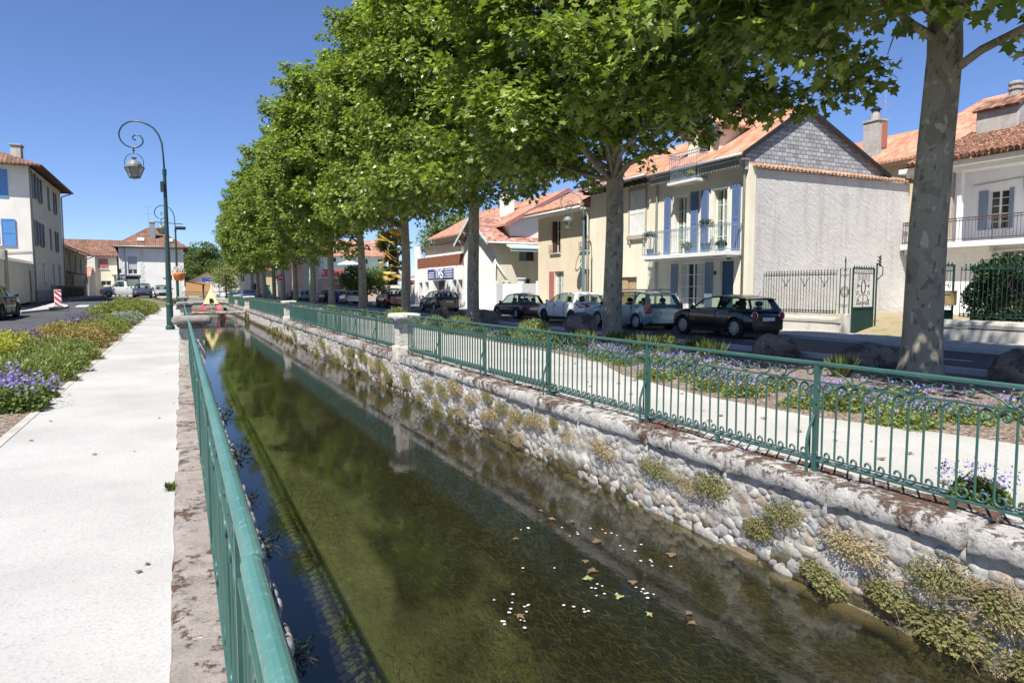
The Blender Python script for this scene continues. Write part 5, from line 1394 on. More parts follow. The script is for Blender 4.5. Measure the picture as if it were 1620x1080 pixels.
# front walls, fences and gate of the villa garden
def iron_panel(name, label, x, y0, y1, z0, z1, mat='gateGreen', scroll=True):
    t = thing(name, label, 'fence', (x, (y0 + y1) / 2, z0))
    mb = MB(); railbars(mb, (x, y0), (x, y1), z0, z1, 0.125, 0.010, (0.0, 0.06, 0.93), 0.014)
    n = int((y1 - y0) / .125)
    mb.build('bars', M[mat], t)
    mb = MB()
    for i in range(n):
        y = y0 + (y1 - y0) * (i + .5) / n
        mb.tube([(x, y + .05 * math.cos(k * math.pi / 4), z1 - .06 + .045 * math.sin(k * math.pi / 4)) for k in range(9)], 0.008, 4)
        mb.tube([(x, y + .05 * math.cos(k * math.pi / 4), z0 + .045 + .04 * math.sin(k * math.pi / 4)) for k in range(9)], 0.007, 4)
        mb.lathe([(0.002, z1 + 0.09), (0.022, z1 + 0.05), (0.01, z1)], (x, y0 + (y1 - y0) * i / n, 0), 5)
    if scroll:
        y = y0 + 0.5
        while y < y1 - 0.3:
            mb.tube([(x, y + .22 * a, z1 - .2 - .28 * (1 - abs(a)) ** 1.4) for a in (-1, -.7, -.4, -.15, 0)], 0.011, 5); mb.tube([(x, y + .22 * a, z1 - .2 - .28 * (1 - abs(a)) ** 1.4) for a in (0, .15, .4, .7, 1)], 0.011, 5)
            mb.tube([(x, y - .08, z1 - .49), (x, y + .08, z1 - .49)], 0.012, 5); y += 0.86
    mb.build('scrollwork', M[mat], t)
    return t
t = thing('garden_wall', 'low stained wall carrying the green iron fence behind the black hatchback', 'wall', (FX, 18.2, 0))
mb = MB(); mb.rough(FX, FX + 0.26, 16.15, 20.4, -0.05, 0.42, 2, 14, 3, 0.008, 2, rnd_edge=0.01); mb.build('wall', M['lowwall'], t, smooth=False)
mb = MB(); mb.rough(FX - 0.04, FX + 0.30, 16.15, 20.4, 0.42, 0.63, 2, 14, 2, 0.008, 2, rnd_edge=0.02); mb.build('coping', M['lowwall'], t)
mb = MB(); mb.rough(FX - 0.02, FX + 0.28, 15.9, 16.16, -0.05, 0.75, 2, 2, 6, 0.008, 2, rnd_edge=0.02); mb.build('pier', M['lowwall'], t)
iron_panel('iron_fence', 'green wrought iron fence on the low wall in front of the grey side wall', FX + 0.13, 16.5, 19.8, 0.75, 2.2)
t = thing('garden_wall', 'low mossy wall below the clipped hedge at the villa', 'wall', (FX, 9, 0))
mb = MB(); mb.rough(FX, FX + 0.28, 3.5, 12.75, -0.05, 0.45, 2, 24, 3, 0.01, 2, rnd_edge=0.01); mb.build('wall', M['lowwall'], t)
mb = MB(); mb.rough(FX - 0.04, FX + 0.32, 3.5, 12.78, 0.46, 0.70, 2, 24, 2, 0.01, 2, rnd_edge=0.03); mb.build('coping', M['lowwall'], t)
iron_panel('iron_fence', 'green wrought iron fence in front of the clipped hedge', FX + 0.14, 4.5, 12.3, 0.80, 2.25, scroll=False)
def gate(label, x0, y0, x1, y1, z0=0.04, zt=2.3):
    """one leaf from (x0,y0) hinge to (x1,y1)"""
    t = thing('iron_gate', label, 'gate', (x0, y0, z0))
    d = Vector((x1 - x0, y1 - y0, 0)); L = d.length; d.normalize()
    G = Fac((x0, y0), (d.x, d.y), (-d.y, d.x))
    mb = MB()
    for a, b_, c, e in ((0, .05, z0, zt), (L - .05, L, z0, zt), (.05, L - .05, z0, z0 + .06), (.05, L - .05, zt - .05, zt), (.05, L - .05, z0 + .86, z0 + .92), (.05, L - .05, zt - .2, zt - .17)): fbox(mb, G, a, b_, c, e, -.02, .02)
    mb.build('frame', M['gateGreen'], t)
    mb = MB(); fbox(mb, G, .05, L - .05, z0 + .06, z0 + .86, -.008, .008)
    for k in range(10): p = [G.P(L / 2 + .13 * math.cos(a) * (1 if b else .6), z0 + .45 + .09 * math.sin(a) * (1 if b else .6), .015) for b in (1,) for a in [i * math.pi / 5 for i in range(11)]]
    mb.tube(p, .012, 4); mb.tube([G.P(L / 2 + .07 * math.cos(i), z0 + .45 + .05 * math.sin(i), .015) for i in range(7)], .012, 4)
    mb.build('lower_panel', M['gateGreen'], t)
    mb = MB(); zm, zz = z0 + .92, zt - .2; cz = zm + (zz - zm) * .6
    for r_ in (1, .82): mb.tube([G.P(L / 2 + .155 * r_ * math.cos(i * math.pi / 10), cz + .26 * r_ * math.sin(i * math.pi / 10)) for i in range(21)], .011, 5)
    def sp(cu, cz_, r0, a0, a1, fl=1): mb.tube([G.P(cu + fl * u, z) for u, z in [(p_, q_) for p_, q_ in spiral(0, cz_, r0, r0 * .25, a0, a1, 16)]], .011, 4)
    for fl in (-1, 1):
        c = L / 2
        sp(c + fl * .33, zm + .2, .12, -2.2, 3.6, fl); sp(c + fl * .24, zm + .1, .08, 0, 6, fl); sp(c + fl * .36, zm + .48, .1, -1, 5, fl); sp(c + fl * .1, zm + .12, .07, 0, 5.5, fl); sp(c + fl * .4, cz + .05, .07, 1, 7, fl)
        mb.tube([G.P(c + fl * u, z) for u, z in ((.05, cz - .26), (.2, zm + .42), (.34, zm + .3), (.45, zm + .05))], .011, 4)
        mb.tube([G.P(c + fl * u, z) for u, z in ((.16, cz), (.3, cz + .06), (.42, cz - .05))], .010, 4)
        for u in (.1, .2, .3, .4): mb.tube([G.P(c + fl * u, cz + .28 - u * .3), G.P(c + fl * u, zt - .18)], .008, 4)
    mb.tube([G.P(L / 2, cz + .26), G.P(L / 2, zt - .18)], .01, 4); mb.tube([G.P(L / 2, cz - .26), G.P(L / 2, zm)], .012, 4)
    n = 9
    for i in range(n):
        u = .09 + (L - .18) * i / (n - 1); mb.tube([G.P(u + .04 * math.cos(k * math.pi / 4), zt - .11 + .045 * math.sin(k * math.pi / 4)) for k in range(9)], .008, 4); mb.lathe([(.03, 0), (.012, .06), (.001, .09)], G.P(u, zt), 5)
    mb.build('scrollwork', M['gateGreen'], t)
    return t
gate('tall green wrought iron gate leaf standing open next to the low wall', FX + .1, 15.85, FX + 1.6, 16.15, 0.06, 2.32)
t = thing('gate_post', 'slender ornate iron gate post with a spear tip between fence and gate', 'gate post', (FX + .13, 16.15, 0.7))
mb = MB(); x = FX + .13
for y in (15.98, 16.36): mb.tube([(x, y, .75), (x, y, 2.3)], .018, 5)
mb.tube([(x, 16.17, .75), (x, 16.17, 2.45)], .02, 5); mb.lathe([(.001, 2.75), (.03, 2.55), (.012, 2.45)], (x, 16.17, 0), 6)
for r_ in (.16, .11): mb.tube([(x, 16.17 + r_ * math.cos(i * math.pi / 8), 1.5 + r_ * 1.15 * math.sin(i * math.pi / 8)) for i in range(17)], .012, 4)
for zc in (1.0, 2.05, 2.25):
    for fl in (-1, 1): mb.tube([(x, 16.17 + fl * u, z) for u, z in spiral(.08, zc, .07, .02, 0, 5.5, 12)], .009, 4)
mb.build('ironwork', M['gateGreen'], t)
t = thing('gate_post', 'iron gate post with leafy scroll finial at the free end of the green gate', 'gate post', (FX + 1.7, 16.15, 0.05))
mb = MB(); x, y = FX + 1.68, 16.12
mb.tube([(x, y, 0.0), (x, y, 2.5)], .03, 6); mb.tube([(x, y, 1.9), (x + .12, y - .14, 2.1), (x + .12, y - .14, 2.35), (x + .03, y - .03, 2.5)], .018, 5)
for k in range(9): mb.tube([(x + .06, y - .06, 2.4 + .04 * k), (x + .06 + .09 * math.cos(k * 2.1), y - .06 + .09 * math.sin(k * 2.1), 2.46 + .04 * k)], [.03, .008], 5)
mb.build('ironwork', M['gateGreen'], t)
gate('green wrought iron gate leaf beside the ochre letter box and hedge', FX + .16, 13.55, FX + .16, 12.5, 0.06, 2.32)
t = thing('letter_box', 'flat ochre letter box hung on the scrolled gate beside the hedge', 'letter box', (FX + .05, 12.55, 1.2))
mb = MB(); mb.box(FX - .06, FX + .1, 12.36, 12.86, 1.12, 1.52); b_ = mb.build('body', M['mailbox'], t, bevel=.015)
mb = MB(); mb.box(FX - .075, FX + .11, 12.34, 12.88, 1.522, 1.55); mb.build('lid', M['mailbox'], t)
mb = MB(); mb.box(FX - .064, FX - .06, 12.45, 12.77, 1.42, 1.45); mb.build('slot', M['black'], t)
# ---------------------------------------------------------------- the tall house on the left
LX = -9.2
FL = Fac((LX, 0), (0, 1), (1, 0))            # faces the street, u = Y
h = thing('tall_house', 'tall pale three storey house with blue shutters and a brown tiled roof', 'house', (-15, 65, 0.6))
FLf = Fac((0, 57.9), (1, 0), (0, -1))
hl = [(58.9, 59.7, 8.1, 9.85), (61.3, 62.1, 8.0, 9.75), (65.2, 65.9, 7.9, 9.6), (68.2, 68.9, 7.85, 9.55),
      (58.9, 59.7, 4.75, 6.5), (61.3, 62.1, 4.75, 6.45), (65.4, 66.0, 4.75, 6.4), (68.2, 68.9, 4.7, 6.35), (66.1, 66.9, 0.8, 3.6), (69.0, 69.8, 1.3, 3.65)]
hf = [(-11.6, -10.42, 7.85, 9.75), (-12.3, -10.95, 4.6, 6.35)]
mb = MB(); wall(mb, FL, 57.9, 72, 0.2, 10.1, hl); wall(mb, FLf, -22, LX, 0.2, 10.1, hf)
mb.poly([(-22, 72, 0.2), (-22, 72, 10.1), (LX, 72, 10.1), (LX, 72, 0.2)]); mb.poly([(-22, 57.9, .2), (-22, 57.9, 10.1), (-22, 72, 10.1), (-22, 72, .2)])
mb.build('wall', M['oldwhite'], h)
mb = MB(); fbox(mb, FL, 57.88, 72, 0.3, 1.5, 0.002, 0.03); mb.build('plinth', M['concrete'], h)
mb = MB(); slab(mb, [(LX + .8, 57.1, 10.15), (LX + .8, 72.8, 10.15), (-15.5, 70, 12.6), (-15.5, 60, 12.6)], 0.12); slab(mb, [(-22.8, 57.1, 10.15), (LX + .8, 57.1, 10.15), (-15.5, 60, 12.6)], 0.12)
slab(mb, [(-22.8, 72.8, 10.15), (-22.8, 57.1, 10.15), (-15.5, 60, 12.6), (-15.5, 70, 12.6)], 0.12); slab(mb, [(LX + .8, 72.8, 10.15), (-22.8, 72.8, 10.15), (-15.5, 70, 12.6)], 0.12)
mb.build('roof', M['roofbrown'], h)
gutter(FL, 57.2, 72.8, 10.08, h, 0.84, 0.08, 'brownmetal'); pipe(FL, 58.05, 0.4, 10.0, h, 0.05, 0.08); pipe(FL, 71.9, 0.4, 10.0, h, 0.05, 0.08, swan=(0.3, 0.7))
for i, (a, b_, c, e) in enumerate(hl[:8]):
    window(FL, a, b_, c, e, h, 2, 3, sill='stonetrim')
    cl = 'slateblue'
    if i in (1, 3, 5, 7, 0, 4):
        shutter(FL, a - (b_ - a) / 2 - .06, a - .03, c, e, h, cl); shutter(FL, b_ + .03, b_ + (b_ - a) / 2 + .06, c, e, h, cl)
    else: shutter(FL, a, b_, c, e, h, cl, d=0.0)
door(FL, 66.1, 66.9, 0.8, 3.6, h, 'darkwood'); shutter(FL, 69.0, 69.8, 1.3, 3.65, h, 'bluegrey', d=0.0)
shutter(FLf, -11.6, -11.02, 7.85, 9.75, h, 'lblue', d=0.0, louv=False); shutter(FLf, -11.0, -10.42, 7.85, 9.75, h, 'lblue', d=0.0, louv=False)
window(FLf, -12.3, -10.95, 4.6, 6.35, h, 2, 2, sill='stonetrim', curtain='rosewood'); shutter(FLf, -10.9, -10.1, 4.55, 6.4, h, 'lblue', louv=False)
mb = MB(); fbox(mb, FL, 61.9, 62.7, 2.0, 3.5, 0.002, 0.03); mb.build('notice_panel', M['pinkpanel'], h); 
mb = MB(); fbox(mb, FL, 62.0, 62.6, 2.08, 3.42, 0.03, 0.036); mb.build('notice_sheet', M['signwhite'], h)
mb = MB(); fbox(mb, FL, 65.2, 65.6, 2.1, 2.6, 0.002, 0.03); mb.build('name_plate', M['signwhite'], h)
mb = MB(); mb.tube([(-14, 57.86, 4.2), (-12, 57.86, 4.3), (-11.2, 57.86, 4.05), (-9.25, 57.86, 4.2)], 0.02, 5); mb.build('wall_cable', M['black'], h)
chimney(-10.2, 60.3, 10.2, 11.75, 0.6, .9, h, 'lowwall', 'concrete', over=0.07)
chimney(-10.2, 66.5, 10.3, 11.5, 0.5, 0.7, h, 'lowwall', 'concrete', over=0.05)

t = thing('garden_wall', 'rendered garden wall with a narrow dark door beside the tall house', 'wall', (LX, 53, 0.4))
mb = MB(); wall(mb, FL, 44, 57.88, 0, 3.3, [(56.3, 57.1, 0.55, 2.85)], depth=0.12); mb.poly([(LX, 44, 0), (LX, 44, 3.3), (-9.55, 44, 3.3), (-9.55, 44, 0)][::-1]); mb.poly([(-9.55, 57.88, 3.3), (-9.55, 44, 3.3), (-9.55, 44, 0), (-9.55, 57.88, 0)])
mb.build('wall', M['garden'], t)
mb = MB(); mb.prism([(LX + .06, 44, 3.3), (LX - .15, 44, 3.52), (-9.62, 44, 3.3)], (0, 13.86, 0)); mb.build('coping', M['concrete'], t)
door(FL, 56.3, 57.1, 0.55, 2.85, t, 'darkwood', d=-0.08)
mb = MB(); mb.rough(-9.7, LX + 0.08, 49.0, 49.7, 0.2, 3.9, 3, 3, 8, 0.02, 2); mb.build('pier', M['rubble'], t)

h = thing('stone_house', 'low rubble stone house with a brick chimney next to the tall house', 'house', (-14, 80, 0.6))
FS = Fac((-9.6, 0), (0, 1), (1, 0))
hs = [(79.3, 80.1, 3.3, 5.0), (83.2, 83.9, 3.3, 4.9), (87.4, 88.1, 3.3, 4.8), (76.4, 77.2, 0.8, 2.8), (80, 80.9, 0.8, 2.9), (89.5, 90.2, 1, 2.7)]
mb = MB(); wall(mb, FS, 74.5, 91.5, 0.3, 5.4, hs); wall(mb, Fac((0, 74.5), (1, 0), (0, -1)), -17, -9.6, 0.3, 5.4, top=[(-9.6, 5.5), (-13.3, 7.2), (-17, 5.4)])
mb.poly([(-17, 91.5, .3), (-17, 91.5, 5.4), (-13.3, 91.5, 7.2), (-9.6, 91.5, 5.4), (-9.6, 91.5, .3)]); mb.build('wall', M['rubble'], h)
mb = MB(); slab(mb, [(-8.8, 74.2, 5.35), (-8.8, 92, 5.35), (-13.3, 92, 7.4), (-13.3, 74.2, 7.4)], 0.12); slab(mb, [(-17.6, 92, 5.3), (-17.6, 74.2, 5.3), (-13.3, 74.2, 7.4), (-13.3, 92, 7.4)], .12); mb.build('roof', M['roofbrown'], h)
for a, b_, c, e in hs[:3]: window(FS, a, b_, c, e, h, 2, 3, sill='stonetrim'); shutter(FS, a - .4, a - .03, c, e, h, 'slateblue')
for a, b_, c, e in hs[3:]: door(FS, a, b_, c, e, h, 'darkwood')
mb = MB(); slab(mb, [(-8.4, 76, 3.0), (-8.4, 81.3, 3.0), (-9.58, 81.3, 3.25), (-9.58, 76, 3.25)], .08); mb.build('porch_canopy', M['roofbrown'], h)
chimney(-10.3, 75.6, 5.6, 7.35, 0.8, 1.3, h, 'brick', 'brick', over=0.06)
pipe(FS, 78.6, 0.6, 5.3, h, 0.05, 0.08, swan=(0.3, 0.7)); pipe(FS, 91.3, 0.6, 5.3, h, 0.05, .08, swan=(.3, .7))

h = simple_house('cream wing with faded red shutters and a brown roof joining the white corner house', -14.5, -7.0, 98.5, 107, 5.8, 7.9, 'cream', 'roofbrown', 'x',
                 [('f', -8.95, -7.95, 4.1, 5.3, 'closed', 'rosewood'), ('f', -11.6, -10.8, 3.9, 5.1, 'closed', 'rosewood'), ('f', -8.8, -7.7, 2.0, 2.6)], z0=0.5, over=0.4)
mb = MB(); mb.box(-10.1, -9.3, 98.1, 98.49, 0.5, 5.6); mb.build('buttress', M['oldwhite'], h)
t = thing('shed', 'small tiled lean-to shed with a white panel at the foot of the cream wing', 'shed', (-10.6, 96.5, 0.6))
mb = MB(); mb.box(-11.8, -9.9, 96, 98.0, 0.5, 3.2); mb.build('wall', M['greyblock'], t)
mb = MB(); slab(mb, [(-12, 95.7, 3.1), (-9.6, 95.7, 3.1), (-9.6, 98.05, 4.3), (-12, 98.05, 4.3)], .1); mb.build('roof', M['roofpink'], t)
mb = MB(); mb.box(-10.9, -9.9, 95.85, 95.97, 0.7, 2.0); mb.build('panel', M['trim'], t)

h = simple_house('white corner house with hipped brown roof, skylights and a grey chimney', -6.6, 0.5, 96, 106, 6.9, 9.5, 'white', 'roofbrown', 'x',
                 [('f', -5.65, -4.65, 3.4, 5.6)], z0=0.5, over=0.6, hip=3.6)
Fh = Fac((0, 96), (1, 0), (0, -1))
mb = MB(); fbox(mb, Fh, -5.6, -4.7, 3.98, 5.58, -0.13, -0.1); mb.build('roller_blind', M['greyblock'], h)
mb = MB(); fbox(mb, Fh, -5.85, -4.45, 3.2, 3.33, 0.0, 0.12); fbox(mb, Fh, -6.66, 0.56, 6.55, 6.8, 0.002, 0.1); mb.build('string_course', M['stonetrim'], h)
for x in (-6.55, -4.35, -0.25):
    mb = MB()
    for k in range(15): fbox(mb, Fh, x, x + (0.5 if k % 2 else 0.35), 0.6 + k * 0.4, 0.97 + k * 0.4, 0.002, 0.02)
    mb.build('quoins', M['trim'], h)
pipe(Fh, -5.95, 0.6, 6.8, h, 0.05, 0.09); gutter(Fh, -7.1, 1.0, 6.76, h, 0.62)
chimney(-2.9, 97.9, 7.6, 9.85, 0.62, 0.5, h, 'gutter', 'brick', over=0.05)
for x in (-4.2, -1.0):
    mb = MB(); s = (9.5 - 6.8) / 5.6
    q4 = [(x - .42, 96.6, 6.8 + 1.2 * s + .06), (x + .42, 96.6, 6.8 + 1.2 * s + .06), (x + .42, 97.6, 6.8 + 2.2 * s + .06), (x - .42, 97.6, 6.8 + 2.2 * s + .06)]
    mb.prism(q4, (0, -.03, .08)); sk = mb.build('skylight', M['gutter'], h)
    mb = MB(); mb.prism([(x + (a - x) * .82, 97.1 + (b_ - 97.1) * .82 - .032, (6.8 + 1.7 * s + .06) + (c - (6.8 + 1.7 * s + .06)) * .82 + .084) for a, b_, c in q4], (0, -.004, .01)); mb.build('pane', M['headlamp'], sk)
mb = MB(); fbox(mb, Fh, -1.9, -1.4, 2.9, 3.05, .002, .03); mb.build('wall_plaque', M['gutter'], h)
aerial(-3.3, 98.3, 8.6, 3.3, h, 0.6)

# ---------------------------------------------------------------- street furniture on the left
t = thing('bus_shelter', 'slim bus shelter with dark posts and a flat roof before the white corner house', 'shelter', (-5.6, 93.5, 0.7))
mb = MB()
for x, y in ((-6.9, 92.9), (-6.9, 94.3), (-6.2, 92.9), (-4.4, 92.9), (-4.4, 94.3)): mb.tube([(x, y, 0.7), (x, y, 3.1)], .05, 6)
mb.build('posts', M['slateblue'], t)
mb = MB(); mb.box(-7.1, -4.2, 92.7, 94.6, 3.1, 3.26); mb.build('roof', M['slateblue'], t)
mb = MB(); mb.box(-6.85, -4.45, 94.34, 94.36, 0.95, 3.0); mb.build('glass_panel', glass('shelter_glass', (.5, .55, .6), .6), t)
mb = MB(); mb.box(-5.75, -4.45, 92.84, 92.86, 2.75, 3.08); mb.build('sign_band', M['black'], t)
t = thing('bus_sign', 'small dark sign above the bus shelter on its own pole', 'sign', (-6.35, 92.5, 0.7))
mb = MB(); mb.tube([(-6.35, 92.5, .7), (-6.35, 92.5, 3.9)], .035, 6); mb.build('pole', M['black'], t)
mb = MB(); mb.box(-6.55, -6.15, 92.45, 92.49, 3.45, 3.95); mb.build('sign_plate', M['black'], t)
t = thing('sign_post', 'square dark sign on a grey post in front of the white corner house', 'sign', (-1.05, 84, 0.6))
mb = MB(); mb.tube([(-1.05, 84, 0.3), (-1.05, 84, 3.0)], .05, 6); mb.build('pole', M['gutter'], t)
mb = MB(); mb.box(-1.35, -.75, 83.92, 83.96, 2.55, 3.1); mb.build('sign_plate', M['black'], t)
t = thing('barrier_board', 'red and white striped traffic beacon standing on the pavement corner', 'barrier', (-6.22, 45.9, 0.55))
zb = zl(45.9) + .13
mb = MB(); mb.box(-6.39, -6.05, 45.86, 45.90, zb + .10, zb + 1.06); bd = mb.build('panel', M['signwhite'], t, bevel=.01)
mb = MB()
for k in range(4):
    z = zb + .10 + k * .32 - .16
    pts = [(-6.375, z + .30), (-6.065, z), (-6.065, z + .16), (-6.375, z + .46)]
    pts = [(x, min(zb + 1.04, max(zb + .12, z_))) for x, z_ in pts]
    if len(set(pts)) > 2: mb.prism([(x, 45.855, z_) for x, z_ in pts], (0, -.004, 0))
mb.build('stripes', M['redpaint'], bd)
mb = MB(); mb.prism([(-6.65, 45.65, zb), (-5.8, 45.65, zb), (-5.8, 46.1, zb), (-6.65, 46.1, zb)][::-1], (0, 0, .06)); mb.prism([(-6.5, 45.75, zb + .06), (-5.95, 45.75, zb + .06), (-6.05, 45.83, zb + .14), (-6.4, 45.83, zb + .14)], (0, .22, 0)); mb.build('base', M['blacktrim'], t)
t = thing('guard_rail', 'black metal pedestrian guard rail along the pavement in front of the stone house', 'guard rail', (-8.05, 62, 0.7))
mb = MB(); zz = .83; railbars(mb, (-8.0, 56.5), (-8.0, 74), zz + .12, zz + 1.0, 0.13, .010, (0, .85, 1.0), .018); mb.build('bars', M['black'], t)
mb = MB()
for y in (56.5, 60, 63.5, 67, 70.5, 74): mb.tube([(-8, y, zz - .02), (-8, y, zz + 1.02)], .028, 6)
mb.build('posts', M['black'], t)

# ---------------------------------------------------------------- lamp posts
LP = [(0, 0), (-.02, .5), (-.053, .98), (-.16, 1.3), (-.32, 1.54), (-.5, 1.66), (-.66, 1.73), (-.84, 1.79), (-1.0, 1.8), (-1.18, 1.77), (-1.32, 1.7), (-1.45, 1.6), (-1.54, 1.46), (-1.585, 1.3), (-1.57, 1.15), (-1.5, 1.0), (-1.36, .87), (-1.2, .81), (-1.04, .79), (-.9, .82), (-.78, .91), (-.73, 1.02), (-.75, 1.15), (-.82, 1.24), (-.93, 1.275), (-1.04, 1.255), (-1.1, 1.19), (-1.09, 1.12), (-1.03, 1.09)]
def lantern(F, cu, z0, parent, s=1.0, col='lampGreen'):
    """hangs at radius cu, with its hook at z0"""
    P = lambda u, z: F.P(cu + u * s, z0 + z * s)
    mb = MB(); mb.tube([P(0, 0), P(0, -.24)], [.03 * s, .022 * s], 6); mb.lathe([(.045 * s, -.12 * s), (.045 * s, -.08 * s)], P(0, 0), 8)
    mb.tube([P(.34 * math.cos(a), -.56 + .34 * math.sin(a)) for a in [math.pi * i / 12 for i in range(13)]], .014 * s, 5)
    mb.tube([P(.34, -.56), P(.33, -.74)], .014 * s, 5); mb.tube([P(-.34, -.56), P(-.33, -.74)], .014 * s, 5)
    mb.build('hanger', M[col], parent)
    c = F.P(cu, z0)
    S = lambda prof: [(r * s, z * s) for r, z in prof]
    mb = MB(); mb.lathe(S([(.36, -.77), (.36, -.74), (.27, -.73), (.27, -.68), (.25, -.62), (.19, -.53), (.1, -.47), (.06, -.46), (.06, -.42), (.1, -.40), (.11, -.38), (.02, -.36)]), c, 16); mb.build('lantern_top', plain('lantern_dome', (.20, .21, .19), .45, .15) if 'lantern_dome' not in bpy.data.materials else bpy.data.materials['lantern_dome'], parent, smooth=False)
    mb = MB(); mb.lathe(S([(.18, -1.13), (.335, -.775)]), c, 6, cap=True); mb.build('lantern_glass', M['lampglass'], parent)
    mb = MB()
    for k in range(6):
        a = 2 * math.pi * k / 6; mb.tube([(c[0] + .19 * s * math.cos(a), c[1] + .19 * s * math.sin(a), c[2] - 1.14 * s), (c[0] + .35 * s * math.cos(a), c[1] + .35 * s * math.sin(a), c[2] - .76 * s)], .013 * s, 4)
    mb.lathe(S([(.02, -1.2), (.12, -1.17), (.2, -1.16), (.2, -1.12)]), c, 12); mb.lathe(S([(.10, -1.0), (.12, -.8)]), c, 8); mb.build('lantern_frame', M[col], parent)
def lamp_post(x, y, zb, label, H, s, dirv, col='lampGreen', clamp=()):
    t = thing('street_lamp', label, 'street lamp', (x, y, zb), 0, 'scrolled lamp posts')
    zc = zb + H - 1.8 * s
    F = Fac((x, y), dirv, (dirv[1], -dirv[0]))
    mb = MB(); mb.lathe([(.17 * s, 0), (.17 * s, .12), (.13 * s, .16), (.12 * s, .9), (.135 * s, .92), (.135 * s, 1.0), (.105 * s, 1.04), (.10 * s, 2.0), (.06 * s, (zc - zb) - .25), (.075 * s, (zc - zb) - .22), (.075 * s, zc - zb), (.04 * s, zc - zb + .02)], (x, y, zb), 14)
    mb.build('pole', M[col], t, smooth=False)
    mb = MB(); n = len(LP); mb.tube([F.P(-u * s, zc + z * s) for u, z in LP], [.036 * s * (1 - .35 * i / n) for i in range(n)], 8); e = LP[-1]; mb.lathe([(.001, -.05 * s), (.05 * s, 0), (.001, .05 * s)], F.P(-e[0] * s, zc + e[1] * s), 8)
    mb.build('scroll_arm', M[col], t, smooth=True)
    lantern(F, 1.08 * s, zc + .79 * s, t, s, col)
    return t, F, zc
_, F_, zc_ = lamp_post(-.40, 30.2, 0.0, 'tall dark green lamp post beside the white path, nearest and highest', 8.04, 1.0, (-.96, .28))
mb = MB(); mb.box(-.56, -.44, 30.05, 30.2, 5.35, 5.75); mb.build('junction_box', M['lampGreen'], _)
lamp_post(-.18, 59.6, 0.0, 'dark green lamp post carrying an orange flower basket, farther along the path', 8.04, 1.0, (-.9, .44))
lamp_post(19.4, 31.3, 0.1, 'blue green lamp post standing against the tan house', 6.65, .86, (-.55, .83), col='lampBlue')
t = thing('flower_basket', 'orange and white hanging basket strapped to the second lamp post', 'flower basket', (-.1, 59.2, 2.5))
mb = MB(); mb.lathe([(.30, 2.25), (.46, 2.75), (.46, 2.82), (.3, 2.80)], (-.05, 59.2, 0), 14); mb.build('bowl', M['orange'], t, smooth=True)
t['kind'] = 'thing'
BASKET = t
t = thing('camera_bracket', 'dark floodlight bracket fixed high on the second lamp post', 'floodlight', (-.1, 59.4, 6.4))
mb = MB(); mb.tube([(-1.6, 59.5, 6.72), (.35, 59.5, 6.62)], .03, 5); mb.build('arm', M['black'], t)
mb = MB(); mb.lathe([(.1, -.35), (.13, -.3), (.13, .3), (.1, .35)], (.2, 59.35, 6.3), 10, axis='x'); mb.build('housing', M['black'], t)
t = thing('utility_pole', 'thin blue grey pole with street lamp head beyond the footbridge', 'pole', (8.3, 150, 0))
mb = MB(); mb.tube([(6.4, 135, 0), (6.4, 135, 6.6)], [.1, .06], 6); mb.build('pole', M['bluegrey'], t)
mb = MB(); mb.tube([(6.4, 135, 6.5), (6.9, 134.4, 6.9), (7.3, 134, 6.85)], .05, 5); mb.box(5.9, 7.0, 134.9, 134.95, 3.4, 4.5); mb.build('lamp_head', M['bluegrey'], t)
t = thing('no_entry_sign', 'round red no entry sign on a pole between the far trunks', 'sign', (11.0, 86.5, 0))
mb = MB(); mb.tube([(10.62, 84, 0), (10.62, 84, 3.3)], .04, 6); mb.build('pole', M['gutter'], t)
mb = MB(); mb.lathe([(.36, 0), (.36, .03)], (10.62, 83.93, 2.95), 18, axis='y'); mb.build('disc', M['redpaint'], t)
mb = MB(); mb.box(10.38, 10.86, 83.905, 83.928, 2.9, 3.0); mb.build('bar', M['signwhite'], t)

# ---------------------------------------------------------------- bridges over the canal
t = thing('footbridge', 'thin stone slab footbridge across the canal on a round wooden post', 'bridge', (2.7, 60, -.3))
mb = MB(); mb.rough(.3, 4.95, 59.4, 61.2, -.42, -.2, 16, 6, 2, .03, 2, rnd_edge=.04); mb.build('slab', M['copingR'], t, smooth=False)
mb = MB(); mb.tube([(3.05, 60.3, -1.5), (3.0, 60.3, -.4)], [.2, .17], 10); mb.build('post', plain('weathered_post', (.40, .31, .22), .9, .25, 3), t, smooth=True)
t = thing('road_bridge', 'stone road bridge with an iron railing farther along the canal', 'bridge', (2.5, 87, 0))
mb = MB(); mb.box(-.02, 5.2, 86.2, 92, -.55, .02); mb.box(-.1, 5.2, 86.1, 86.6, .02, .3); mb.build('deck', M['pillar'], t)
mb = MB(); railbars(mb, (.2, 86.4), (5.1, 86.4), .32, 1.25, .13, .02, (0, 1), .03); mb.build('parapet_railing', M['fence'], t)
t = thing('stop_rail', 'low green rail across the canal just behind the pyramid', 'railing', (2.5, 70, -.2))
mb = MB(); railbars(mb, (.42, 70), (4.85, 70), -.75, .2, .10, .016, (0, 1), .03); mb.build('bars', M['gateGreen'], t)
t = thing('decorative_pyramid', 'pale yellow pyramid on spread pink cloth legs standing in the canal', 'decoration', (2.4, 64.5, -1))
mb = MB(); cx, cy = 2.35, 64.5
mb.lathe([(.82, .32), (.80, .36), (.02, 1.62)], (cx, cy, 0), 4, ph=math.pi / 4); py = mb.build('pyramid_roof', M['yellowcloth'], t)
mb = MB(); mb.box(cx - .14, cx + .14, cy - .60, cy - .3, .42, .78); mb.build('opening', M['darkin'], py)
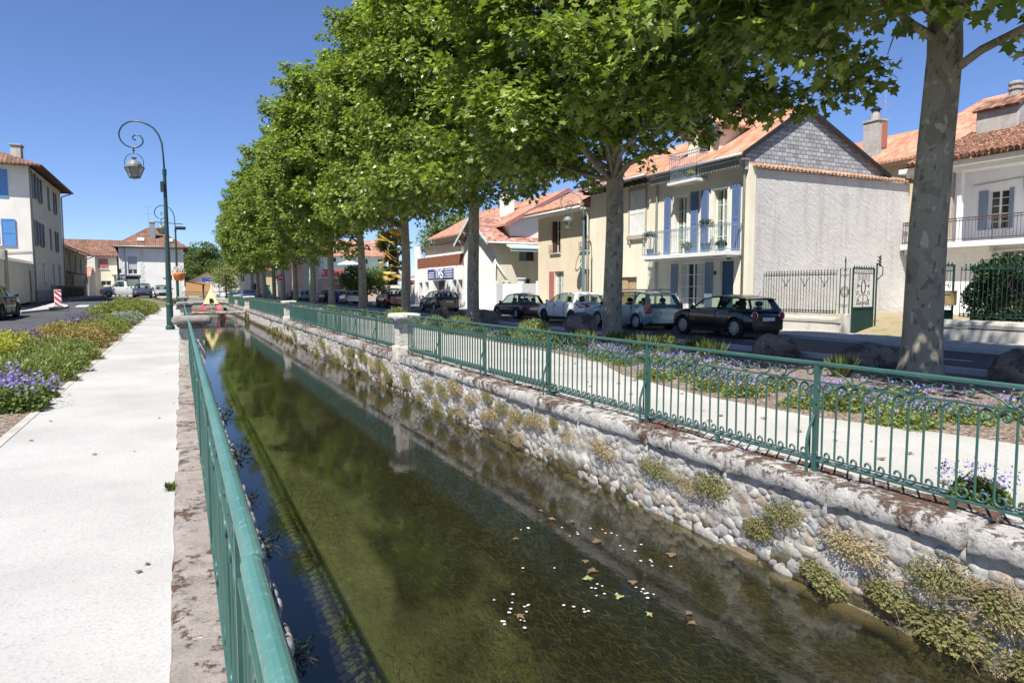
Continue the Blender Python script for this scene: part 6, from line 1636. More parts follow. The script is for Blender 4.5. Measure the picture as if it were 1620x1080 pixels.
for sx in (-1, 1):
    for sy in (-1, 1):
        mb = MB()
        for k in range(7):
            o_ = (k - 3) * .085
            mb.tube([(cx + sx * .46 + o_ * .5, cy + sy * .46, .34), (cx + sx * .74 + o_ * .9, cy + sy * .7, -.25), (cx + sx * .98 + o_ * 1.3, cy + sy * .9, -1.3)], [.022, .03, .035], 5)
        mb.build('cloth_leg', M['pinkcloth'], t, smooth=True)
# far left of the canal end: orange building, canopy
simple_house('low white and orange building beyond the canal with a blue sign band', 1.6, 8.2, 150, 158, 3.0, 4.9, 'white', 'roofpink', 'y', [('f', 3.4, 5.2, .3, 2.2)], z0=0.0, name='far_shop')
t = thing('cladding_fence', 'orange boarded fence in front of the low white building', 'fence', (3.4, 148, 0))
mb = MB(); mb.box(1.0, 5.4, 148, 148.1, .2, 2.9); mb.build('boards', M['orangeboard'], t)
t = thing('billboard', 'wide dark blue sign panel on two posts by the orange fence', 'sign', (4.6, 147, 3))
mb = MB(); mb.box(3.9, 6.0, 146.9, 147, 3.0, 3.8); mb.build('panel', M['signblue'], t)
mb = MB(); mb.tube([(4.2, 147.05, 0), (4.2, 147.05, 3.1)], .05, 5); mb.tube([(5.7, 147.05, 0), (5.7, 147.05, 3.1)], .05, 5); mb.build('posts', M['gutter'], t)
t = thing('canopy', 'small dark roofed canopy at the corner of the white house', 'canopy', (1.4, 118, 0))
mb = MB(); slab(mb, [(.3, 117, 2.9), (3.6, 117, 2.3), (3.6, 121, 2.3), (.3, 121, 2.9)][::-1], .12); mb.build('roof', M['darkwood'], t)
mb = MB(); mb.tube([(3.3, 117.3, 0), (3.3, 117.3, 2.3)], .1, 6); mb.tube([(3.3, 120.6, 0), (3.3, 120.6, 2.3)], .1, 6); mb.build('posts', M['darkwood'], t)
simple_house('white building behind the parked cars at the far end of the right bank', 8.2, 13.6, 165, 178, 3.6, 5.6, 'white', 'roofpink', 'x', [('f', 9, 10, 1, 2.2)], name='far_shop')
# ---------------------------------------------------------------- foliage
def lobed():
    """plane leaf, two folded halves"""
    half = [(0, 0), (.30, -.10), (.46, .12), (.27, .22), (.52, .58), (.20, .56), (0, 1)]
    vs = [(0, 0, 0), (0, 1, 0)]; fs = []
    for sg in (1, -1):
        b = len(vs); vs += [(sg * x, y, .12 * abs(x) ** 1 * 1.2) for x, y in half[1:-1]]
        f = [0] + list(range(b, b + 5)) + [1]
        fs.append(tuple(f if sg > 0 else f[::-1]))
    return np.array(vs), fs
def quadleaf(wd=.5):
    return np.array([(0, 0, 0), (wd / 2, .45, .06), (0, 1, -.05), (-wd / 2, .45, .06)]), [(0, 1, 2, 3)]
def blade(wd=.06):
    return np.array([(-wd / 2, 0, 0), (wd / 2, 0, 0), (wd / 2.6, .6, .05), (0, 1, .22), (-wd / 2.6, .6, .05)]), [(0, 1, 2, 3, 4)]
LOBED, QUAD, BLADE, NARROW = lobed(), quadleaf(.6), blade(.07), quadleaf(.28)

def leaf_cloud(name, P, T, Nn, S, tmpl):
    """leaves at P, tip direction T, normal Nn, size S"""
    tv, tf = tmpl
    n = len(P)
    T = T / np.maximum(np.linalg.norm(T, axis=1, keepdims=True), 1e-6)
    X = np.cross(T, Nn); X /= np.maximum(np.linalg.norm(X, axis=1, keepdims=True), 1e-6)
    Z = np.cross(X, T)
    V = P[:, None, :] + S[:, None, None] * (tv[None, :, 0:1] * X[:, None, :] + tv[None, :, 1:2] * T[:, None, :] + tv[None, :, 2:3] * Z[:, None, :])
    nv = len(tv)
    me = bpy.data.meshes.new(name)
    me.vertices.add(n * nv); me.vertices.foreach_set('co', V.astype(np.float32).ravel())
    lt = [len(f) for f in tf]; li = np.concatenate([np.array(f) for f in tf])
    loops = (np.arange(n)[:, None] * nv + li[None, :]).ravel()
    tot = np.tile(np.array(lt, np.int32), n); start = np.concatenate([[0], np.cumsum(tot)[:-1]]).astype(np.int32)
    me.loops.add(len(loops)); me.loops.foreach_set('vertex_index', loops.astype(np.int32))
    me.polygons.add(len(tot)); me.polygons.foreach_set('loop_start', start); me.polygons.foreach_set('loop_total', tot)
    me.update(calc_edges=True)
    return me

def unit(rng, n):
    v = rng.normal(size=(n, 3)); return v / np.linalg.norm(v, axis=1, keepdims=True)
def crown_points(rng, nclump, per, rad, cz, zmin, clump=(.7, 1.25), shell=(.5, 1.0), flat=.62, droop=.5, cx=0.0, skirt=0):
    u = unit(rng, nclump * 2)
    fr = shell[0] + (shell[1] - shell[0]) * rng.random(len(u)) ** .6
    lump = 1 + .09 * np.sin(3.1 * u[:, 0] * 2 + 2.3 * u[:, 2] * 3 + 1.0) + .07 * np.sin(7 * u[:, 1] + 4 * u[:, 2])
    hx = np.sqrt(np.maximum(1 - u[:, 2] ** 2, .02)); bw = np.where(u[:, 2] < 0, hx ** -.5, 1.0)[:, None] * np.array([1, 1, 0]) + np.array([0, 0, 1])
    c = u * bw * fr[:, None] * lump[:, None] * np.array(rad)[None, :]
    c[:, 2] += cz
    c[:, 0] += cx
    if skirt:
        sk = np.stack([rng.uniform(cx - 2.6, cx + 3.2, skirt), rng.uniform(-5.6, 5.6, skirt), rng.uniform(zmin + .45, zmin + 2.1, skirt)], 1)
        c = np.concatenate([sk, c])
        nclump += skirt
    if cx: c = c[~((np.hypot(c[:, 0] + .25, c[:, 1] + .15) < 1.15) & (c[:, 2] < 6.9))]
    c = c[c[:, 2] > zmin][:nclump]
    n = len(c)
    cr = clump[0] + (clump[1] - clump[0]) * rng.random(n)
    idx = np.repeat(np.arange(n), per)
    d = unit(rng, len(idx))
    d[:, 2] = np.abs(d[:, 2]) * np.where(rng.random(len(idx)) < .75, 1, -1)
    rr = rng.random(len(idx)) ** (1 / 2.2)
    off = d * (rr * cr[idx])[:, None]; off[:, 2] *= flat
    P = c[idx] + off
    out = (c[idx] - np.array([cx, 0, 0])) * np.array([1, 1, 0.0]); out /= np.maximum(np.linalg.norm(out, axis=1, keepdims=True), .3)
    T = d * .7 + out * .5 + rng.normal(size=d.shape) * .45; T[:, 2] -= droop
    Nn = np.array([0, 0, 1.0])[None, :] * .9 + d * .35 + out * .3 + rng.normal(size=d.shape) * .38
    keep = P[:, 2] > zmin - .55
    return P[keep], T[keep], Nn[keep], c, cr

def limb_path(q, p0, p1, sag=.12):
    p0, p1 = Vector(p0), Vector(p1); out = []
    for i in range(6):
        k = i / 5; p = p0.lerp(p1, k); p.z += (sag * (p1 - p0).length) * math.sin(k * math.pi) * .6
        p += Vector((q.uniform(-1, 1), q.uniform(-1, 1), q.uniform(-1, 1))) * .06 * (p1 - p0).length * math.sin(k * math.pi)
        out.append(p)
    return out
def tree_parts(seed, rad, cz, zmin, nclump, per, leaf, tmpl, trunk_r, fork, nl=16, lean=(0, 0), clump=(.7, 1.25), **kw):
    rng = np.random.default_rng(seed); q = random.Random(seed)
    P, T, Nn, c, cr = crown_points(rng, nclump, per, rad, cz, zmin, clump=clump, **kw)
    S = leaf * (.65 + .6 * rng.random(len(P)))
    crown = leaf_cloud('crown', P, T, Nn, S, tmpl)
    top = cz + rad[2] * .75; cx = kw.get('cx', 0.0)
    mb = MB()
    zs = [0, .12, .35, .8, 1.6, 2.6, 3.6, fork, fork + (top - fork) * .33, fork + (top - fork) * .66, top]
    rs = [1.38, 1.22, 1.08, 1.0, .97, .94, .9, .85, .6, .36, .08]
    mb.tube([(lean[0] * z / fork + cx * .85 * smooth01(fork, top, z) + .05 * math.sin(z * .7 + seed) * min(1, z / 3), lean[1] * z / fork + .05 * math.cos(z * .6 + seed) * min(1, z / 3), z) for z in zs], [trunk_r * r for r in rs], 16)
    tk = mb.mesh('trunk', smooth=True)
    mb = MB()
    order = list(range(len(c))); q.shuffle(order)
    for i in order[:nl]:
        z0 = max(fork * .92, min(top * .9, c[i][2] - .35 * math.hypot(c[i][0] - cx, c[i][1]) - .3)); k = z0 / fork
        pts = limb_path(q, (lean[0] * k + cx * .85 * smooth01(fork, top, z0), lean[1] * k, z0), c[i]); r0 = trunk_r * q.uniform(.22, .4)
        mb.tube(pts, [r0 * (1 - .85 * j / 5) for j in range(6)], 6)
        for _ in range(3):
            e = pts[3] + Vector((q.uniform(-1, 1), q.uniform(-1, 1), q.uniform(-.3, .6))) * 1.1; mb.tube([pts[3], (pts[3] + e) / 2 + Vector((0, 0, .1)), e], [r0 * .35, r0 * .2, .008], 4)
    lb = mb.mesh('limbs', smooth=True)
    return tk, lb, crown

VAR = [tree_parts(s, (3.0, 4.7, 6.3), 11.0, 4.95, 560, 88, .192, LOBED, .28, 5.4, nl=30, shell=(.34, 1.0), cx=-1.8, skirt=95, clump=(.5, .95)) for s in (11, 12)] + [tree_parts(s, (3.9, 5.1, 7.1), 11.2, 4.0, 600, 80, .235, LOBED, .28, 5.0, nl=24, shell=(.34, 1.0), cx=-1.7, clump=(.5, .95)) for s in (13, 14)]
for tk, lb, cr in VAR: tk.materials.append(M['bark']); lb.materials.append(M['bark']); cr.materials.append(M['plane'])
TY = [7.66, 17.4, 27.9, 38.6, 49.0, 59.4, 69.8, 80.2, 90.6, 101, 111.4, 122, 133]
WHERE = ['with mottled trunk in front of the hedge and villa, nearest of the row', 'whose trunk hides part of the teal estate car', 'whose trunk stands before the white gabled house', 'whose trunk rises behind the large stone pillar', 'standing in front of the garden bush and terrace house',
         'sixth along the row counting from the nearest', 'seventh along the row counting from the nearest', 'eighth along the row counting from the nearest', 'ninth along the row counting from the nearest', 'tenth along the row counting from the nearest', 'eleventh along the row counting from the nearest', 'twelfth of the row, last but one from the far end', 'at the far end of the row by the grey barn']
for i, y in enumerate(TY):
    tk, lb, cr = VAR[i % 2 if i < 4 else 2 + i % 2]
    t = thing('plane_tree', 'plane tree ' + WHERE[i], 'tree', (11.75 + .12 * math.sin(i * 2.3), y, 0), 0, 'row of plane trees')
    s = 1 + .04 * math.sin(i * 1.9); t.scale = (s, s * (1.18 if i == 0 else 1) * (1, 1, 1, -1, -1, -1)[i % 6], 1 + .05 * math.sin(i * 2.7 + 1))
    if i == 0: t.rotation_euler = (R(.6), R(1.3), 0)
    link('trunk', tk, None, t, world=False); link('crown', cr, None, t, world=False); link('limbs', lb, None, t, world=False)

# trees of other kinds
FV = [tree_parts(s, (3.6, 3.4, 4.6), 6.0, 1.6, 120, 70, .42, QUAD, .22, 2.2, nl=12, clump=(.7, 1.3)) for s in (31, 32)]
for tk, lb, cr in FV: tk.materials.append(M['twig']); lb.materials.append(M['twig']); cr.materials.append(M['farleaf'])
far = [(2.5, 185, 1.05, 'round tree'), (6.2, 192, 1.7, 'tall tree'), (9.5, 188, 1.2, 'broad tree'), (13, 196, 1.5, 'dense tree'), (-1.5, 196, 1.4, 'rounded tree'), (17, 205, 1.5, 'big tree'), (-6, 205, 1.5, 'leafy tree'), (22, 210, 1.6, 'wide tree'), (4.2, 210, 1.8, 'high tree'), (11, 212, 1.55, 'bushy tree')]
FARL = ['behind the roof of the low white and orange building', 'with open crown, tallest of the far group', 'right of the tallest far tree, above the parked cars', 'just left of the grey barn', 'at the right edge of the white corner house', 'behind the grey barn and last plane trunk', 'mostly hidden by the white corner house', 'behind the yellow house at the street end', 'rising behind the tallest far tree', 'in the rearmost group behind the white far building']
for i, (x, y, s, nm) in enumerate(far):
    tk, lb, cr = FV[i % 2]
    t = thing('far_tree', nm + ' ' + FARL[i], 'tree', (x, y, 0), i * 1.7, 'trees closing the view beyond the canal'); s *= .72; t.scale = (s, s, s)
    link('trunk', tk, None, t, world=False); link('crown', cr, None, t, world=False); link('limbs', lb, None, t, world=False)
gt = tree_parts(41, (3.8, 3.8, 3.0), 6.3, 3.2, 130, 80, .3, QUAD, .2, 2.6, nl=12)
t = thing('garden_tree', 'bright green broad tree behind the shop roof', 'tree', (26.5, 68, 0))
for nm, me, mt in zip(('trunk', 'limbs', 'crown'), gt, ('twig', 'twig', 'green')): link(nm, me, M[mt], t, world=False)
gb = tree_parts(42, (3.2, 2.4, 1.6), 2.6, .9, 110, 70, .26, QUAD, .12, 1.0, nl=8)
t = thing('garden_bush', 'fresh green rounded bush over the wall between terrace house and palm', 'bush', (18.9, 76.5, 0))
for nm, me, mt in zip(('stem', 'limbs', 'foliage'), gb, ('twig', 'twig', 'green')): link(nm, me, M[mt], t, world=False)
fb = tree_parts(43, (1.5, 1.5, 1.6), 2.6, .8, 70, 60, .22, QUAD, .1, 1.0, nl=6)
t = thing('round_bush', 'rounded pale green bush behind the yellow pyramid', 'bush', (5.6, 100, .3))
for nm, me, mt in zip(('stem', 'limbs', 'foliage'), fb, ('twig', 'twig', 'grassy')): link(nm, me, M[mt], t, world=False)
# palm
t = thing('palm_tree', 'palm with yellowing fronds and shaggy dark trunk by the shop', 'palm', (20.9, 72.5, 0))
mb = MB(); mb.tube([(20.9, 72.5, z) for z in (0, 1, 2.5, 4, 5.5, 6.6)], [.45, .38, .4, .55, .6, .3], 10); mb.build('trunk', M['darkwood'], t)
def frond(name, n, zr, elr, L, mat):
    q = random.Random(n * 7); P, T, Nn, S = [], [], [], []
    for k in range(n):
        a = q.uniform(0, 6.28); z = q.uniform(*zr); el = q.uniform(*elr); d = Vector((math.cos(a) * math.cos(el), math.sin(a) * math.cos(el), math.sin(el))); roll = q.uniform(-.9, .9)
        e = Vector((20.9, 72.5, z)) + d * L * .55
        for j in range(16):
            aa = (j - 7.5) / 8 * 1.5; side = d.cross(Vector((0, 0, 1))).normalized(); side = (side * math.cos(roll) + side.cross(d) * math.sin(roll)).normalized(); dd = d * math.cos(aa) + side * math.sin(aa) + Vector((0, 0, -.25))
            P.append(e); T.append(dd); Nn.append(side.cross(d) + Vector((0, 0, .3))); S.append(L * .62 * q.uniform(.8, 1.1))
        P.append(Vector((20.9, 72.5, z))); T.append(d); Nn.append(d.cross(Vector((0, 0, 1))).cross(d)); S.append(L * .6)
    me = leaf_cloud(name, np.array([tuple(p) for p in P]), np.array([tuple(p) for p in T]), np.array([tuple(p) for p in Nn]), np.array(S), blade(.08))
    return link(name, me, M[mat], t)
frond('green_fronds', 26, (5.6, 6.7), (-.2, 1.3), 1.9, 'palmg'); frond('dry_fronds', 20, (3.4, 5.9), (-.9, .3), 1.5, 'palmy'); frond('shaggy_fronds', 18, (2.2, 4.6), (-1.2, -.5), 1.2, 'palmg'); frond('crown_fronds', 14, (6.2, 6.7), (.1, 1.0), 1.9, 'palmy')
# clipped hedge behind the villa fence
rng = np.random.default_rng(5); n = 26000
P = np.stack([rng.uniform(20.85, 23.0, n), rng.uniform(3.0, 12.35, n), rng.uniform(.45, 2.45, n)], 1)
f = rng.integers(0, 4, n)
P[f == 0, 0] = 20.9 + rng.random((f == 0).sum()) ** 2 * .4; P[f == 1, 2] = 2.35 - rng.random((f == 1).sum()) ** 2 * .4; P[f == 2, 1] = 12.3 - rng.random((f == 2).sum()) ** 2 * .4
P += np.stack([.12 * np.sin(P[:, 1] * 3 + P[:, 2] * 4), .1 * np.sin(P[:, 2] * 5), .12 * np.sin(P[:, 1] * 2.3 + 1) + .08 * np.sin(P[:, 1] * 6 + P[:, 0] * 3)], 1)
me = leaf_cloud('hedge_foliage', P, unit(rng, n) + np.array([-.2, -.1, .3]), unit(rng, n) * .7 + np.array([-.5, -.2, .6]), .075 + .05 * rng.random(n), QUAD)
t = thing('hedge', 'clipped dark glossy hedge behind the green iron fence at the villa', 'hedge', (21.9, 8, .1))
link('foliage', me, M['hedge'], t)
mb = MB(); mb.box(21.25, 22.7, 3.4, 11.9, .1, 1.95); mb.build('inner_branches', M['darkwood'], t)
# ---------------------------------------------------------------- cars (local frame: y forward from the rear bumper, x to the right)
def interp(pts, t):
    for (a, va), (b_, vb) in zip(pts[:-1], pts[1:]):
        if t <= b_: k = (t - a) / (b_ - a) if b_ > a else 0; k = k * k * (3 - 2 * k) * .5 + k * .5; return va + (vb - va) * k
    return pts[-1][1]
def car(name, label, x, y, z, rz, L, W, H, col, wheel_r, axles, belt, hood, glass_pts, roof_pts, rear='hatch', light='side', rim='rim', detail=True, cat='car', group='cars parked along the canal streets', metal=.2, bumper_dark=False, rails=False, pickup=False):
    """belt: [(y, z)] top edge of the lower body; hood: taper; glass_pts: (rear base y, rear roof y, front roof y, screen base y); roof_pts: pillar list [(y_base, y_roof)] rear to front"""
    t = thing(name, label, cat, (x, y, z), rz, group)
    pm = paint(name + '_paint', col, metal)
    hw = W / 2
    gc = .17
    # lower body
    ys = set(lin(0, L, 22))
    for a in axles:
        for k in (-1.2, -1.12, -.95, -.7, -.35, 0, .35, .7, .95, 1.12, 1.2): ys.add(a + k * wheel_r)
    ys = sorted(v for v in ys if 0 <= v <= L)
    def half(v):
        e = min(v, L - v)
        return hw * (1 - .20 * max(0, 1 - e / .32) ** 2.2 - .03 * max(0, 1 - e / 1.0))
    vs, rows = [], 0
    ring = 15
    for v in ys:
        h2 = half(v); zt = interp(belt, v)
        zb = gc + .05 + .16 * max(0, 1 - min(v, L - v) / .4) ** 2
        arch = 0
        for a in axles:
            d = abs(v - a) / (wheel_r * 1.13)
            if d < 1: arch = max(arch, wheel_r + wheel_r * 1.13 * math.sqrt(1 - d * d))
        side = []
        z0 = max(zb, arch) if arch else zb
        zmid = max(z0 + .02, zb + (zt - zb) * .5)
        side = [(h2 * .55, z0 if arch else zb - .02), (h2 * .94, z0), (h2 * .985, z0 + (zmid - z0) * .4), (h2, zmid), (h2 * .985, zmid + (zt - zmid) * .5), (h2 * .955, zt - .035), (h2 * .90, zt)]
        r = side + [(0, zt + .035)] + [(-a, b_) for a, b_ in side[::-1]]
        vs += [(a, v, b_) for a, b_ in r]; rows += 1
    fs = [(i * ring + k, (i + 1) * ring + k, (i + 1) * ring + k + 1, i * ring + k + 1) for i in range(rows - 1) for k in range(ring - 1)]
    fs = [f[::-1] for f in fs]
    mb = MB(); mb.add(vs, fs)
    mb.add([vs[k] for k in range(ring)], [tuple(range(ring))]); mb.add([vs[(rows - 1) * ring + k] for k in range(ring)], [tuple(range(ring - 1, -1, -1))])
    body = mb.build('body', pm, t, world=False, smooth=True)
    sm = body.modifiers.new('edge', 'EDGE_SPLIT'); sm.split_angle = R(42)
    mb = MB(); mb.box(-hw * .86, hw * .86, .25, L - .25, gc, .5); mb.box(-hw * .72, hw * .72, .15, L - .2, .22, .62); mb.build('underbody', M['blacktrim'], t, world=False)
    # greenhouse
    gb0, gr0, gr1, gb1 = glass_pts
    zr = H; wb, wt = hw * .90, hw * .70
    def B(yv, s): return (s * wb * (1 - .04 * max(0, (yv - gb1 + .9))), yv, interp(belt, max(0, min(L, yv))) - .01)
    def Tp(yv, s):
        k = (yv - gr0) / (gr1 - gr0); zz = zr - .05 - .085 * abs(2 * k - 1) ** 2.2 * (1.3 if k < .5 else .9)
        return (s * wt, yv, zz)
    mb = MB()
    n = 8
    for i in range(n):
        a, b_ = gr0 + (gr1 - gr0) * i / n, gr0 + (gr1 - gr0) * (i + 1) / n
        for s in (-1, 1):
            p, q_ = Tp(a, s), Tp(b_, s)
            pc, qc = (0, a, p[2] + .055), (0, b_, q_[2] + .055); pm_, qm = (s * wt * .6, a, p[2] + .04), (s * wt * .6, b_, q_[2] + .04)
            for f in ([p, q_, qm, pm_], [pm_, qm, qc, pc]): mb.poly(f if s > 0 else f[::-1])
            mb.prism([(p[0], p[1], p[2]), (q_[0], q_[1], q_[2]), (q_[0], q_[1], q_[2] - .05), (p[0], p[1], p[2] - .05)], (-s * .03, 0, 0))
    if rear == 'hatch':
        p, q_ = Tp(gr0, -1), Tp(gr0, 1); mb.prism([(p[0], p[1] + .1, p[2] + .03), (q_[0], q_[1] + .1, q_[2] + .03), (q_[0], q_[1] - .1, q_[2] + .015), (p[0], p[1] - .1, p[2] + .015)], (0, 0, -.04))
    mb.build('roof', pm, t, world=False, smooth=False)
    def strut(b_, tp, wd, s):
        mb = MB()
        a0, a1 = B(b_, s), Tp(tp, s)
        mb.prism([(a0[0], a0[1] - wd * .6, a0[2] - .03), (a0[0], a0[1] + wd * .6, a0[2] - .03), (a1[0], a1[1] + wd * .45, a1[2] + .004), (a1[0], a1[1] - wd * .45, a1[2] + .004)], (-s * .035, 0, 0))
        mb.build('pillar', pm, t, world=False)
    last = len(roof_pts) - 1
    for i, (yb, yt_) in enumerate(roof_pts):
        for s in (-1, 1): strut(yb, yt_, .26 if i == 0 and rear == 'hatch' else .08, s)
    # glass
    for i in range(last):
        for s in (-1, 1):
            mb = MB()
            q4 = [B(roof_pts[i][0], s), B(roof_pts[i + 1][0], s), Tp(roof_pts[i + 1][1], s), Tp(roof_pts[i][1], s)]
            q4 = [(a - s * .012, b_, c) for a, b_, c in q4]; mb.poly(q4 if s > 0 else q4[::-1])
            mb.build('side_window', M['carglass'], t, world=False)
    def screen(nm, yb, yt_, sgn):
        mb = MB(); z0 = interp(belt, max(0, min(L, yb))); a, b_, c, d = B(yb, -1), B(yb, 1), Tp(yt_, 1), Tp(yt_, -1)
        bow = .09 * sgn
        m0, m1 = (0, yb + bow, z0 + .02), (0, yt_ + bow * .5, c[2] + .045)
        for f in ([a, m0, m1, d], [m0, b_, c, m1]): mb.poly(f if sgn < 0 else f[::-1])
        mb.build(nm, M['carglass'], t, world=False)
    screen('windscreen', gb1, gr1, 1)
    screen('rear_window', gb0, gr0, -1)
    mb = MB()
    zb_ = interp(belt, (gb0 + gb1) / 2) - .04
    mb.poly([(-wb * .95, gb0, zb_), (wb * .95, gb0, zb_), (wb * .95, gb1, zb_), (-wb * .95, gb1, zb_)])
    for sx in (-.36, .36):
        for yy in ((gb0 + gb1) / 2 + .25, gb0 + .75):
            mb.prism([(sx - .2, yy, zb_ - .1), (sx + .2, yy, zb_ - .1), (sx + .16, yy - .1, zb_ + .12), (sx - .16, yy - .1, zb_ + .12)], (0, .07, 0)); mb.lathe([(.02, -.11), (.09, -.09), (.09, .09), (.02, .11)], (sx, yy - .1, zb_ + .22), 8, axis='x'); mb.tube([(sx, yy - .08, zb_ + .1), (sx, yy - .1, zb_ + .2)], .02, 5)
    mb.build('interior', M['darkin'], t, world=False)
    # wheels
    for a in axles:
        for s in (-1, 1):
            wx = s * (hw - .105)
            mb = MB(); mb.lathe([(wheel_r * .66, -.10), (wheel_r * .93, -.105), (wheel_r, -.06), (wheel_r, .06), (wheel_r * .93, .105), (wheel_r * .66, .10)], (wx, a, wheel_r), 22, axis='x', cap=False)
            ty = mb.build('wheel', M['tyre'], t, world=False, smooth=True)
            mb = MB(); xo = wx + s * .085
            mb.lathe([(wheel_r * .68, wx + s * .095), (wheel_r * .62, wx + s * .10), (wheel_r * .56, wx + s * .02)], (0, a, wheel_r), 20, axis='x', cap=False)
            for k in range(10 if rim != 'rimdark' else 6):
                q_ = 2 * math.pi * k / (10 if rim != 'rimdark' else 6); c_, s_ = math.cos(q_), math.sin(q_)
                mb.prism([(xo, a + c_ * r_ - s_ * w_, wheel_r + s_ * r_ + c_ * w_) for r_, w_ in ((wheel_r * .1, -.022), (wheel_r * .64, -.028), (wheel_r * .64, .028), (wheel_r * .1, .022))], (-s * .03, 0, 0))
            mb.lathe([(wheel_r * .17, xo - s * .02), (wheel_r * .14, xo + s * .012)], (0, a, wheel_r), 12, axis='x')
            o = mb.build('rim', M[rim], t, world=False); 
            o.parent = ty; 
            mb = MB(); mb.lathe([(wheel_r * .6, wx + s * .01), (wheel_r * .58, wx - s * .02)], (0, a, wheel_r), 14, axis='x'); o = mb.build('brake_disc', M['blacktrim'], t, world=False); o.parent = ty
            mb = MB()
            arc = [(s * (hw * .992), a + wheel_r * 1.10 * math.cos(k * math.pi / 12), wheel_r + wheel_r * 1.12 * math.sin(k * math.pi / 12)) for k in range(13)]
            mb.tube(arc, .022, 5); mb.build('wheel_arch', M['blacktrim'] if detail else pm, t, world=False)
    # details
    zbelt = interp(belt, .4)
    yo = .03
    for s in (-1, 1):
        mb = MB()
        if light == 'side': mb.prism([(s * hw * .80, -.012, zbelt - .34), (s * hw * .80, -.012, zbelt - .10), (s * hw * .93, .05, zbelt - .06), (s * hw * .975, .26, zbelt - .04), (s * hw * .97, .22, zbelt - .2), (s * hw * .9, .05, zbelt - .36)], (s * .012, -.03, .0))
        elif light == 'oval': mb.lathe([(.02, -.03), (.095, -.025), (.11, 0.03)], (s * hw * .68, .0, zbelt - .19), 14, axis='y'); 
        elif light == 'tall': mb.prism([(s * hw * .86, .0, zbelt - .34), (s * hw * .86, .0, zbelt + .02), (s * hw * .92, .16, zbelt + .12), (s * hw * .985, .3, zbelt - .08), (s * hw * .985, .24, zbelt - .34)], (s * .012, -.035, 0))
        elif light == 'wide': mb.prism([(s * hw * .50, -.05, zbelt - .2), (s * hw * .50, -.05, zbelt - .12), (s * hw * .93, .06, zbelt - .04), (s * hw * .985, .5, zbelt - .05), (s * hw * .95, .14, zbelt - .24)], (s * .012, -.03, 0))
        mb.build('tail_light', M['taillight'], t, world=False, bevel=.008)
        if light == 'oval':
            mb = MB(); mb.lathe([(.112, -.02), (.128, -.022), (.128, .03), (.112, .03)], (s * hw * .68, .0, zbelt - .19), 16, axis='y', cap=False); mb.build('light_ring', M['chrome'], t, world=False, smooth=True)
        mb = MB(); zf = interp(belt, L - .35); mb.prism([(s * hw * .55, L - .02, zf - .26), (s * hw * .55, L - .03, zf - .12), (s * hw * .93, L - .3, zf - .06), (s * hw * .96, L - .38, zf - .2)], (0, .04, .01)); mb.build('headlight', M['headlamp'], t, world=False)
        ym = gb1 - .42
        mb = MB(); zm = interp(belt, ym) + .06; mb.lathe([(.02, -.06), (.075, -.04), (.085, .0), (.07, .05), (.02, .07)], (s * (hw + .10), ym, zm), 10, axis='y'); mb.tube([(s * hw * .92, ym, zm - .06), (s * (hw + .06), ym, zm - .02)], .022, 5)
        mb.build('door_mirror', pm if detail else M['blacktrim'], t, world=False, smooth=True)
        mb = MB()
        for yy in ([p[0] - .18 for p in roof_pts[2:]] if last >= 3 else [roof_pts[-2][0] - .1 + .0]):
            zz = interp(belt, yy) - .13; mb.box(min(s * hw * .985, s * (hw + .02)), max(s * hw * .985, s * (hw + .02)), yy - .1, yy + .1, zz - .012, zz + .016)
        mb.build('door_handle', M['chrome'] if detail else pm, t, world=False)
        ydoor = [p[0] for p in roof_pts[1:]]
        for yy in ydoor: mb = MB(); mb.box(min(s * hw * .93, s * hw * 1.003), max(s * hw * .93, s * hw * 1.003), yy - .006, yy + .006, .34, interp(belt, yy) - .05); mb.build('door_gap', M['blacktrim'], t, world=False)
        mb = MB(); mb.prism([(s * hw * .97, axles[0] + wheel_r * 1.15, .2), (s * hw * .97, axles[1] - wheel_r * 1.15, .2), (s * hw * .995, axles[1] - wheel_r * 1.15, .32), (s * hw * .995, axles[0] + wheel_r * 1.15, .32)], (s * .012, 0, 0)); mb.build('sill', M['blacktrim'] if detail else pm, t, world=False)
    mb = MB(); mb.box(-.26, .26, -.035, -.018, zbelt - .36, zbelt - .25); mb.build('number_plate', M['plate'], t, world=False)
    mb = MB(); mb.prism([(-hw * .72, -.03, .27), (hw * .72, -.03, .27), (hw * .78, -.012, .43), (-hw * .78, -.012, .43)], (0, .16, 0)); mb.build('rear_bumper', M['blacktrim'] if bumper_dark else pm, t, world=False, bevel=.02)
    mb = MB(); mb.box(-hw * .55, hw * .55, L - .06, L + .012, .3, .55); mb.build('grille', M['blacktrim'], t, world=False, bevel=.01)
    mb = MB(); mb.tube([(0, gr0 + .12, H - .09), (0, gr0 - .02, H + .09)], .006, 4); mb.build('aerial', M['blacktrim'], t, world=False)
    if rails:
        for s in (-1, 1): mb = MB(); mb.tube([(s * wt * .93, gr0 + .1, H - .06), (s * wt * .93, gr0 + .25, H + .02), (s * wt * .93, gr1 - .3, H + .02), (s * wt * .93, gr1 - .1, H - .05)], .02, 6); mb.build('roof_rail', M['gutter'], t, world=False)
    return t

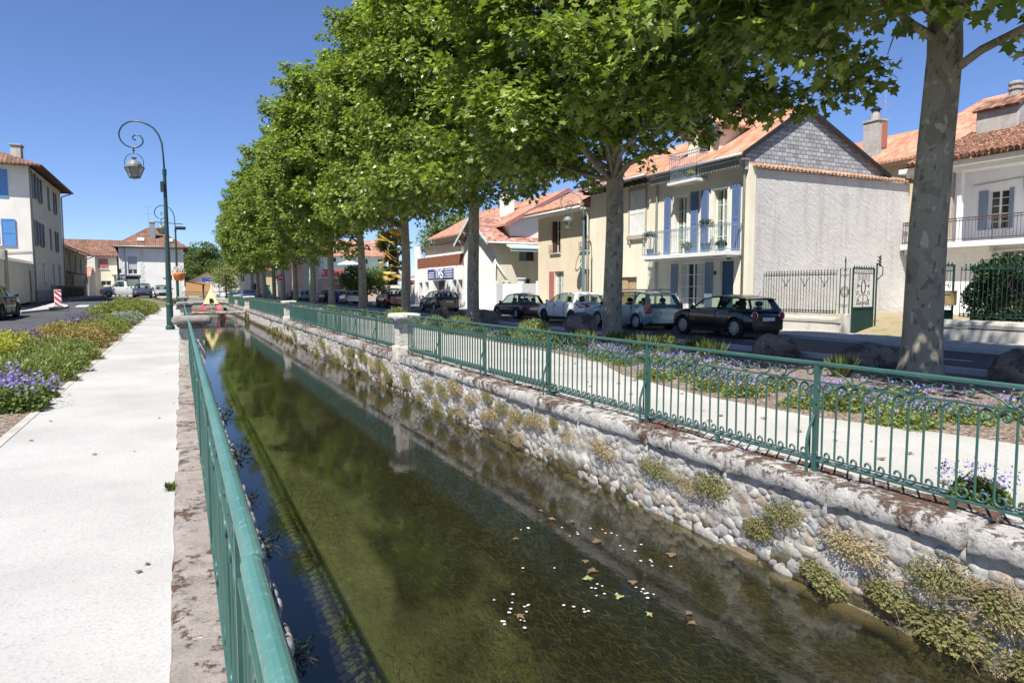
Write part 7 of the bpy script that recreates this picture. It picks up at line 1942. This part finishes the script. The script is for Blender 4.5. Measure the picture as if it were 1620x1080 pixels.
CX = 16.85
def hatch(name, label, y, L, W, H, col, **kw):
    b = kw.pop('beltz', .92); hd = kw.pop('hoodz', .9)
    x = kw.pop('x', CX); z = kw.pop('z', 0.003); rz = kw.pop('rz', 0.0)
    r = kw.pop('wr', .31); ax = kw.pop('axles', (.17 * L, .80 * L))
    g = kw.pop('glass', (.10, .42, L * .56, L * .76)); pil = kw.pop('pillars', [(.34, .62), (L * .34, L * .36), (L * .56, L * .53), (L * .74, L * .575)])
    belt = kw.pop('belt', [(0, b - .16), (.14, b - .01), (.5, b + .02), (L * .5, b - .01), (L * .74, b - .02), (L * .84, hd - .04), (L * .95, hd - .2), (L, hd - .34)])
    return car(name, label, x, y, z, rz, L, W, H, col, r, ax, belt, None, g, pil, **kw)
hatch('parked_car', 'black three door hatchback with oval red tail lights, nearest car on the right', 16.05, 3.82, 1.73, 1.42, (.006, .006, .011), metal=.1, light='oval', beltz=.93, hoodz=.93, wr=.33, x=16.87, axles=(.60, 3.10),
      glass=(.10, .36, 2.20, 2.90), pillars=[(.34, .54), (1.48, 1.45), (2.80, 2.24)], belt=[(0, .70), (.10, .86), (.35, .935), (1.4, .925), (2.7, .93), (3.2, .90), (3.6, .78), (3.76, .64), (3.82, .52)])
hatch('parked_car', 'pale teal estate car parked half behind the second plane trunk', 21.1, 4.43, 1.76, 1.55, (.30, .42, .42), metal=.45, light='tall', beltz=.97, hoodz=.92, wr=.315, rails=True,
      glass=(.06, .34, 2.55, 3.42), pillars=[(.16, .42), (1.12, 1.15), (2.08, 2.02), (3.32, 2.6)], axles=(.80, 3.50), detail=False)
hatch('parked_car', 'white hatchback with dark rear window and wide red lights', 26.0, 4.33, 1.76, 1.47, (.85, .85, .85), metal=0, light='wide', beltz=.98, hoodz=.9, rim='rimdark',
      glass=(.08, .50, 2.45, 3.30), pillars=[(.62, .78), (1.50, 1.42), (2.4, 2.22), (3.2, 2.5)], axles=(.82, 3.42), bumper_dark=True)
hatch('parked_car', 'small dark blue hatchback with short red tail lights', 32.1, 3.72, 1.60, 1.38, (.018, .018, .045), light='side', beltz=.84, hoodz=.82, wr=.285, bumper_dark=True,
      glass=(.12, .50, 2.05, 2.72), pillars=[(.36, .62), (1.15, 1.18), (2.62, 2.1)], axles=(.58, 2.98), rim='rim')
hatch('parked_car', 'dark grey rounded hatchback parked in front of the shop', 44.7, 4.33, 1.79, 1.50, (.035, .042, .062), light='wide', metal=.5, beltz=1.0, hoodz=.95, axles=(.84, 3.45), detail=False)
hatch('parked_car', 'burgundy crossover car with tall body by the garden wall and palm', 57.2, 4.4, 1.84, 1.66, (.10, .012, .022), light='tall', metal=.5, beltz=1.12, hoodz=1.06, wr=.35, axles=(.86, 3.5), rim='rimdark')
hatch('parked_car', 'silver white hatchback beyond the burgundy crossover', 74.0, 4.1, 1.75, 1.5, (.55, .56, .58), light='side', metal=.5, beltz=.97, detail=False)
hatch('parked_car', 'bright blue car just beyond the silver white hatchback', 80.5, 4.0, 1.72, 1.48, (.03, .10, .42), light='side', detail=False)
hatch('parked_car', 'black hatchback beyond the bright blue car', 86.5, 4.2, 1.75, 1.5, (.012, .013, .02), light='side', detail=False)
hatch('parked_car', 'pale grey car parked beyond the black hatchback near the terrace house', 101, 4.2, 1.75, 1.5, (.45, .48, .52), light='side', metal=.5, detail=False, x=16.2)
hatch('parked_car', 'dark saloon seen between far trunks past the pale grey car', 108, 4.3, 1.75, 1.46, (.05, .06, .09), light='side', detail=False, x=15.8)
hatch('parked_car', 'metallic blue car facing the canal near the grey barn', 126, 4.2, 1.75, 1.5, (.10, .14, .30), light='side', detail=False, x=12.6, rz=.9)
hatch('parked_car', 'dark blue car next to the metallic blue one by the grey barn', 131, 4.2, 1.75, 1.5, (.02, .03, .07), light='side', detail=False, x=11.0, rz=.9)
hatch('parked_car', 'white car at the far end of the canal street', 138, 4.3, 1.78, 1.5, (.7, .7, .7), light='side', metal=0, detail=False, x=9.0, rz=.6)
# left bank
hatch('parked_car', 'shiny black sport utility car cut by the left picture edge', 37.0, 4.4, 1.84, 1.62, (.008, .009, .012), light='tall', x=-8.2, z=zl(39) - .01, rz=-.04, beltz=1.08, hoodz=1.05, wr=.36, axles=(.86, 3.55), rim='rimdark', metal=.1)
hatch('parked_car', 'dark grey hatchback facing the viewer, in front of the bus shelter', 83.6, 4.2, 1.76, 1.52, (.10, .11, .13), x=-3.55, z=.7, rz=math.pi, metal=.6, beltz=.98, detail=False)
hatch('parked_car', 'light silver car half behind the dark grey one facing the viewer', 87.2, 4.2, 1.72, 1.45, (.50, .50, .52), x=-1.95, z=.65, rz=math.pi + .08, metal=.5, detail=False)
hatch('parked_van', 'white pick-up van seen side on before the white corner house', 91.0, 4.6, 1.75, 1.85, (.7, .7, .7), x=-3.6, z=.71, rz=math.pi / 2, metal=0, beltz=1.12, hoodz=1.1, wr=.34, cat='van', detail=False,
      glass=(1.9, 2.0, 2.95, 3.75), pillars=[(2.0, 2.08), (3.6, 3.0)], axles=(.9, 3.75))
# ---------------------------------------------------------------- flower beds
def clump_mesh(seed, n, rx, h, size, tmpl, up=.8, nz=.5, hollow=.3):
    rng = np.random.default_rng(seed)
    u = unit(rng, n); u[:, 2] = np.abs(u[:, 2])
    r_ = hollow + (1 - hollow) * rng.random(n) ** .6
    P = u * r_[:, None] * np.array([rx, rx, h])[None, :]
    P[:, 0] *= 1 + .18 * np.sin(4 * np.arctan2(u[:, 1], u[:, 0]) + seed); P[:, 1] *= 1 + .15 * np.sin(3 * np.arctan2(u[:, 1], u[:, 0]) + seed * 2)
    T = u * .7 + rng.normal(size=(n, 3)) * .5; T[:, 2] += up * .4
    Nn = u + rng.normal(size=(n, 3)) * .45; Nn[:, 2] += nz
    return leaf_cloud('foliage', P, T, Nn, size * (.6 + .8 * rng.random(n)), tmpl)
def spikes_mesh(seed, nsp, rx, h0, h1, per, size, tmpl=QUAD, spread=.03):
    rng = np.random.default_rng(seed); P, T = [], []
    for _ in range(nsp):
        a, r_ = rng.uniform(0, 6.28), rx * rng.random() ** .5
        b = np.array([r_ * np.cos(a), r_ * np.sin(a), 0]); zt = rng.uniform(h0, h1)
        for k in range(per): P.append(b + np.array([rng.normal() * spread, rng.normal() * spread, zt * (1 - .35 * rng.random())]) + b * .15); T.append(rng.normal(size=3) * .6 + np.array([0, 0, .6]))
    n = len(P); return leaf_cloud('blossoms', np.array(P), np.array(T), unit(rng, n), size * (.7 + .6 * rng.random(n)), tmpl)
def blades_mesh(seed, n, rx, h, spread=.6, wd=BLADE):
    rng = np.random.default_rng(seed); a = rng.random(n) * 6.28; r_ = rx * .35 * rng.random(n) ** .5
    P = np.stack([r_ * np.cos(a), r_ * np.sin(a), np.zeros(n)], 1); T = np.stack([np.cos(a) * spread * rng.random(n) * 2, np.sin(a) * spread * rng.random(n) * 2, np.ones(n)], 1)
    Nn = np.stack([-np.cos(a), -np.sin(a), .8 * np.ones(n)], 1) + rng.normal(size=(n, 3)) * .2
    return leaf_cloud('foliage', P, T, Nn, h * (.6 + .6 * rng.random(n)), wd)
KINDS = {
 'lowbill': [('foliage', clump_mesh(61, 1500, .50, .36, .055, LOBED), 'grassy'), ('blossoms', spikes_mesh(62, 34, .52, .34, .56, 3, .04, LOBED), 'violet')],
 'cranesbill': [('foliage', clump_mesh(1, 2600, .50, .42, .055, LOBED), 'green'), ('blossoms', spikes_mesh(2, 100, .54, .36, .72, 3, .042, LOBED), 'violet')],
 'herb': [('foliage', clump_mesh(3, 3600, .55, .62, .085, NARROW, up=1.6), 'grassy')],
 'herbgreen': [('foliage', clump_mesh(4, 3400, .55, .60, .085, NARROW, up=1.5), 'grassy')],
 'spurge': [('foliage', clump_mesh(5, 1200, .34, .55, .06, QUAD, up=1.2), 'grassy'), ('blossoms', spikes_mesh(6, 40, .36, .50, .75, 18, .055, QUAD, .05), 'lime')],
 'heuchera': [('foliage', clump_mesh(7, 1300, .36, .42, .075, LOBED), 'bronze')],
 'spirea': [('foliage', clump_mesh(8, 5200, .8, .75, .06, QUAD), 'rusty')],
 'salvia': [('foliage', clump_mesh(9, 700, .32, .35, .06, QUAD), 'grassy'), ('blossoms', spikes_mesh(10, 34, .36, .45, .68, 16, .035, QUAD, .02), 'purplespike')],
 'lavender': [('foliage', clump_mesh(11, 3600, .52, .55, .08, NARROW, up=1.8), 'silver')],
 'broom': [('foliage', clump_mesh(12, 3600, .62, .62, .09, NARROW, up=1.4), 'grassy'), ('blossoms', clump_mesh(13, 1200, .63, .66, .05, QUAD), 'lime')],
 'daylily': [('foliage', blades_mesh(14, 240, .5, .62), 'grassy')],
 'weed': [('foliage', blades_mesh(15, 90, .25, .38, .5), 'green'), ('leaves', clump_mesh(16, 220, .22, .2, .05, QUAD), 'grassy')],
}
PROTO = {}
def plant(kind, name, label, cat, x, y, z, s, rz, group=None, sz=1.0):
    if kind not in PROTO:
        sz *= .80 if x < 0 else 1
        t = thing(name, label, cat, (x, y, z), rz, group); t.scale = (s, s, s * sz)
        for nm, me, mt in KINDS[kind]: me.name = nm; link(nm, me, M[mt], t, world=False)
        PROTO[kind] = t
    else:
        sz *= .80 if x < 0 else 1
        src = PROTO[kind]; t = src.copy(); C.objects.link(t); t.name = name; t.location = (x, y, z); t.rotation_euler = (0, 0, rz); t.scale = (s, s, s * sz)
        for ch in src.children:
            c = ch.copy(); C.objects.link(c); c.parent = t
        t['label'] = label; t['category'] = cat
        if group: t['group'] = group
        elif 'group' in t: del t['group']
    return t
q = random.Random(21)
G1 = 'violet cranesbills of the left bed'
for x, y, s in ((-3.9, 11.6, .9), (-2.75, 10.6, 1.0), (-2.1, 11.0, .95), (-3.3, 11.4, 1.0), (-2.55, 11.7, 1.0), (-3.9, 12.8, .8), (-3.5, 10.9, .9), (-2.0, 12.0, .6), (-3.2, 12.6, .9)):
    plant('cranesbill', 'cranesbill', 'violet flowering cranesbill in the near end of the left flower bed', 'flower', x, y, gz(x, y), s, q.uniform(0, 6), G1)
for x, y, s in ((-2.35, 13.0, 1.0), (-2.2, 14.2, .95), (-2.9, 14.0, 1.0), (-2.6, 15.3, 1.0)):
    plant('herbgreen', 'border_perennial', 'dense fresh green perennial between the cranesbills and the orange shrubs', 'plant', x, y, gz(x, y), s, q.uniform(0, 6), 'green perennials of the left bed')
for x, y, s in ((-2.15, 15.5, .9), (-2.3, 16.8, 1.0), (-2.9, 17.0, 1.05), (-2.2, 18.2, .9), (-2.7, 18.6, 1.0), (-2.3, 19.6, .8)):
    plant('herb', 'border_perennial', 'yellowish green feathery perennial by the path edge of the left bed', 'plant', x, y, gz(x, y), s, q.uniform(0, 6), 'yellow green perennials of the left bed')
for x, y, s in ((-3.35, 16.0, 1.15), (-3.2, 17.0, 1.1), (-3.75, 18.2, 1.2), (-3.5, 15.0, .9), (-3.65, 19.8, 1.1)):
    plant('spurge', 'spurge', 'yellow spurge with upright lime heads beside the road kerb', 'plant', x, y, gz(x, y), s, q.uniform(0, 6), 'yellow spurges of the left bed')
for x, y, s in ((-3.75, 14.6, 1.0), (-3.7, 16.9, 1.1), (-3.9, 15.8, 1.0)):
    plant('heuchera', 'coral_bells', 'dark purple leaved coral bells among the spurges', 'plant', x, y, gz(x, y), s * 1.1, q.uniform(0, 6), 'purple coral bells of the left bed')
for x, y, s in ((-3.6, 13.6, .55), (-3.3, 13.2, .5), (-4.0, 14.0, .5), (-3.55, 15.4, .45)):
    plant('spirea', 'spirea', 'small orange bronze spirea tuft next to the violet flowers', 'shrub', x, y, gz(x, y), s, q.uniform(0, 6), 'small orange spireas of the left bed')
for x, y, s in ((-2.6, 22.0, 1.0), (-3.2, 23.3, 1.05), (-2.55, 24.2, .95), (-3.3, 25.4, 1.0)):
    plant('spirea', 'spirea', 'large rounded orange green spirea halfway along the left bed', 'shrub', x, y, gz(x, y), s, q.uniform(0, 6), 'large orange spireas of the left bed')
for x, y, s in ((-3.6, 20.8, 1.1), (-3.85, 22.0, 1.1), (-3.5, 27.6, 1.1), (-3.2, 31, 1.2), (-3.7, 32, 1.2)):
    plant('salvia', 'salvia', 'salvia with thin dark purple spikes along the kerb', 'flower', x, y, gz(x, y), s, q.uniform(0, 6), 'purple salvias of the left bed')
for x, y, s in ((-2.5, 27.0, .9), (-2.3, 28.6, .85), (-2.9, 29.2, 1.0), (-2.4, 31.5, .9), (-2.9, 33.5, 1.0), (-2.35, 37, 1.0)):
    plant('broom', 'golden_shrub', 'low lime yellow shrub past the orange spireas on the left bed', 'shrub', x, y, gz(x, y), s, q.uniform(0, 6), 'lime yellow shrubs of the left bed')
for x, y, s in ((-2.4, 34.5, 1.25), (-2.5, 36, 1.2), (-2.3, 39.5, 1.1)):
    plant('lavender', 'lavender', 'silvery grey green lavender mound near the far end of the bed', 'shrub', x, y, gz(x, y), s, q.uniform(0, 6), 'silvery lavenders of the left bed')
for x, y, s in ((-2.5, 43, 1.3), (-3.0, 46, 1.4), (-2.2, 49, 1.3), (-2.7, 52, 1.4), (-2.2, 55, 1.3), (-3.3, 50, 1.3), (-3.4, 41, 1.3), (-3.4, 37.5, 1.2)):
    plant('broom', 'golden_shrub', 'straw yellow feathery bush at the far end of the left bed before the parked cars', 'bush', x, y, gz(x, y), s, q.uniform(0, 6), 'straw yellow bushes of the left bed', 1.1)
# right bed
for i in range(44):
    y = 2.6 + i * .265 + q.uniform(-.1, .1); x = (7.9 if y < 5 else 7.5 if y < 7 else 7.5 if y < 10 else 8.2) + q.uniform(.1, 1.6)
    plant('lowbill', 'cranesbill', 'violet flowering cranesbill in the strip along the right gravel path', 'flower', x, y, -.01, q.uniform(.55, .85), q.uniform(0, 6), 'violet cranesbills of the right bed', .8)
for x, y, s in ((10.4, 11.5, .75), (9.9, 13.3, .8), (10.9, 8.6, .6), (10.4, 15.0, .8), (9.8, 15.8, .75), (11.2, 12.8, .7)):
    plant('daylily', 'daylily', 'clump of arching strap leaves behind the right cranesbills', 'plant', x, y, -.01, s, q.uniform(0, 6), 'strap leaved clumps of the right bed')
for i in range(46):
    y = 12.5 + i * .75 + q.uniform(-.3, .3); x = q.uniform(8.8, 11.2)
    plant('weed' if q.random() < .7 else 'herbgreen', 'weed' if i >= 0 else '', 'loose green weed tuft in the far part of the right bed', 'weed', x, y, -.01, q.uniform(.7, 1.3) if q.random() < .7 else .45, q.uniform(0, 6), 'weeds of the right bed')
plant('cranesbill', 'cranesbill', 'lone violet flowered plant growing at the foot of the nearest right railing', 'flower', 5.42, 3.05, -.005, .42, 1.0)
for x, y, lb in ((-.12, 6.0, 'small weed in the joint between path and left coping, farther one'), (-.11, 2.05, 'tiny weed at the bottom edge between white path and left coping')):
    plant('weed', 'weed', lb, 'weed', x, y, 0, .22, 1.0)
for x, y in ((.30, 16.9), (.28, 16.0)): pass

# ---------------------------------------------------------------- herbs on the canal walls
def tuft(name, label, cat, seed, mat, n, size, tmpl, group, dry=False):
    rng = np.random.default_rng(seed)
    u = unit(rng, n); u[:, 0] = -np.abs(u[:, 0])
    P = u * (rng.random(n) ** .5)[:, None] * np.array([.15, .24, .17])[None, :]; P[:, 2] -= .06 * rng.random(n); P[:, 0] *= 1 + .4 * np.sin(9 * P[:, 1] + seed)
    T = u * .6 + rng.normal(size=(n, 3)) * .5; T[:, 2] -= .15
    me = leaf_cloud('foliage', P, T, u + rng.normal(size=(n, 3)) * .5 + np.array([0, 0, .5]), size * (.5 + rng.random(n)), tmpl)
    mb = MB(); q = random.Random(seed)
    for _ in range(14):
        a = (q.uniform(-.25, -.05), q.uniform(-.24, .24), q.uniform(-.22, .12)); mb.tube([(0.02, 0, 0), (a[0] * .6, a[1] * .5, a[2] * .3), a], [.006, .004, .002], 3)
    st = mb.mesh('stems'); return me, st, M[mat]
TF_ = [tuft('', '', '', 51, 'wallgreen', 1900, .018, QUAD, ''), tuft('', '', '', 52, 'walldry', 2000, .017, QUAD, ''), tuft('', '', '', 53, 'wallgreen', 1500, .021, LOBED, ''), tuft('', '', '', 54, 'walldry', 1500, .021, NARROW, '')]
for me, st, mt in TF_: me.materials.append(mt); st.materials.append(M['twig'])
LAB = ['olive green herb tuft growing from the cobbled right canal wall', 'dry brown herb tuft hanging on the cobbled right canal wall', 'leafy green herb tuft on the cobbled right canal wall', 'feathery straw coloured herb tuft on the cobbled right canal wall']
q = random.Random(77)
def wall_tuft(k, x, y, z, s, side=1, label=None, group=None, sz=1.0):
    t = thing('wall_herb', label or LAB[k], 'herb', (x, y, z), 0 if side > 0 else math.pi, group or ('olive herbs on the right wall', 'dry brown herbs on the right wall', 'leafy herbs on the right wall', 'straw herbs on the right wall')[k])
    t.scale = (s * .75, s * q.uniform(1.2, 2.2), s * sz); t.rotation_euler = (q.uniform(-.3, .3), 0, 0 if side > 0 else math.pi)
    me, st, mt = TF_[k]; link('foliage', me, None, t, world=False); link('stems', st, None, t, world=False)
n_t = 0
for i in range(150):
    y = 1.2 + 44 * (i / 150) ** 1.45 + q.uniform(-.25, .25)
    dens = mnoise.noise((y * .35, 3.3, 0))
    if dens < .0: continue
    z = q.choice([-.30, -.34, -.42, -.5, -.6, -.72, -.8, -.86]) + q.uniform(-.05, .05)
    x = XW1 - .03 + .05 * (-.2 - z)
    k = q.choice([0, 0, 2, 3]) if z < -.65 else q.choice([0, 1, 1, 3, 2])
    s = q.uniform(.4, .9)
    wall_tuft(k, x, y, z, s, sz=q.uniform(.8, 1.3)); n_t += 1
for y, k, z, s in ((2.0, 0, -.55, 1.5), (2.5, 2, -.45, 1.3), (2.9, 0, -.4, 1.6), (2.3, 2, -.78, 1.4), (3.3, 2, -.7, 1.3), (3.6, 1, -.42, 1.4), (4.3, 0, -.36, 1.4), (4.6, 2, -.6, 1.2), (5.2, 0, -.34, 1.5), (5.6, 3, -.44, 1.3), (6.1, 0, -.40, 1.2), (1.6, 0, -.6, 1.4), (1.3, 0, -.5, 1.4), (3.9, 2, -.8, 1.2), (7.2, 1, -.40, 1.3), (8.1, 3, -.42, 1.3), (9.2, 1, -.4, 1.2), (10.2, 0, -.36, 1.3), (11.6, 1, -.42, 1.3), (13.1, 0, -.45, 1.5), (15.6, 0, -.5, 1.8), (18.2, 1, -.45, 1.6), (21.5, 0, -.5, 1.9), (26, 0, -.5, 2.0), (33, 0, -.55, 2.0), (57.5, 2, -.5, 2.4), (58.3, 0, -.75, 2.2)):
    wall_tuft(k, XW1 - .03 + .05 * (-.2 - z), y, z, s * .58)
DT = tuft('', '', '', 58, 'bronze', 260, .045, NARROW, ''); DT[0].materials.append(M['hedge']); DT[1].materials.append(M['twig'])
for i, (y, z, s) in enumerate(((2.2, -.25, .45), (3.4, -.2, .6), (4.9, -.15, .7), (6.1, -.18, .6), (7.6, -.12, .9), (10.2, -.15, .9))):
    t = thing('wall_herb', 'thin dark twiggy weed leaning out over the water from the left wall', 'weed', (XW0, y, z), math.pi, 'dark weeds on the left wall'); t.scale = (s * 1.1, s * .8, s)
    link('foliage', DT[0], None, t, world=False); link('stems', DT[1], None, t, world=False)

# ---------------------------------------------------------------- things floating on the water
q = random.Random(5)
LEAVES = [(3.62, 6.46), (3.72, 5.67), (3.15, 4.95), (3.45, 4.74), (3.2, 4.56), (3.53, 4.08), (3.23, 4.18), (2.3, 4.59), (3.33, 5.31), (3.25, 5.07), (3.01, 6.1), (3.8, 6.3), (3.65, 6.77), (4.15, 5.09), (3.42, 3.93)]
FLOWERS = [(2.4, 4.71), (2.23, 4.88), (2.36, 4.95), (2.33, 4.79), (2.41, 4.79), (2.21, 4.66), (2.11, 4.51), (2.18, 4.48), (2.26, 4.46), (2.27, 4.55), (2.82, 4.49), (2.79, 4.48), (2.72, 4.59), (2.72, 5.46), (3.03, 5.25), (3.05, 4.81), (3.07, 4.68), (3.14, 4.71), (3.38, 4.62), (3.39, 4.55), (3.41, 4.49), (3.45, 4.47), (3.39, 4.44), (3.25, 4.52), (3.2, 4.87), (3.8, 5.4), (3.87, 5.35), (4.04, 5.46), (3.84, 5.0), (3.91, 4.96), (3.95, 4.82), (3.66, 5.94), (3.57, 6.13), (3.82, 6.06), (3.93, 5.86), (3.25, 6.27), (3.14, 6.28), (3.95, 5.79), (3.54, 5.88)]
lv, lf = LOBED
mb = MB(); mb.add([(x * .105, (y - .5) * .12, z * .9 * .12 + .02 * math.sin(y * 4 + x * 3) * .5 + .008) for x, y, z in lv], lf); LM = mb.mesh('floating_leaf'); LM.materials.append(M['deadleaf'])
mb = MB(); mb.add([(x * .10, (y - .5) * .11, .014 * math.sin(y * 5 + x * 4) + .012) for x, y, z in lv], lf); LM2 = mb.mesh('floating_leaf'); LM2.materials.append(plain('green_floating_leaf', (.22, .25, .09), .6, .3, 12))
for i, (x, y) in enumerate(LEAVES):
    o = link('floating_leaf', LM2 if i in (2, 4, 6) else LM); o.location = (x, y, WZ + .006); o.rotation_euler = (0, 0, q.uniform(0, 6.28)); s = q.uniform(.5, .95); o.scale = (s, s, s)
    tag(o, 'yellowish green plane leaf floating on the dark canal water' if i in (2, 4, 6) else 'fallen brown plane leaf drifting on the dark canal water', 'leaf', 'green leaves on the canal water' if i in (2, 4, 6) else 'brown leaves on the canal water', 'thing')
DRY = link('fallen_leaf', LM); DRY.location = (5.9, 4.2, .002); DRY.scale = (.7, .7, .7); tag(DRY, 'dry brown leaf lying on the right gravel path', 'leaf', 'dry leaves on the right path', 'thing')
for _ in range(34):
    o = DRY.copy(); C.objects.link(o); o.location = (q.uniform(5.5, 7.6), 2.6 + 12 * q.random() ** 1.4, .002); o.rotation_euler = (0, 0, q.uniform(0, 6)); s = q.uniform(.3, .75); o.scale = (s, s, s)
for _ in range(16):
    o = DRY.copy(); C.objects.link(o); o.location = (q.choice([q.uniform(-1.65, -1.2), q.uniform(-.3, -.12), q.uniform(-1.6, -.2)]), 1.8 + 13 * q.random() ** 1.3, .002); o.rotation_euler = (0, 0, q.uniform(0, 6)); s = q.uniform(.2, .45); o.scale = (s, s, s)
    o['label'] = 'scrap of dry leaf lying on the white left path'; o['group'] = 'dry leaf scraps on the left path'
mb = MB()
for k in range(5):
    a = k * 2 * math.pi / 5; mb.add([(0, 0, .012), (.013 * math.cos(a - .5), .013 * math.sin(a - .5), .02), (.021 * math.cos(a), .021 * math.sin(a), .018), (.013 * math.cos(a + .5), .013 * math.sin(a + .5), .02)], [(0, 1, 2, 3)])
FM = mb.mesh('water_crowfoot'); FM.materials.append(M['whitepetal'])
for x, y in FLOWERS:
    for _ in range(1 if q.random() < .6 else 2):
        o = link('water_crowfoot', FM); o.location = (x + q.uniform(-.05, .05), y + q.uniform(-.08, .08), WZ + .004); o.rotation_euler = (0, 0, q.uniform(0, 6)); s = q.uniform(.45, .9); o.scale = (s, s, s)
        tag(o, 'tiny white water flower on the surface of the canal', 'flower', 'white flowers on the canal water', 'thing')

rng = np.random.default_rng(61); n = 120000
wx = rng.uniform(1.2, 4.85, n); wy = 1.6 + 17 * rng.random(n) ** 1.3
jit = rng.normal(size=n) * .20
keep = np.array([mnoise.noise((a * .7, b * .25, 9)) * .8 + (a - 2.2) * .2 + .10 + j > .16 for a, b, j in zip(wx, wy, jit)])
wx, wy = wx[keep], wy[keep]; n = len(wx)
P = np.stack([wx, wy, -1.38 + .26 * rng.random(n) ** 1.6 * (.4 + .6 * np.clip((wx - 1.2) / 1.5, 0, 1))], 1)
T = np.stack([rng.normal(size=n) * .35, -1 + rng.normal(size=n) * .3, .22 + rng.normal(size=n) * .22], 1)
me = leaf_cloud('water_weed', P, T, np.stack([rng.normal(size=n) * .5, rng.normal(size=n) * .3, np.ones(n)], 1), .055 + .10 * rng.random(n), quadleaf(.07))
o = link('water_weed', me, M['weed']); tag(o, 'brown green water weed trailing on the canal bed', 'water weed', None, 'stuff')

# ---------------------------------------------------------------- boulders and pots
def boulder(x, y, rx, ry, rz_, seed, label, tilt=0.0):
    me = bpy.data.meshes.new('boulder')
    import bmesh
    bm = bmesh.new(); bmesh.ops.create_icosphere(bm, subdivisions=4, radius=1)
    for v in bm.verts:
        p = v.co.copy(); n = p.normalized()
        e = 2.6; k = (abs(n.x) ** e + abs(n.y) ** e + abs(n.z) ** e) ** (-1 / e)
        d = 1 + .30 * mnoise.noise(n * 1.4 + Vector((seed * 3.1, seed, 0))) + .16 * abs(mnoise.noise(n * 2.6 + Vector((seed, 0, seed)))) + .05 * mnoise.noise(n * 8) + .02 * mnoise.noise(n * 18)
        v.co = Vector((n.x * rx, n.y * ry, n.z * rz_)) * k * d
        if v.co.z < -rz_ * .7: v.co.z = -rz_ * .7
    bm.to_mesh(me); bm.free()
    o = link('boulder', me, M['boulder'], smooth=True); o.location = (x, y, rz_ * .62); o.rotation_euler = (tilt, 0, seed * .3)
    tag(o, label, 'boulder', 'boulders along the right kerb', 'thing')
boulder(12.75, 11.9, .36, .52, .30, 3, 'dark rounded boulder in front of the black hatchback')
boulder(12.9, 9.5, .40, .68, .27, 5, 'long flat dark boulder left of the nearest plane trunk')
boulder(12.9, 6.6, .40, .62, .31, 8, 'big block boulder right of the nearest plane trunk, cut by the frame')
boulder(13.0, 21.2, .45, .62, .42, 11, 'grey brown boulder beside the second plane trunk')
boulder(13.0, 29.4, .40, .55, .36, 14, 'boulder between the third plane trunk and the small blue hatchback')
boulder(13.0, 36.0, .38, .5, .34, 17, 'boulder near the fourth plane trunk in front of the shop')
boulder(13.0, 33.0, .30, .42, .26, 19, 'smaller boulder between the third and fourth plane trunks')
def pot(label, x, y, z, s, ball=True, mat='hedge'):
    t = thing('potted_plant', label, 'potted plant', (x, y, z))
    mb = MB(); mb.lathe([(.10 * s, 0), (.15 * s, .24 * s), (.165 * s, .25 * s), (.165 * s, .29 * s), (.13 * s, .28 * s)], (x, y, z), 12); mb.build('pot', M['slateblue'], t, smooth=False)
    if ball: mb = MB(); mb.tube([(x, y, z + .2 * s), (x, y, z + .75 * s)], .02, 5); mb.build('stem', M['twig'], t)
    me = clump_mesh(int(x * 7 + y * 13), 500, .26 * s, .24 * s, .06, QUAD); o = link('foliage', me, M[mat], t); o.location = (x, y, z + (.78 if ball else .25) * s)
    return t
pot('potted ball topiary on the left end of the long balcony', 19.75, 26.0, 3.125, 1.1)
pot('low potted shrub between the two blue shuttered balcony doors', 19.8, 23.45, 3.125, 1.0, False, 'green')
pot('tall ball topiary in a blue pot before the right balcony door', 19.8, 22.3, 3.125, 1.35)
pot('dark potted shrub at the right end of the long balcony', 19.8, 21.4, 3.125, .9, False)
pot('bright green plant on the small dormer balcony', 20.1, 24.1, 6.31, 1.2, False, 'green')
pot('yellow flowered trailing plant at the right of the small dormer balcony', 19.95, 23.4, 6.31, .8, False, 'lime')
me = clump_mesh(91, 500, .45, .5, .09, QUAD); o = link('blossoms', me, M['whitepetal'], BASKET); o.location = (-.05, 59.2, 2.82)
me = clump_mesh(92, 160, .5, .62, .09, QUAD); o = link('blossoms', me, M['rusty'], BASKET); o.location = (-.05, 59.2, 2.82)
